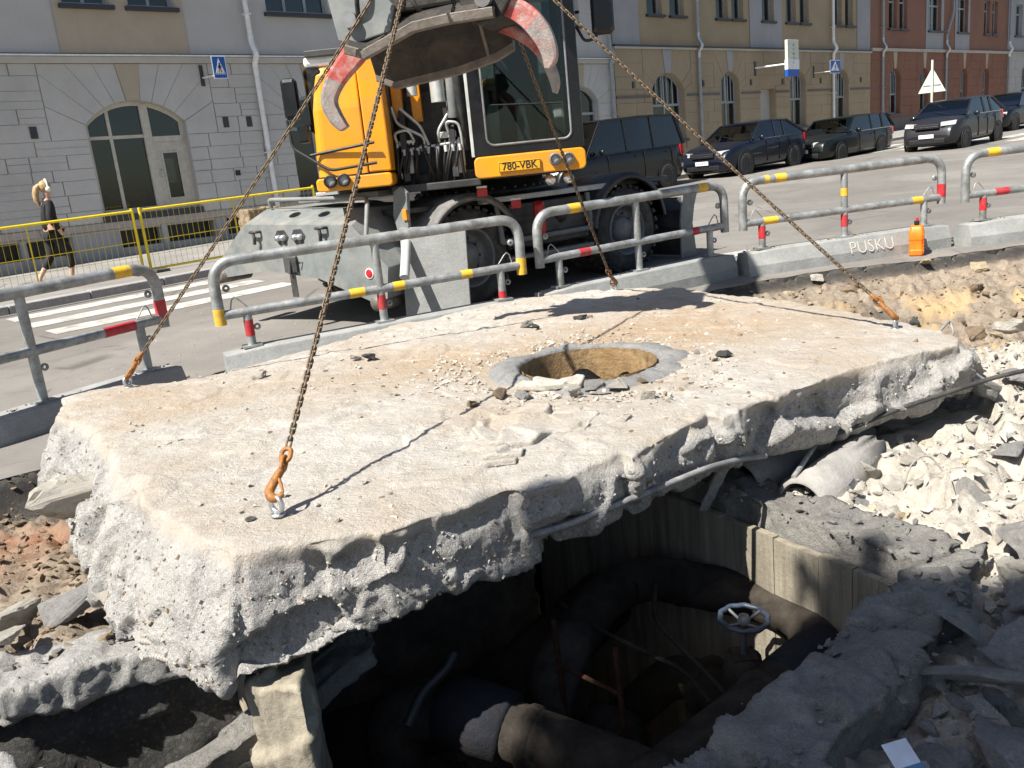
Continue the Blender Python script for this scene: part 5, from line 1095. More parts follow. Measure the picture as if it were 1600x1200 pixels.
# low front footing row continuing the concrete feet under the left barrier
# ------------------------------------------------------------------ orange canister
p = np.array([4.38, 9.06]); can = thing('fuel_can', 'orange plastic fuel can standing by the chalk marked barrier foot', 'canister', (p[0], p[1], max(HZ(*p), gxy(*p)) + 0.0), R(62))
def can_build():
    zt = 0.34; m = MB(); rings = []
    for (z, sx, sy) in ((0, .085, .06), (0.012, .095, .07), (0.06, .098, .072), (0.065, .094, .068), (0.16, .094, .068), (0.165, .098, .072), (0.24, .098, .072), (0.30, .075, .06), (0.315, .05, .045)):
        rings.append([(sx * max(-1, min(1, 1.25 * math.cos(a))), sy * max(-1, min(1, 1.25 * math.sin(a))), z) for a in np.linspace(0, 2 * math.pi, 20, endpoint=False)])
    loft(m, rings, True, True, True); b = m.build('can_body', 'orange_plastic', can, 0.004)
    g = MB()
    for k in range(6): g.box((-0.10, -0.073, 0.04 + k * 0.035), (0.02, -0.066, 0.052 + k * 0.035))
    g.build('ribs', 'orange_plastic', b)
    MB().tube(fillet([(0.02, 0, 0.30), (0.05, 0, 0.36), (0.11, 0, 0.33), (0.11, 0, 0.22)], 0.03), 0.016, 8).build('handle', 'orange_plastic', can)
    MB().cyl((-0.03, 0, 0.31), (-0.03, 0, 0.36), 0.026, 14).build('cap', 'black_iron', can); MB().cyl((0.03, 0, 0.33), (0.07, 0, 0.375), 0.016, 10).build('spout', 'lens_red', can)
can_build()
# ------------------------------------------------------------------ chains
LINK = None
def link_mesh(name, pitch, r_, w_, mat, seg=14, n=6):
    # stadium-shaped link along local X
    pts = []; hl = pitch / 2 + r_ - w_ * 0.5 + 0.0; hl = max(hl, 0.002)
    for k in range(seg):
        a = 2 * math.pi * k / seg; pts.append((math.copysign(hl, math.cos(a)) + w_ * math.cos(a) if abs(math.cos(a)) > 1e-6 else 0, w_ * math.sin(a), 0))
    me = MB().tube(pts, r_, n, closed=True).mesh(name); me.materials.append(MATS[mat]); return me
PITCH = 0.0285
LINK = link_mesh('link', PITCH, 0.0042, 0.0085, 'chain_steel')
def eye_bolt(parent, p, d, z=ZT):
    # lifting eye: ring standing in the plane containing the pull direction
    o = bpy.data.objects.new('lifting_eye', None); az = math.atan2(d[1], d[0]); m = MB(); R_ = 0.028; pts = [(R_ * math.cos(a), 0, 0.042 + R_ * math.sin(a)) for a in np.linspace(0, 2 * math.pi, 20, endpoint=False)]
    m.tube(pts, 0.0095, 8, closed=True); m.cyl((0, 0, -0.03), (0, 0, 0.016), 0.014, 12); m.lathe([(0.0, 0.0), (0.026, 0.0), (0.026, 0.008), (0.0, 0.008)], (0, 0, 0), 'z', 14)
    e_ = m.build('lifting_eye', 'zinc_bolt', parent); e_.location = (p[0], p[1], z); e_.rotation_euler = (0, 0, az + R(70)); bpy.data.objects.remove(o); return e_
APEX_L, APEX_R = Vector((-.24, 5.30, 2.66)), Vector((.06, 5.36, 2.62))
def chain_leg(anchor, apex, label, hookmat, sag=0.03):
    A = Vector(anchor); d = (apex - A).normalized(); root = thing('lifting_chain', label, 'chain', tuple(A), 0, 'four legs of the lifting chain')
    q = d.to_track_quat('X', 'Z'); Mq = q.to_matrix().to_4x4()
    # hook from the eye upwards: shackle-like hook body, latch, coupling link
    eye = A + Vector((0, 0, 0.066)); l0 = eye - A
    hk = MB(); pts = [(0.008 + 0.030 * math.cos(a), 0.030 * math.sin(a), 0) for a in np.linspace(-2.5, 1.9, 16)]
    pts = [(0.030 - 0.032 * math.cos(a), 0.030 * math.sin(a), 0) for a in np.linspace(-1.95, 1.3, 14)]
    pts = [(-0.002 + 0.03 * (1 - math.cos(a)), 0.028 * math.sin(a), 0) for a in np.linspace(-1.2, 1.75, 14)] + [(0.075, 0.016, 0), (0.105, 0.004, 0), (0.125, 0.0, 0)]
    rad = [0.007 + 0.010 * min(1, k / 6) for k in range(14)] + [0.016, 0.014, 0.012]
    hk.tube([tuple(Mq @ Vector(p_) + l0) for p_ in pts], rad, 10); h_ = hk.build('hook', hookmat, root)
    MB().tube([tuple(Mq @ Vector(p_) + l0) for p_ in ((0.085, 0.012, 0), (0.05, -0.012, 0.004), (0.02, -0.026, 0))], [0.006, 0.006, 0.004], 8).build('latch', hookmat, h_)
    cl = MB(); cpts = [(0.122 + 0.0 + (0.022 if math.cos(a) >= 0 else -0.0) + 0.016 * math.cos(a), 0, 0.016 * math.sin(a)) for a in np.linspace(0, 2 * math.pi, 16, endpoint=False)]
    cl.tube([tuple(Mq @ Vector(p_) + l0) for p_ in cpts], 0.0075, 8, closed=True); cl.build('coupling_link', hookmat, root)
    cl = MB(); cpts = [(0.158 + (0.018 if math.cos(a) >= 0 else -0.0) + 0.017 * math.cos(a), 0.018 * math.sin(a), 0) for a in np.linspace(0, 2 * math.pi, 16, endpoint=False)]
    cl.tube([tuple(Mq @ Vector(p_) + l0) for p_ in cpts], 0.0085, 8, closed=True); cl.build('coupling_link', hookmat, root)
    start = 0.205; Lc = (apex - eye).length - start; n = int(Lc / PITCH); perp = (Vector((0, 0, 1)) - d * d.z).normalized()
    for k in range(n):
        t = (k + 0.5) / n; pos = l0 + d * (start + Lc * t) - perp * (sag * 4 * t * (1 - t)) * 0.5; sl = -sag * 0.5 * 4 * (1 - 2 * t) / Lc
        dd_ = (d + perp * sl).normalized(); o = bpy.data.objects.new('link', LINK); COL.objects.link(o); o.parent = root; o.location = pos; o.rotation_mode = 'QUATERNION'
        o.rotation_quaternion = dd_.to_track_quat('X', 'Z') @ Matrix.Rotation(R(45 + 90 * (k % 2) + rq.uniform(-9, 9)), 3, 'X').to_quaternion()
    return root
ANCH = {'A': (-.86, 2.84, ZT), 'B': (-2.38, 5.28, ZT), 'C': (.94, 7.28, ZT - .02), 'D': (2.18, 4.74, ZT)}
chain_leg(ANCH['A'], APEX_L, 'rusty lifting chain leg hooked nearest the camera', 'hook_orange')
chain_leg(ANCH['B'], APEX_L, 'rusty lifting chain leg hooked at the left far corner of the slab', 'hook_orange')
chain_leg(ANCH['C'], APEX_R, 'rusty lifting chain leg hooked at the far edge before the barrier', 'hook_dark')
chain_leg(ANCH['D'], APEX_R, 'rusty lifting chain leg hooked at the right end of the slab', 'hook_orange')
for k_, a in ANCH.items():
    ap = APEX_L if k_ in 'AB' else APEX_R; eye_bolt(SLAB, a, (ap.x - a[0], ap.y - a[1]), a[2])
# drilled spare hole beside the near eye
MB().lathe([(0.0, 0.001), (0.014, 0.001), (0.016, 0.006), (0.02, 0.002)], (-.955, 2.83, ZT), 'z', 14).build('drill_hole', 'rubble_dark', SLAB)
# ------------------------------------------------------------------ conduits, rebar, pipes on the surface
def tube_thing(name, label, cat, pts, r_, mat, n=10, rad=0.06, group=None):
    return tag(MB().tube(fillet(pts, rad, 5), r_, n).build(name, mat), label, cat, group)
tube_thing('conduit', 'grey conduit stuck in the near broken face of the slab', 'conduit', [(-.08, 2.88, .05), (.12, 2.92, .06), (.38, 3.08, .07), (.78, 3.38, .06), (.95, 3.52, .03), (1.1, 3.66, -.02)], 0.0135, 'conduit_grey', 10)
tube_thing('black_pipe', 'dark thin pipe jutting out under the right slab tip', 'pipe', [(1.5, 3.92, -.05), (1.9, 4.08, .0), (2.45, 4.24, .06), (3.4, 4.42, .12)], 0.012, 'rubber')
def rebar(name, label, pts, r_=0.011, mat='rebar_grey'):
    o = thing(name, label, 'rebar', pts[0]); p0 = Vector(pts[0]); q = [tuple(Vector(p_) - p0) for p_ in pts]
    MB().tube(q, r_, 10).build('bar', mat, o); m = MB(); a, b = Vector(q[0]), Vector(q[-1]); L = (b - a).length; d = (b - a).normalized(); k = 0.008
    x = d.orthogonal().normalized(); y = d.cross(x)
    while k < L - 0.004:
        c = a + d * k; m.tube([tuple(c + (x * math.cos(t) + y * math.sin(t)) * r_ + d * 0.004 * math.sin(t)) for t in np.linspace(0, 2 * math.pi, 9, endpoint=False)], 0.0016, 4, closed=True); k += 0.013
    m.build('ribs', mat, o)
rebar('rebar', 'ribbed reinforcing bar stub under the near left slab corner', [(-1.30, 2.645, -.13), (-1.10, 2.545, -.145)], 0.012)
rebar('rebar', 'shorter ribbed bar stub above the other one at the slab corner', [(-1.38, 2.74, -.12), (-1.30, 2.70, -.12)], 0.012)
tube_thing('bent_wire', 'thin bent wire sticking out of the right rubble', 'wire', [(1.70, 3.62, -.24), (1.76, 3.66, -.12), (1.86, 3.70, -.10), (1.92, 3.66, -.2)], 0.004, 'rebar_grey', 6)
tube_thing('bent_wire', 'bent bar pair on the sandy bank at right', 'wire', [(2.95, 6.1, -.34), (3.45, 6.7, -.24), (3.62, 6.9, -.22), (3.60, 6.8, -.3), (3.1, 6.0, -.33)], 0.011, 'rebar_grey', 6)
def clay_pipe(p0, p1, r_, label):
    a, b = Vector(p0), Vector(p1); o = thing('clay_pipe', label, 'pipe', p0, 0, 'two clay pipes by the chamber'); d = b - a; q = d.to_track_quat('Z', 'Y').to_matrix().to_4x4(); L = d.length
    m = MB(); n = 32; rs = np.random.RandomState(int(p0[0] * 100))
    prof = [(r_ * 0.86, 0.0), (r_, 0.0), (r_, L * 0.35), (r_ * 1.01, L * 0.6), (r_, L - 0.0), (r_ * 0.86, L), (r_ * 0.86, 0.0)]
    rings = []
    for i, (rr_, h) in enumerate(prof):
        rings.append([tuple(q @ Vector((rr_ * math.cos(t), rr_ * math.sin(t), h + (0.03 * math.sin(3 * t + 1) + 0.012 * rs.normal() if i in (4, 5) else 0)))) for t in np.linspace(0, 2 * math.pi, n, endpoint=False)])
    loft(m, rings, True, False, True); m.build('pipe_wall', 'clay_pipe', o, fix=True)
    return o
clay_pipe((1.06, 3.98, -.27), (1.60, 4.44, -.20), .13, 'larger pale clay pipe coming out under the slab')
clay_pipe((1.26, 3.66, -.27), (1.70, 4.02, -.21), .12, 'shorter pale clay pipe nearer the chamber wall')
tube_thing('grey_hose', 'thin grey pipe lying across the clay pipes', 'pipe', [(.96, 3.98, -.15), (1.16, 4.16, -.10), (1.32, 4.28, -.07)], 0.022, 'conduit_grey'); tube_thing('grey_hose', 'short thin rod leaning on the nearer clay pipe', 'pipe', [(1.24, 3.70, -.15), (1.40, 3.90, -.10), (1.50, 4.02, -.05)], 0.012, 'conduit_grey')
MBs = rough_prism('hanging_strip', [(-.03, -.01), (.03, -.01), (.03, .01), (-.03, .01)], -.16, .16, 0.008, 0.008, 'rubble_grey', None, 5); MBs.location = (.90, 3.78, -.17); MBs.rotation_euler = (0.25, 0.35, .5); tag(MBs, 'narrow concrete strip hanging over the chamber end wall top', 'rubble')
# ------------------------------------------------------------------ pipework in the chamber
def pipe_run(label, pts, r_, mat, rad, joints=(), group='pipework in the chamber', n=20):
    P = fillet(pts, rad, 10); o = thing('chamber_pipe', label, 'pipe', tuple(P[0]), 0, group); off = P[0]
    MB().tube([tuple(p_ - off) for p_ in P], r_, n).build('pipe_body', mat, o)
    for (i, f, rr_, w_, mt) in joints:
        a, b = Vector(pts[i]), Vector(pts[i + 1]); c = a + (b - a) * f - off; d = (b - a).normalized()
        MB().tube([tuple(c - d * w_ / 2), tuple(c - d * (w_ / 2 - 0.012)), tuple(c + d * (w_ / 2 - 0.012)), tuple(c + d * w_ / 2)], [r_ * 1.01, rr_, rr_, r_ * 1.01], n).build('joint_collar', mt, o)
    return o
pipe_run('dark insulated pipe elbow at the bottom left of the chamber', [(-.63, 3.12, -2.2), (-.63, 3.12, -.76), (-.37, 3.08, -.75), (.18, 2.78, -.83), (.86, 2.36, -.95)], .115, 'pit_pipe', .16, [(0, .72, .12, .03, 'conduit_grey'), (2, .18, .145, .30, 'pit_pipe_blue'), (2, .55, .125, .06, 'pit_pipe')])
pipe_run('dark insulated pipe loop around the blue handwheel', [(-.2, 3.0, -2.0), (.05, 3.30, -.74), (.34, 3.80, -.70), (.56, 3.92, -.68), (1.12, 3.58, -.70), (1.22, 3.22, -.72), (.78, 2.86, -.74), (.02, 2.30, -.80), (-.5, 1.9, -.9)], .11, 'pit_pipe', .22, [(5, .35, .116, .34, 'pit_pipe_blue'), (5, .85, .122, .05, 'pit_pipe'), (3, .30, .116, .05, 'pit_pipe')])
pipe_run('large dark pipe crossing the chamber floor', [(-1.4, 3.6, -1.35), (-.2, 3.75, -1.15), (.4, 4.4, -1.05)], .17, 'pit_pipe', .2)
pipe_run('broad grey pipe rising at the chamber bottom', [(-.1, 1.9, -1.9), (.12, 2.75, -1.35), (.3, 3.5, -1.25)], .17, 'pit_pipe', .2)
pipe_run('yellowish valve pipe below the handwheel', [(.35, 3.65, -1.3), (.62, 3.5, -.95), (.82, 3.22, -.95), (1.1, 2.9, -1.0)], .095, 'pit_pipe_yellow', .14, [(1, .5, .14, .03, 'pit_pipe'), (2, .3, .14, .03, 'pit_pipe')])
def hand_wheel(c, R_, label, mat, tilt=(0, 0, 0), stem=0.35):
    o = thing('valve', label, 'valve', c, 0, 'valves in the chamber'); o.rotation_euler = tilt; m = MB(); n = 40
    m.tube([(R_ * (1 + 0.035 * math.cos(10 * a)) * math.cos(a), R_ * (1 + 0.035 * math.cos(10 * a)) * math.sin(a), 0) for a in np.linspace(0, 2 * math.pi, n, endpoint=False)], 0.0115, 8, closed=True); w_ = m.build('handwheel', mat, o)
    for k in range(4): a = k * math.pi / 2 + 0.5; MB().tube([(0.02 * math.cos(a), 0.02 * math.sin(a), -0.02), (R_ * math.cos(a), R_ * math.sin(a), 0)], 0.007, 6).build('spoke', 'rim_grey', w_)
    MB().lathe([(0, .012), (.022, .012), (.026, -.012), (.03, -.03), (0, -.03)], (0, 0, 0), 'z', 16).build('hub', 'rim_grey', w_)
    b = MB(); b.cyl((0, 0, -0.02), (0, 0, -stem), 0.014, 10); b.build('stem', 'rim_grey', o)
    b = MB(); b.box((-.05, -.05, -stem * .55), (.05, .05, -stem * .5)); b.lathe([(.03, -stem * .5), (.075, -stem * .55), (.09, -stem * .8), (.12, -stem), (.12, -stem - .03), (0, -stem - .03)], (0, 0, 0), 'z', 18); b.build('bonnet', 'pit_pipe', o)
hand_wheel((.87, 3.26, -.58), .098, 'blue rimmed handwheel valve in the middle of the chamber', 'valve_blue', (0.06, 0.02, 0), .34)
hand_wheel((-.02, 3.1, -.95), .12, 'dark handwheel valve standing on edge left of the ladder', 'pit_pipe', (1.35, 0, 0.5), .22)
vb = thing('valve_box', 'flat dark valve cover left of the dark handwheel', 'valve', (-.28, 3.12, -.92)); MB().box((-.1, -.08, -.05), (.1, .08, .0)).build('cover_plate', 'pit_pipe', vb, 0.01); MB().lathe([(.035, .002), (.05, .014), (.056, .002)], (0, 0, 0), 'z', 20).build('cover_ring', 'rim_grey', vb); MB().box((-.06, -.05, -1.3), (.06, .05, -.05)).build('pedestal', 'pit_pipe', vb)
for (pts, lab) in (([(.12, 3.62, -.62), (.30, 3.42, -.68), (.60, 3.20, -.76), (.66, 3.02, -.8)], 'thin bent tube left of the yellowish pipe'), ([(.58, 3.72, -.62), (.52, 3.46, -.66), (.74, 3.12, -.82), (.8, 3.0, -.95)], 'thin bent tube right of the yellowish pipe')): tube_thing('bent_tube', lab, 'tube', pts, .011, 'pit_pipe', 8, .08)
MB_ = MB().tube(fillet([(-.52, 2.84, -.64), (-.46, 2.93, -.56), (-.36, 2.98, -.50), (-.33, 3.02, -.46)], .04, 4), .022, 10).build('vent_stub', 'black_iron'); tag(MB_, 'short black bent stub on top of the left pipe elbow', 'pipe')
# ladder
ld = thing('ladder', 'rusty reinforcing bar ladder standing in the chamber', 'ladder', (.07, 3.20, -.46)); d_ = Vector((.22, -.25, 0)); lean = Vector((.06, -.03, -1.75))
for q in (Vector((0, 0, 0)), d_ + Vector((0, 0, -.01))): MB().tube([tuple(q), tuple(q + lean)], .0125, 10).build('rail', 'rust', ld)
for k in range(6):
    t = 0.12 + k * 0.155; MB().tube([tuple(lean * t), tuple(d_ + lean * t)], .010, 8).build('rung', 'rust', ld)
# card in the corner
cd_ = thing('plastic_card', 'pale blue plastic card lying in the rubble at the bottom edge', 'card', (.90, 1.90, -.21), R(20)); cd_.rotation_euler = (R(35), R(10), R(25)); MB().box((-.045, -.03, 0), (.045, .035, .002)).build('card_body', 'card_white', cd_, 0.0008); MB().box((-.045, -.045, -.0005), (.045, -.0302, .0025)).build('blue_edge', 'card_blue', cd_)

def g_lit():
    a, b = rq.choice([((2.52, 9.02), (4.86, 9.46)), ((4.98, 9.30), (7.3, 9.55)), ((.34, 7.98), (2.40, 9.10)), ((-4.0, 5.2), (-2.72, 6.95))]); t = rq.choice([.1, .5, .9, rq.random()]) + rq.gauss(0, .05); x = a[0] + (b[0] - a[0]) * t + rq.gauss(0, .05); y = a[1] + (b[1] - a[1]) * t + rq.gauss(0, .03) + (.26 if rq.random() < .4 else 0)
    on = abs(y - (a[1] + (b[1] - a[1]) * t)) < .10 and 0 < t < 1
    if not on and abs(y - (a[1] + (b[1] - a[1]) * t)) < .2: return None
    return (x, y, gxy(x, y) + (.25 if on and a[0] > 0 else .18 if on else .006))
small_debris('leaf_litter', 420, g_lit, 'rubble_brown', 'dry leaves and grit caught around the barrier feet', 0.012, 0.05)
def g_road():
    x, y = rq.uniform(-4, 7), rq.uniform(5.5, 11)
    if inside(x, y, EXC): return None
    return (x, y, gxy(x, y) + .002)
small_debris('road_grit', 900, g_road, 'rubble_grey', 'grit and pebbles scattered on the road by the barriers', 0.006, 0.03)
# ------------------------------------------------------------------ wheeled excavator
EX0 = Vector((-.12, 10.4, gxy(-.12, 10.4)))
EX = thing('excavator', 'yellow and black wheeled excavator lifting the slab, behind the barriers', 'excavator', tuple(EX0))
def W(x, y, z): return (x - EX0.x, y - EX0.y, z - EX0.z)
def wbox(x0, x1, y0, y1, z0, z1): return MB().box(W(x0, y0, z0), W(x1, y1, z1))
UA = math.atan2(.629, .777)
def uc(mb, name, mat, parent=EX, bevel=0, **k):
    o = mb.build(name, mat, parent, bevel, **k)
    if parent is EX: o.rotation_euler = (0, 0, UA)
    return o
# undercarriage, local frame u along the machine, v to the far side
wbox(-.155, -.125, 8.215, 8.24, 1.46, 3.0).build('pillar_trim', 'machine_pale', EX, .004)
uc(MB().box((-2.0, -.55, .48), (2.0, .55, .98)), 'chassis_beam', 'machine_dark', bevel=.02)
uc(MB().box((-1.9, -1.12, 1.0), (2.0, 1.12, 1.05)), 'deck_plate', 'machine_dark', bevel=.006)
sp = uc(MB().box((-.62, -1.20, .50), (.52, -.56, .96)), 'side_box', 'machine_dark', bevel=.015)
m = MB()
for k in range(5): m.box((-.60, -1.212, .56 + k * .075), (.50, -1.2005, .60 + k * .075))
m.build('pressed_ribs', 'machine_dark', sp)
MB().lathe([(0, -1.225), (.07, -1.225), (.08, -1.21), (.08, -1.2)], (.1, 0, .78), 'y', 20).build('filler_cap', 'black_iron', sp)
uc(MB().box((-1.0, -1.26, 1.0), (.95, -1.17, 1.055)), 'step_rail', 'machine_pale', bevel=.008)
uc(MB().tube(fillet([(-.8, -1.22, .98), (-.8, -1.26, .62), (-.8, -1.26, .60), (.5, -1.26, .60), (.5, -1.22, .98)], .05), .03, 8), 'access_step', 'machine_grey')
uc(MB().box((-.74, -1.30, .40), (.48, -1.16, .44)), 'lower_step', 'machine_grey', bevel=.006)
m = MB(); m.lathe([(.74, .0), (.80, .0), (.80, .06), (.72, .07), (.72, .20), (.60, .20)], (0, 0, 1.05), 'z', 48); uc(m, 'slew_ring', 'machine_dark')
m = MB()
for k in range(36): a = 2 * math.pi * k / 36; m.cyl((.765 * math.cos(a), .765 * math.sin(a), 1.11), (.765 * math.cos(a), .765 * math.sin(a), 1.135), .018, 6)
uc(m, 'slew_bolts', 'rim_grey')
def tyre_mesh():
    m = MB(); R_, w_ = .50, .27; prof = [(.29, -w_ / 2 + .02), (.34, -w_ / 2), (.44, -w_ / 2 + .005), (.485, -w_ / 2 + .03), (R_ - .012, -w_ / 2 + .05), (R_ - .012, w_ / 2 - .05), (.485, w_ / 2 - .03), (.44, w_ / 2 - .005), (.34, w_ / 2), (.29, w_ / 2 - .02)]
    m.lathe(prof, (0, 0, 0), 'y', 48)
    for k in range(30):
        for sd in (-1, 1):
            a = 2 * math.pi * (k + .25 * sd) / 30; M = Matrix.Rotation(-a, 4, 'Y') @ Matrix.Translation((R_ - .014, sd * .075, 0)) @ Matrix.Rotation(sd * .35, 4, 'X'); m.box((-.01, -.07, -.026), (.022, .07, .026), M)
    return m.mesh('tyre')
TY = tyre_mesh(); TY.materials.append(MATS['rubber'])
def rim_mesh():
    m = MB(); m.lathe([(.30, -.11), (.285, -.125), (.27, -.10), (.255, -.02), (.16, .04), (.15, -.03), (.13, -.06), (.05, -.07), (0, -.07)], (0, 0, 0), 'y', 40)
    for k in range(10): a = 2 * math.pi * k / 10; m.cyl((.19 * math.cos(a), .01, .19 * math.sin(a)), (.19 * math.cos(a), -.025, .19 * math.sin(a)), .014, 6)
    return m.mesh('rim')
RM = rim_mesh(); RM.materials.append(MATS['rim_grey'])
for (u, v) in ((-1.18, -1.1), (1.12, -1.1), (-1.18, 1.1), (1.12, 1.1)):
    wv = bpy.data.objects.new('wheel', None); COL.objects.link(wv); wv.parent = EX; c = Matrix.Rotation(UA, 4, 'Z') @ Vector((u, v, .5)); wv.location = c; sgn = 1 if v < 0 else -1; wv.rotation_euler = (0, rq.uniform(0, 1), UA if v < 0 else UA + math.pi); wv.rotation_mode = 'XYZ'
    wv.rotation_euler = (0, 0, UA if v < 0 else UA + math.pi)
    for dy in (0, .31):
        t = bpy.data.objects.new('tyre', TY); COL.objects.link(t); t.parent = wv; t.location = (0, dy, 0); t.rotation_euler = (0, rq.uniform(0, 6), 0)
    r_ = bpy.data.objects.new('rim', RM); COL.objects.link(r_); r_.parent = wv; r_.location = (0, -.01, 0)
for u in (-1.18, 1.12): uc(MB().cyl((u, -.9, .5), (u, .9, .5), .11, 16), 'axle', 'machine_dark')
def fender(u, a0, a1, y0, y1, mat, r_=.60, th=.03):
    m = MB(); n = 22; rings = []
    for k in range(n + 1):
        a = a0 + (a1 - a0) * k / n; c, s = math.cos(a), math.sin(a); rings.append([(u + r_ * c, y0, .5 + r_ * s), (u + r_ * c, y1, .5 + r_ * s), (u + (r_ + th) * c, y1, .5 + (r_ + th) * s), (u + (r_ + th) * c, y0 + .02, .5 + (r_ + th) * s), (u + (r_ - .05) * c, y0 + .0, .5 + (r_ - .05) * s)])
    loft(m, rings, True, True, True); return uc(m, 'fender', mat)
fender(-1.18, R(8), R(165), -1.32, -.62, 'fender_rubber', .60); fender(1.12, R(10), R(172), -1.30, -.62, 'machine_dark', .62); fender(-1.18, R(8), R(165), .62, 1.30, 'fender_rubber'); fender(1.12, R(10), R(172), .62, 1.30, 'machine_dark', .62)
# dozer blade at the right hand end
m = MB(); pr = [(2.12, .06), (2.20, .08), (2.13, .25), (2.10, .42), (2.14, .60), (2.24, .76), (2.19, .77), (2.07, .62), (2.03, .42), (2.06, .22)]
m.prism(pr, 'y', -1.28, 1.28); bl = uc(m, 'dozer_blade', 'machine_dark', bevel=.004)
for v in (-1.30, 1.28): MB().prism([(1.98, .04), (2.28, .04), (2.25, .25), (2.22, .45), (2.27, .66), (2.34, .82), (2.06, .80), (1.99, .5)], 'y', v, v + .025).build('blade_end_plate', 'machine_grey', bl, .003)
uc(MB().box((1.6, -.5, .3), (2.08, -.34, .5)).box((1.6, .34, .3), (2.08, .5, .5)), 'blade_arms', 'machine_dark', bevel=.01)
# stabiliser housing at the left hand end
SB = bpy.data.objects.new('stabiliser', None); COL.objects.link(SB); SB.parent = EX; SB.location = W(-1.012, 8.006, EX0.z); SB.rotation_euler = (0, 0, R(145.1))
front = [(.02, .55), (.08, .26), (.30, .24), (.94, .46), (1.67, .55), (2.34, .49), (2.36, .70), (1.92, 1.03), (.41, .96)]
m = MB(); r0 = [(p[0], 0, p[1]) for p in front]; r1 = [(p[0] * .96 + .04, -.30, p[1] + (.13 if p[1] > .9 else 0)) for p in front]; r2 = [(p[0] * .96 + .04, -1.0, p[1] + (.13 if p[1] > .9 else 0)) for p in front]
loft(m, [r0, r1, r2], True, True, False); m.build('stabiliser_housing', 'machine_grey', SB, .012)
for (x, z) in ((1.38, .88), (1.14, .88)):
    m = MB(); m.prism([(x - .10, z), (x - .05, z - .07), (x + .05, z - .07), (x + .10, z), (x + .05, z + .07), (x - .05, z + .07)], 'y', .0, .006); m.build('hatch_plate', 'machine_dark', SB)
    m = MB()
    for q in (-.035, .035): m.lathe([(0, .05), (.026, .045), (.032, .006)], (x + q, 0, z - .005), 'y', 12)
    m.build('hose_coupling', 'zinc_bolt', SB)
for (x, z) in ((1.74, .92), (.79, .92)):
    m = MB(); m.tube(fillet([(x - .06, .0, z + .03), (x - .05, .06, z + .03), (x + .05, .06, z + .03), (x + .06, .0, z + .03)], .03), .014, 8); m.tube(fillet([(x, .05, z + .02), (x - .02, .06, z - .03), (x, .05, z - .09)], .02), .017, 8); m.build('tow_hook', 'machine_dark', SB)
m = MB(); m.box((1.2, 0, .53), (1.38, .03, .68)); m.cyl((1.29, .02, .66), (1.29, .05, .52), .02, 10); m.tube([(1.2, .03, .66), (1.15, .06, .70), (1.18, .05, .62)], .008, 6); m.build('latch', 'machine_dark', SB, .004)
MB().box((1.25, .012, .28), (1.33, .02, .52)).build('latch_strap', 'machine_dark', SB)
MB().lathe([(0, .012), (.038, .012), (.042, .008), (.042, 0)], (.26, 0, .50), 'y', 18).build('red_reflector', 'lens_red', SB)
MB().lathe([(.040, .006), (.048, .01), (.052, 0)], (.26, 0, .50), 'y', 18).build('reflector_ring', 'white_paint', SB)
MB().tube(fillet([(1.78, -.28, 1.17), (1.78, -.26, 1.25), (.42, -.26, 1.19), (.26, -.1, 1.15), (.24, .0, .85)], .1), .022, 10).build('hand_rail', 'machine_grey', SB)
m = MB()
for x in (1.35, .95): m.lathe([(0, .004), (.07, .004), (.07, 0)], (x, -.15, 1.125), 'z', 12)
m.build('deck_cutouts', 'machine_dark', SB)
MB().prism([(.0, .75), (.10, .72), (.16, 1.0), (.12, 1.22), (.03, 1.26), (-.04, 1.2), (-.02, 1.0)], 'y', -.36, -.32).build('lifting_lug', 'machine_grey', SB, .004)
m = MB(); m.lathe([(0, .05), (.07, .05), (.07, -.35), (0, -.35)], (2.40, 0, .50), 'y', 16); m.build('pivot_pin', 'jaw_edge', SB)
m = MB(); m.lathe([(0, .03), (.075, .03), (.08, -.3), (0, -.3)], (.2, 0, .22), 'y', 16); m.build('pivot_pin', 'jaw_edge', SB)
MB().box((.4, -.9, 1.18), (1.5, -.4, 1.24)).build('checker_deck', 'machine_grey', SB, .01); MB().lathe([(0, .03), (.3, .02), (.33, 0)], (1.0, -.62, 1.245), 'z', 28).build('round_cover', 'machine_grey', SB)
MB().box((-.02, -.34, .95), (.03, -.30, 1.05)).build('side_marker', 'lens_orange', SB, .003)
MB().tube([(-.12, -.05, .45), (.02, -.3, .75)], .045, 10).build('stabiliser_cylinder', 'machine_pale', SB)
# red tail lamps on the deck
for (x, y, z) in ((-1.78, 9.25, 1.22), (-.1, 8.55, 1.13), (.22, 8.7, .98)):
    wbox(x - .05, x + .05, y, y + .05, z - .04, z + .04).build('marker_lamp', 'lens_red', EX, .006); wbox(x - .05, x + .05, y - .001 + .0, y + .04, z + .042, z + .06).build('marker_bracket', 'white_paint', EX)
wbox(.40, .52, 9.05, 9.17, .62, .98).build('fire_extinguisher', 'lens_red', EX, .05)
# house
XC = -.36
wbox(-1.52, .84, 8.75, 12.1, 1.24, 1.36).build('house_frame', 'machine_dark', EX, .02)
def rounded_panel(x0, x1, z0, z1, y, depth, rad, name, mat, parent=EX, n=5):
    pts = []
    for (cx, cz, a0) in ((x1 - rad, z1 - rad, 0), (x0 + rad, z1 - rad, 90), (x0 + rad, z0 + rad, 180), (x1 - rad, z0 + rad, 270)):
        for k in range(n + 1): a = R(a0 + 90 * k / n); pts.append((cx + rad * math.cos(a), cz + rad * math.sin(a)))
    m = MB(); m.prism([(p[0] - EX0.x, p[1] - EX0.z) for p in pts], 'y', y - EX0.y, y + depth - EX0.y); return m.build(name, mat, parent, .012)
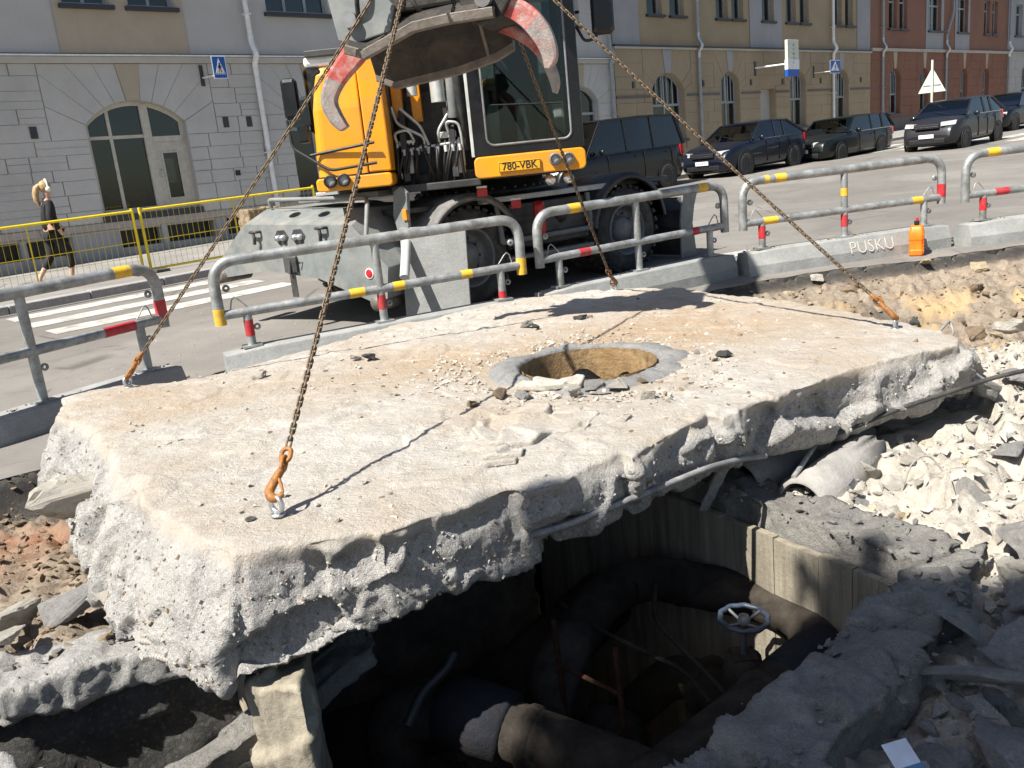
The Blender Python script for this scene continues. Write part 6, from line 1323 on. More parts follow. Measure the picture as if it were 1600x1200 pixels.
# left body: outer curved panel, inner panel, lower lip with lamps
m = MB(); rings = []
for (z, dx, dy) in ((1.42, 0, 0), (1.6, 0, 0), (2.0, .02, .0), (2.3, .05, .03), (2.42, .10, .10), (2.46, .2, .22)):
    rings.append([W(-1.585 + dx + .10 * (1 - math.cos(a)) , 8.2 + dy + .10 * (1 - math.sin(a)), z) for a in np.linspace(math.pi / 2 * 0, math.pi / 2, 6)][::1] + [W(-1.115, 8.2 + dy, z), W(-1.115, 12.1, z), W(-1.585 + dx, 12.1, z)])
rings = [[r_[k] for k in range(len(r_))] for r_ in rings]
loft(m, rings, True, True, False); hood = m.build('hood_panel', 'machine_yellow', EX, .012)
wbox(-1.105, -.90, 8.2, 11.8, 1.42, 2.44).build('hood_inner_panel', 'machine_yellow', EX, .015)
wbox(-1.55, -.92, 8.22, 11.8, 2.46, 2.52).build('hood_top', 'machine_dark', EX, .01)
rounded_panel(-1.60, -.90, 1.285, 1.405, 8.17, .5, .035, 'lower_lip', 'machine_yellow')
for x in (-1.467, -1.343):
    m = MB(); m.lathe([(0, -.012), (.045, -.010), (.05, -.004), (.05, .02)], W(x, 8.165, 1.375), 'y', 20); lp = m.build('head_lamp', 'lens_clear', EX); m = MB(); m.lathe([(.046, -.034), (.058, -.034), (.06, .01)], W(x, 8.165, 1.375), 'y', 20); m.build('lamp_ring', 'black_iron', lp)
rounded_panel(-1.592, -1.43, 1.80, 2.38, 8.24, .9, .05, 'side_window', 'car_glass'); 
m = MB(); m.box(W(-1.575, 8.25, 2.38), W(-1.15, 9.4, 2.47)); m.build('roof_cap', 'white_paint', EX, .03)
# mirrors on their brackets
def mirror(x, y, z, h, w_, name, arms):
    m = MB(); rings = []
    for (q, sc) in ((-.05, .8), (-.03, 1), (.03, 1), (.05, .85)): rings.append([W(x + sc * w_ / 2 * cx, y + q, z + sc * h / 2 * cz) for (cx, cz) in ((.7, 1), (1, .85), (1, -.85), (.7, -1), (-.7, -1), (-1, -.85), (-1, .85), (-.7, 1))])
    loft(m, rings, True, True, False); o = m.build(name, 'cab_black', EX, .008)
    for a in arms: MB().tube(fillet([W(*p_) for p_ in a], .06), .014, 8).build('mirror_arm', 'black_iron', EX)
mirror(-1.74, 8.3, 2.13, .36, .14, 'mirror', [[(-1.80, 8.28, 1.95), (-1.78, 8.25, 1.70), (-1.45, 8.15, 1.47), (-1.02, 8.15, 1.50)], [(-1.62, 8.2, 1.62), (-1.02, 8.14, 1.68)]])
mirror(-1.66, 8.25, 1.82, .17, .10, 'lower_mirror', [])
mirror(1.14, 8.3, 2.62, .42, .20, 'mirror', [[(.90, 8.3, 2.50), (.96, 8.25, 2.36), (1.06, 8.25, 2.38), (1.10, 8.28, 2.46)], [(.90, 8.3, 2.62), (.93, 8.28, 2.62)]])
# cab
x0, x1, y0, y1, z0, z1 = -.14, .885, 8.22, 9.85, 1.30, 3.05
rounded_panel(x0, x1 + .0, 1.262, 1.455, 8.17, .35, .05, 'cab_bumper', 'machine_yellow')
cab = wbox(x0 + .01, x1 - .01, y0 + .06, y1, 1.30, 1.36).build('cab_floor', 'machine_dark', EX, .01)
def pillar(a, b, w_, d): 
    a, b = Vector(W(*a)), Vector(W(*b)); m = MB(); m.hexa([(a.x - w_ / 2, a.y - d / 2, a.z), (a.x + w_ / 2, a.y - d / 2, a.z), (a.x + w_ / 2, a.y + d / 2, a.z), (a.x - w_ / 2, a.y + d / 2, a.z), (b.x - w_ / 2, b.y - d / 2, b.z), (b.x + w_ / 2, b.y - d / 2, b.z), (b.x + w_ / 2, b.y + d / 2, b.z), (b.x - w_ / 2, b.y + d / 2, b.z)]); return m.build('cab_pillar', 'cab_black', EX, .02)
pillar((x0 + .06, 8.26, 1.46), (x0 + .06, 8.30, 3.0), .12, .10); pillar((x1 - .055, 8.26, 1.46), (x1 - .055, 8.30, 3.0), .11, .10); pillar((x0 + .05, 9.8, 1.36), (x0 + .05, 9.8, 3.0), .10, .1); pillar((x1 - .05, 9.8, 1.36), (x1 - .05, 9.8, 3.0), .10, .1); pillar((x1 - .05, 9.0, 1.36), (x1 - .05, 9.0, 3.0), .06, .06)
wbox(x0, x1, 8.25, 9.9, 3.0, 3.1).build('cab_roof', 'cab_black', EX, .03)
# front lower frame with rounded window opening
def framed(xa, xb, za, zb, y, d, border, rad, name, mat, glassmat):
    outer = [(xa, za), (xb, za), (xb, zb), (xa, zb)]; inn = []; a_, b_, c_, d_ = xa + border[0], xb - border[1], za + border[2], zb - border[3]
    for (cx, cz, a0) in ((b_ - rad, d_ - rad, 0), (a_ + rad, d_ - rad, 90), (a_ + rad, c_ + rad, 180), (b_ - rad, c_ + rad, 270)):
        for k in range(7): a = R(a0 + 90 * k / 6); inn.append((cx + rad * math.cos(a), cz + rad * math.sin(a)))
    polys = [[Vector((p[0], p[1], 0)) for p in outer], [Vector((p[0], p[1], 0)) for p in inn]]; tr = tessellate_polygon(polys); P = outer + inn; n = len(P); m = MB()
    m.add([W(p[0], y, p[1]) for p in P], tr); m.add([W(p[0], y + d, p[1]) for p in P], tr); ni = len(inn)
    m.add([W(p[0], y, p[1]) for p in inn] + [W(p[0], y + d, p[1]) for p in inn], [(k, (k + 1) % ni, ni + (k + 1) % ni, ni + k) for k in range(ni)]); m.add([W(p[0], y, p[1]) for p in outer] + [W(p[0], y + d, p[1]) for p in outer], [(k, (k + 1) % 4, 4 + (k + 1) % 4, 4 + k) for k in range(4)])
    fr_ = m.build(name, mat, EX); g = MB(); g.prism([(p[0] - EX0.x, p[1] - EX0.z) for p in inn], 'y', y + d * .4 - EX0.y, y + d * .6 - EX0.y); g.build('pane', glassmat, fr_)
    s_ = MB(); s_.tube([W(p[0], y - .002, p[1]) for p in inn], .011, 6, closed=True); s_.build('window_seal', 'rim_grey', fr_); return fr_
framed(x0 + .012, x1 - .012, 1.462, 2.99, 8.205, .03, (.125, .10, .085, .1), .07, 'windscreen_frame', 'cab_black', 'cab_glass')
MB().tube([W(.06, 8.19, 1.9), W(.70, 8.19, 1.86)], .006, 6).build('wiper', 'black_iron', EX)
for (xs, nm) in ((x0 + .012, 'side_pane'), (x1 - .012, 'side_pane')): wbox(xs - .004, xs + .004, 8.34, 9.74, 1.62, 2.98).build(nm, 'cab_glass', EX)
wbox(x0 + .01, x0 + .035, 8.34, 9.74, 1.36, 1.62).build('cab_side_panel', 'cab_black', EX, .004); wbox(x1 - .035, x1 - .01, 8.34, 9.74, 1.36, 1.62).build('cab_side_panel', 'cab_black', EX, .004); wbox(x0 + .1, x1 - .1, 9.8, 9.84, 1.36, 2.2).build('cab_rear_panel', 'machine_dark', EX); wbox(x0 + .1, x1 - .1, 9.81, 9.815, 2.2, 3.0).build('rear_pane', 'cab_glass', EX)
# number plate with lettering
pl = wbox(.075, .468, 8.150, 8.164, 1.300, 1.392).build('number_plate', 'plate_yellow', EX, .006)
m = MB()
for (a, b, c, d) in ((.081, .462, 1.304, 1.308), (.081, .462, 1.384, 1.388), (.081, .085, 1.3085, 1.3835), (.458, .462, 1.3085, 1.3835)): m.box(W(a, 8.1475, c), W(b, 8.1495, d))
m.build('plate_border', 'ink_black', pl)
text_mesh('plate_lettering', '780-VBK', .096, 'ink_black', pl, Matrix.Translation(W(.2715, 8.1485, 1.347)) @ Matrix.Rotation(math.pi / 2, 4, 'X'), .001, .0016, sx=.92)
for (x, z) in ((.602, 1.372), (.724, 1.368)):
    m = MB(); m.lathe([(0, -.012), (.042, -.010), (.046, -.004), (.046, .02)], W(x, 8.165, z), 'y', 20); lp = m.build('head_lamp', 'lens_clear', EX); m = MB(); m.lathe([(.043, -.032), (.055, -.032), (.057, .01)], W(x, 8.165, z), 'y', 20); m.build('lamp_ring', 'rim_grey', lp)
for x in (.55, .72): m = MB(); m.lathe([(0, -.05), (.05, -.045), (.05, .04), (.02, .07)], W(x, 8.3, 1.19), 'y', 16); m.build('work_lamp', 'chrome', EX)
# interior
st_ = wbox(.12, .62, 8.95, 9.45, 1.36, 1.78).build('seat_base', 'seat_black', EX, .05); wbox(.14, .60, 9.38, 9.55, 1.70, 2.55).build('seat_back', 'seat_black', EX, .06); wbox(.24, .50, 9.42, 9.54, 2.55, 2.75).build('head_rest', 'seat_black', EX, .04)
for x in (.02, .66): wbox(x, x + .12, 8.85, 9.4, 1.5, 1.95).build('side_console', 'interior_grey', EX, .03); 
for x in (.08, .72): MB().tube([W(x, 8.9, 1.95), W(x, 8.87, 2.08)], [.02, .026], 10).build('joystick', 'black_iron', EX)
m = MB(); rr_ = [W(.34 + r_ * math.cos(a), 8.55, 1.40 + h) for r_ in () for a in ()]
m.lathe([(.085, .0), (.09, .02), (.075, .03), (.085, .05), (.07, .06), (.08, .08), (.065, .09), (.07, .11), (.055, .12)], W(.36, 8.6, 1.44), 'z', 20); m.build('column_boot', 'interior_grey', EX)
MB().tube([W(.36, 8.6, 1.55), W(.34, 8.72, 1.95)], [.07, .04], 12).build('steering_column', 'interior_grey', EX)
m = MB(); m.tube([tuple(Vector(W(.34, 8.74, 2.0)) + Matrix.Rotation(R(35), 3, 'X') @ Vector((.17 * math.cos(a), .17 * math.sin(a), 0))) for a in np.linspace(0, 2 * math.pi, 24, endpoint=False)], .014, 8, closed=True); m.build('steering_wheel', 'black_iron', EX)
wbox(.1, .3, 8.42, 8.5, 1.42, 1.46).build('pedal', 'rim_grey', EX, .008); wbox(.46, .66, 8.42, 8.5, 1.42, 1.46).build('pedal', 'rim_grey', EX, .008); wbox(.60, .76, 8.5, 8.56, 1.9, 2.1).build('monitor', 'black_iron', EX, .01)
# right hand engine hood and counterweight behind the cab
wbox(.0, .86, 9.95, 12.1, 1.36, 2.3).build('engine_hood', 'machine_yellow', EX, .05); wbox(-1.5, .8, 12.1, 12.6, 1.2, 2.2).build('counterweight', 'machine_dark', EX, .12); wbox(-.9, 0, 9.9, 12.1, 1.36, 2.0).build('centre_cover', 'machine_dark', EX, .03)
# boom foot, hoses and cylinders between hood and cab
for x in (-.80, -.33): m = MB(); m.prism([(p[0] - EX0.y, p[1] - EX0.z) for p in ((8.55, 1.3), (9.9, 1.3), (9.75, 2.2), (9.3, 2.45), (8.9, 2.2), (8.6, 1.75))], 'x', x - .03 - EX0.x, x + .03 - EX0.x); m.build('boom_bracket', 'machine_dark', EX, .008)
m = MB(); m.cyl(W(-.9, 9.2, 2.15), W(-.22, 9.2, 2.15), .07, 16); m.build('boom_pin', 'rim_grey', EX)
bo = MB(); rings = []
for (y, z, hw, hh) in ((9.35, 1.95, .19, .20), (8.95, 2.55, .19, .26), (8.45, 3.5, .19, .28), (8.0, 4.5, .18, .28), (7.3, 5.05, .17, .24), (6.6, 5.1, .16, .16)):
    t = Vector((0, -.55, .83)) if z < 4.6 else Vector((0, -.97, .2)); nrm = Vector((0, t.z, -t.y)); c = Vector(W(-.57, y, z)); rings.append([tuple(c + Vector((sx * hw, 0, 0)) + nrm * (sz * hh)) for (sx, sz) in ((-1, -1), (1, -1), (1, 1), (-1, 1))])
loft(bo, rings, True, True, False); bo.build('boom', 'machine_dark', EX, .02)
sk = MB(); rings = []
for (y, z, h_) in ((6.95, 5.35, .16), (6.5, 5.05, .24), (5.9, 4.2, .20), (5.45, 3.45, .13)):
    t = Vector((0, -.6, -.8)); nrm = Vector((0, -t.z, t.y)); c = Vector(W(-.40 + (y - 5.45) * -.11, y, z)); rings.append([tuple(c + Vector((sx * .14, 0, 0)) + nrm * (sz * h_)) for (sx, sz) in ((-1, -1), (1, -1), (1, 1), (-1, 1))])
loft(sk, rings, True, True, False); sk.build('stick', 'machine_yellow', EX, .02)
for x in (-.95 + .02, -.22): 
    MB().cyl(W(x, 8.72, 1.55), W(x + (.0), 8.35, 3.0), .055, 14).build('boom_cylinder', 'machine_dark', EX); MB().cyl(W(x, 8.35, 3.0), W(x, 8.05, 4.2), .035, 12).build('cylinder_rod', 'chrome', EX)
MB().cyl(W(-.57, 7.7, 5.25), W(-.50, 6.9, 5.55), .06, 12).build('stick_cylinder', 'machine_dark', EX)
# pale hydraulic valve blocks and bent steel lines, as seen between hood and cab
YH = 8.62
for (x, z, w_, h_) in ((-.77, 1.66, .16, .05), (-.37, 1.70, .16, .06), (-.60, 1.60, .10, .06), (-.30, 1.62, .07, .05), (-.78, 1.46, .10, .18), (-.28, 1.46, .09, .26)): wbox(x - w_ / 2, x + w_ / 2, YH, YH + .08, z - h_ / 2, z + h_ / 2).build('valve_block', 'hydraulic_pale', EX, .008)
lines = [[(-.88, YH, 2.0), (-.84, YH - .02, 1.84), (-.60, YH - .04, 1.70), (-.60, YH, 1.62)], [(-.80, YH, 1.98), (-.62, YH - .03, 1.80), (-.56, YH - .03, 1.62)], [(-.30, YH, 2.05), (-.34, YH - .02, 1.9), (-.46, YH - .04, 1.74), (-.46, YH, 1.62)], [(-.36, YH, 1.72), (-.38, YH - .04, 1.82), (-.26, YH - .05, 1.80), (-.24, YH - .04, 1.70), (-.24, YH, 1.40)], [(-.86, YH, 1.66), (-.88, YH - .04, 1.76), (-.74, YH - .04, 1.78), (-.70, YH, 1.68)], [(-.72, YH - .02, 1.60), (-.30, YH - .02, 1.62)], [(-.86, YH - .02, 1.66), (-.88, YH - .02, 1.45), (-.84, YH, 1.32)]]
for L_ in lines: MB().tube(fillet([W(*p_) for p_ in L_], .05), .014, 8).build('steel_line', 'hydraulic_pale', EX)
rh = random.Random(9)
for k in range(16):
    x = -.86 + .045 * k * .9 + rh.uniform(-.02, .02); xe = x + rh.uniform(-.1, .1)
    MB().tube(fillet([W(x, YH + .02, 1.66), W(x, YH - .05, 1.58), W((x + xe) / 2, YH - .07 + rh.uniform(-.03, .03), 1.44), W(xe, YH, 1.26)], .06), .015, 7).build('hose', 'black_iron', EX); 
    if k % 2: MB().cyl(W(x, YH - .035, 1.60), W(x, YH - .05, 1.54), .02, 8).build('hose_fitting', 'hydraulic_pale', EX)
for (x, z, r_) in ((-.42, 2.12, .07), (-.66, 2.2, .05)): MB().cyl(W(x, 8.6, z - .12), W(x, 8.6, z + .10), r_, 16).build('accumulator', 'hydraulic_pale', EX)
MB().cyl(W(-.30, 8.62, 1.85), W(-.26, 8.55, 2.6), .055, 14).build('swing_cylinder', 'machine_grey', EX); wbox(-.88, -.78, 8.75, 9.0, 1.9, 2.4).build('bracket_plate', 'machine_yellow', EX, .01); wbox(-.70, -.60, 8.78, 9.0, 1.85, 2.3).build('bracket_plate', 'machine_yellow', EX, .01)
wbox(-.92, -.16, 8.95, 9.0, 1.3, 2.2).build('bulkhead', 'machine_dark', EX)
wbox(-.95, -.1, 8.45, 8.9, 1.20, 1.27).build('foot_frame', 'machine_dark', EX, .01)

# ------------------------------------------------------------------ grapple hanging over the slab
GR0 = Vector((-.25, 5.5, 2.0)); GR = thing('grapple', 'worn red and steel grapple with curved claws above the slab', 'grapple', tuple(GR0), R(-16)); GR.scale = (1.04, 1, 1)
def G(x, y, z): return (x - GR0.x, y - GR0.y, z - GR0.z)
def claw(outer, inner, y, th, name, mats):
    # outer/inner outlines share the count; tapered slab lofted along the curve
    n = len(outer); P = []
    for k in range(n): P.append((Vector((outer[k][0], 0, outer[k][1])), Vector((inner[k][0], 0, inner[k][1]))))
    # refine with catmull-rom
    def cr(L, t):
        i = min(int(t), n - 2); f_ = t - i; p0 = L[max(i - 1, 0)]; p1 = L[i]; p2 = L[i + 1]; p3 = L[min(i + 2, n - 1)]
        return 0.5 * ((2 * p1) + (-p0 + p2) * f_ + (2 * p0 - 5 * p1 + 4 * p2 - p3) * f_ ** 2 + (-p0 + 3 * p1 - 3 * p2 + p3) * f_ ** 3)
    O = [p[0] for p in P]; I = [p[1] for p in P]; rings = []; M_ = (n - 1) * 6
    for k in range(M_ + 1):
        t = k / 6; o = cr(O, min(t, n - 1 - 1e-6)); i_ = cr(I, min(t, n - 1 - 1e-6)); w_ = th * (1 - 0.35 * k / M_) / 2; c = (o + i_) / 2; b = 0.82
        rings.append([G(o.x, y - w_ * b, o.z), G(o.x, y + w_ * b, o.z), G(c.x + (o.x - c.x) * .6, y + w_, c.z + (o.z - c.z) * .6), G(i_.x, y + w_ * b, i_.z), G(i_.x, y - w_ * b, i_.z), G(c.x + (o.x - c.x) * .6, y - w_, c.z + (o.z - c.z) * .6)])
    half = int(M_ * 0.42)
    a = loft(MB(), rings[:half + 1], True, True, False).build(name, mats[0], GR, .004); loft(MB(), rings[half:], True, True, False).build('claw_tip', mats[1], a, .004)
LO = [(-.70, 2.26), (-.80, 2.15), (-.90, 2.05), (-.975, 1.94), (-1.002, 1.835), (-.966, 1.728), (-.909, 1.666)]; LI = [(-.62, 2.14), (-.72, 2.05), (-.815, 1.975), (-.88, 1.91), (-.913, 1.846), (-.896, 1.775), (-.858, 1.69)]
claw(LO, LI, 5.5, .10, 'claw', ('claw_red', 'claw_worn'))
RO = [(.06, 2.36), (.19, 2.30), (.35, 2.214), (.445, 2.09), (.478, 1.97), (.47, 1.90), (.435, 1.86)]; RI = [(.02, 2.24), (.143, 2.205), (.272, 2.125), (.352, 2.025), (.388, 1.95), (.398, 1.90), (.402, 1.868)]
claw(RO, RI, 5.38, .09, 'claw', ('claw_red', 'claw_worn')); 
R2O = [(.06, 2.25), (.18, 2.16), (.30, 2.07), (.375, 1.96), (.41, 1.87), (.415, 1.80), (.395, 1.745)]; R2I = [(.04, 2.16), (.17, 2.09), (.27, 2.01), (.325, 1.92), (.352, 1.85), (.365, 1.80), (.372, 1.755)]
claw(R2O, R2I, 5.70, .08, 'claw', ('claw_red', 'claw_worn'))
# open shell between the claws: two wear lips joined by a bowed plate with ribs
l1 = [(-.70, 2.10), (-.588, 2.057), (-.281, 2.165), (-.079, 2.18), (.176, 2.18)]; l2 = [(-.73, 1.985), (-.611, 1.925), (-.202, 1.962), (.046, 2.012), (.152, 2.06)]
def lerp_line(L, t): t = t * (len(L) - 1); i = min(int(t), len(L) - 2); f_ = t - i; return (L[i][0] + (L[i + 1][0] - L[i][0]) * f_, L[i][1] + (L[i + 1][1] - L[i][1]) * f_)
m = MB(); rings = []; ring2 = []
for k in range(17):
    t = k / 16; a = lerp_line(l1, t); b = lerp_line(l2, t); r1 = []; r2 = []
    for j in range(9):
        q = j / 8; bow = .20 * math.sin(math.pi * q); x = a[0] + (b[0] - a[0]) * q; z = a[1] + (b[1] - a[1]) * q + bow; y = 5.27 + .46 * q; r1.append(G(x, y, z)); r2.append(G(x, y, z + .03))
    rings.append(r1 + r2[::-1])
loft(m, rings, True, True, False); m.build('shell', 'jaw_steel', GR, .003)
for (L_, y, h_) in ((l1, 5.25, .055), (l2, 5.75, .06)):
    m = MB(); rings = []
    for k in range(17):
        x, z = lerp_line(L_, k / 16); rings.append([G(x, y - .025, z - h_ / 2), G(x, y + .025, z - h_ / 2), G(x, y + .03, z + h_ / 2), G(x, y - .03, z + h_ / 2)])
    loft(m, rings, True, True, False); m.build('wear_lip', 'jaw_edge', GR, .006)
for k in range(3): x = -.42 + .2 * k; m = MB(); m.tube(fillet([G(x, 5.29, 2.14 + .02 * k), G(x + .005, 5.4, 2.26), G(x + .01, 5.6, 2.24), G(x + .02, 5.72, 2.02)], .08), .012, 6); m.build('rib', 'jaw_edge', GR)
m = MB(); m.prism([(p[0] - GR0.x, p[1] - GR0.z) for p in ((-.80, 2.45), (-.76, 2.16), (-.676, 2.13), (-.44, 2.17), (-.40, 2.30), (-.50, 2.45))], 'y', 5.30 - GR0.y, 5.36 - GR0.y); m.build('side_plate', 'machine_grey', GR, .008)
m = MB(); m.prism([(p[0] - GR0.x, p[1] - GR0.z) for p in ((-.78, 2.45), (-.74, 2.16), (-.44, 2.17), (-.40, 2.30), (-.50, 2.45))], 'y', 5.64 - GR0.y, 5.70 - GR0.y); m.build('side_plate', 'machine_grey', GR, .008)
m = MB(); m.prism([(p[0] - GR0.x, p[1] - GR0.z) for p in ((.22, 2.42), (-.02, 2.44), (-.03, 2.20), (.06, 2.14), (.2, 2.16), (.28, 2.28))], 'y', 5.31 - GR0.y, 5.70 - GR0.y); m.build('claw_carrier', 'jaw_steel', GR, .012)
MB().box(G(-.58, 5.33, 2.27), G(.12, 5.67, 2.50)).build('cross_beam', 'jaw_steel', GR, .02); MB().box(G(-.62, 5.35, 2.36), G(.14, 5.65, 2.60)).build('grapple_head', 'claw_red', GR, .02)
for x in (-.66, .12): MB().cyl(G(x, 5.25, 2.26), G(x, 5.76, 2.26), .045, 16).build('pivot_pin', 'rim_grey', GR)
m = MB(); m.lathe([(.0, .62), (.17, .62), (.19, .66), (.19, .86), (.15, .92), (.15, 1.10), (.0, 1.10)], (0, 0, 0), 'z', 28); m.build('rotator', 'machine_dark', GR)
for x in (-.13, .13): MB().box((x - .02, -.09, 1.08), (x + .02, .09, 1.56)).build('hanger_plate', 'machine_dark', GR, .008)
MB().cyl((-.2, 0, 1.47), (.2, 0, 1.47), .04, 14).build('hanger_pin', 'rim_grey', GR); MB().cyl((-.05, .05, 1.46), (-.06, .06, 1.58), .05, 12).build('hanger_knuckle', 'machine_dark', GR)
for (x, c) in ((-.24, 0), (.06, 1)):
    p_ = APEX_L if c == 0 else APEX_R; MB().tube([tuple(Matrix.Diagonal((1 / 1.04, 1, 1)) @ (Matrix.Rotation(R(16), 3, 'Z') @ (p_ - GR0 + Vector((.05 * math.cos(a), 0, .05 + .07 * math.sin(a)))))) for a in np.linspace(0, 2 * math.pi, 20, endpoint=False)], .012, 8, closed=True).build('master_ring', 'hook_orange', GR)
for (pts) in ([(-.34, 5.40, 2.5), (-.30, 5.3, 2.3), (-.2, 5.45, 2.2)], [(.05, 5.35, 2.55), (.14, 5.25, 2.36), (.1, 5.5, 2.22)], [(-.5, 5.3, 2.62), (-.58, 5.22, 2.4), (-.62, 5.3, 2.25)]): MB().tube(fillet([G(*p_) for p_ in pts], .08), .014, 8).build('hose', 'rubber', GR)
MB().cyl(G(-.60, 5.5, 2.30), G(.05, 5.5, 2.34), .05, 14).build('grab_cylinder', 'hook_orange', GR)
# concrete board leaning behind the barrier, before the wheel
p = (-.62, 8.22, gxy(-.62, 8.22)); bd = MB().box((-.325, -.03, 0), (.30, .03, .93)).build('concrete_board', 'barrier_concrete', None, .006); bd.location = p; bd.rotation_euler = (R(-4), R(2), R(-4)); tag(bd, 'grey upright concrete board leaning behind the middle barrier', 'board')
# ------------------------------------------------------------------ cars
WTY = None
def car_wheel(parent, x, y, r_, sgn, alloy='rim_grey'):
    o = bpy.data.objects.new('wheel', None); COL.objects.link(o); o.parent = parent; o.location = (x, y, r_); w_ = .1
    MB().lathe([(r_ * .66, -w_), (r_ * .9, -w_), (r_, -w_ * .7), (r_, w_ * .7), (r_ * .9, w_), (r_ * .66, w_)], (0, 0, 0), 'y', 28).build('tyre', 'rubber', o)
    m = MB(); m.lathe([(r_ * .67, sgn * w_ * .9), (r_ * .63, sgn * w_ * .95), (r_ * .6, sgn * w_ * .55), (r_ * .60, -sgn * w_ * .5)], (0, 0, 0), 'y', 28)
    for k in range(5):
        a = 2 * math.pi * k / 5 + .3; M = Matrix.Rotation(-a, 4, 'Y'); m.box((r_ * .12, sgn * w_ * .55 - .012, -r_ * .09), (r_ * .63, sgn * w_ * .55 + .012, r_ * .09), M)
    m.lathe([(0, sgn * w_ * .7), (r_ * .16, sgn * w_ * .68), (r_ * .17, sgn * w_ * .4)], (0, 0, 0), 'y', 14); m.build('rim', alloy, o)
def car(name, label, paint, s_front, t_near, L, Wd, H, hood, green, wheels, r_=.31, belt=(.88, .95), lamps=None, yaw=0.0, deckz=None, plate=True, alloy='rim_grey', front=None, zs=.17, group='cars on the far side of the street', glassy='car_glass', dz=0, tumble=.80, tail=None):
    cs, ct = s_front + L / 2, t_near + Wd / 2; p = stw(cs, ct); o = thing(name, label, 'van' if H > 1.8 else 'car', (p[0], p[1], p[2] + dz), 0, group); o.rotation_euler = (0, -.024, ROT_ST + yaw); hx = L / 2; hw = Wd / 2
    X = lambda x: x - hx
    # body shell: stations with deck height
    xs = [0.0, .05, .16, .35] + [v for v in np.linspace(.6, L - .5, 11)] + [L - .3, L - .12, L - .03, L]
    def deck(x): return float(np.interp(x, [h[0] for h in hood], [h[1] for h in hood]))
    def half(x):
        f_ = min(1, max(0, x / .55)); b = min(1, max(0, (L - x) / .45)); return hw * (0.80 + 0.20 * math.sin(f_ * math.pi / 2)) * (0.86 + 0.14 * math.sin(b * math.pi / 2))
    m = MB(); rings = []
    for x in xs:
        w_ = half(x); d = deck(x); zb = zs + (.14 if x < .04 or x > L - .04 else 0) + .05 * (x < .1) ; sh = min(d - .04, float(np.interp(x, [0, L], belt)) - .06)
        rings.append([(X(x), -w_ * .90, zb), (X(x), -w_ * .985, zb + .10), (X(x), -w_, (zb + sh) / 2 + .05), (X(x), -w_ * .975, sh), (X(x), -w_ * .90, d - .012), (X(x), -w_ * .45, d + .012), (X(x), w_ * .45, d + .012), (X(x), w_ * .90, d - .012), (X(x), w_ * .975, sh), (X(x), w_, (zb + sh) / 2 + .05), (X(x), w_ * .985, zb + .10), (X(x), w_ * .90, zb)])
    loft(m, rings, True, True, True); b = m.build('body', paint, o); md = b.modifiers.new('s', 'SUBSURF'); md.levels = 1; md.render_levels = 1
    # greenhouse: windscreen base, roof front, roof rear, rear base
    g0, g1, g2, g3 = green; m = MB(); rings = []; hb = lambda x: float(np.interp(x, [0, L], belt)) - .07
    tp = lambda x: H - .05 - .035 * ((x - (g1 + g2) / 2) / (g2 - g1) * 2) ** 2
    st_ = [(g0, deck(g0) - .02, 0), (g0 + (g1 - g0) * .5, None, .5), (g1, None, 1), ((g1 + g2) / 2, None, 1), (g2, None, 1), (g2 + (g3 - g2) * .5, None, .5), (g3, deck(g3) - .02, 0)]
    for (x, z, q) in st_:
        wb = half(min(max(x, .5), L - .3)) * .93; zt = hb(x) + (tp(min(max(x, g1), g2)) - hb(x)) * (q if q < 1 else 1) if z is None else hb(x) + .06; wt = wb * (1 - (1 - tumble) * max(q, .05))
        if z is not None: zt = max(z + .03, hb(x) + .05)
        rings.append([(X(x), -wb, hb(x)), (X(x), -(wb * .4 + wt * .6), hb(x) + (zt - hb(x)) * .6), (X(x), -wt, zt), (X(x), wt, zt), (X(x), (wb * .4 + wt * .6), hb(x) + (zt - hb(x)) * .6), (X(x), wb, hb(x))])
    loft(m, rings, True, True, False); m.build('windows', glassy, o)
    MB().box((X(g0 + .35), -hw * .72, .5), (X(g3 - .3), hw * .72, hb(L / 2) + .12)).build('cabin_interior', 'seat_black', o, .05)
    for x in ([g1 + .55] if H < 1.8 else [g1 + .4]):
        for sg in (-1, 1): MB().box((X(x), sg * hw * .42 - .2, .6), (X(x) + .14, sg * hw * .42 + .2, H - .28)).build('seat', 'seat_black', o, .05)
    # roof skin and pillars in body colour
    m = MB(); rr_ = []
    for k in range(7):
        x = g1 - .02 + (g2 - g1 + .06) * k / 6; wt = half(min(max(x, .5), L - .3)) * .93 * tumble + .012; z = tp(min(max(x, g1), g2)) + .004; rr_.append([(X(x), -wt, z - .02), (X(x), -wt * .93, z + .022), (X(x), 0, z + .045), (X(x), wt * .93, z + .022), (X(x), wt, z - .02), (X(x), 0, z)])
    loft(m, rr_, True, True, True); m.build('roof', paint, o)
    def rail(pts, w_, nm): MB().tube([(X(p_[0]), p_[1], p_[2]) for p_ in pts], w_, 6).build(nm, paint, o)
    for sg in (-1, 1):
        wb = lambda x: sg * half(min(max(x, .5), L - .3)) * .935; wt = lambda x: sg * (half(min(max(x, .5), L - .3)) * .93 * tumble + .004)
        rail([(g0, wb(g0), hb(g0) + .03), (g1, wt(g1), tp(g1))], .032, 'pillar'); rail([(g3, wb(g3), hb(g3) + .03), (g2, wt(g2), tp(g2))], .045 if H < 1.8 else .05, 'pillar')
        for f_ in ((.46, .02), (.80, .02)) if H < 1.8 else ((.28, .03), (.64, .03)):
            x = g1 + (g2 - g1) * f_[0]; rail([(x - .05 * (H < 1.8), wb(x), hb(x) + .02), (x + .02, wt(x), tp(x))], .028, 'pillar')
        rail([(g1, wt(g1), tp(g1)), ((g1 + g2) / 2, wt((g1 + g2) / 2), tp((g1 + g2) / 2)), (g2, wt(g2), tp(g2))], .028, 'roof_rail')
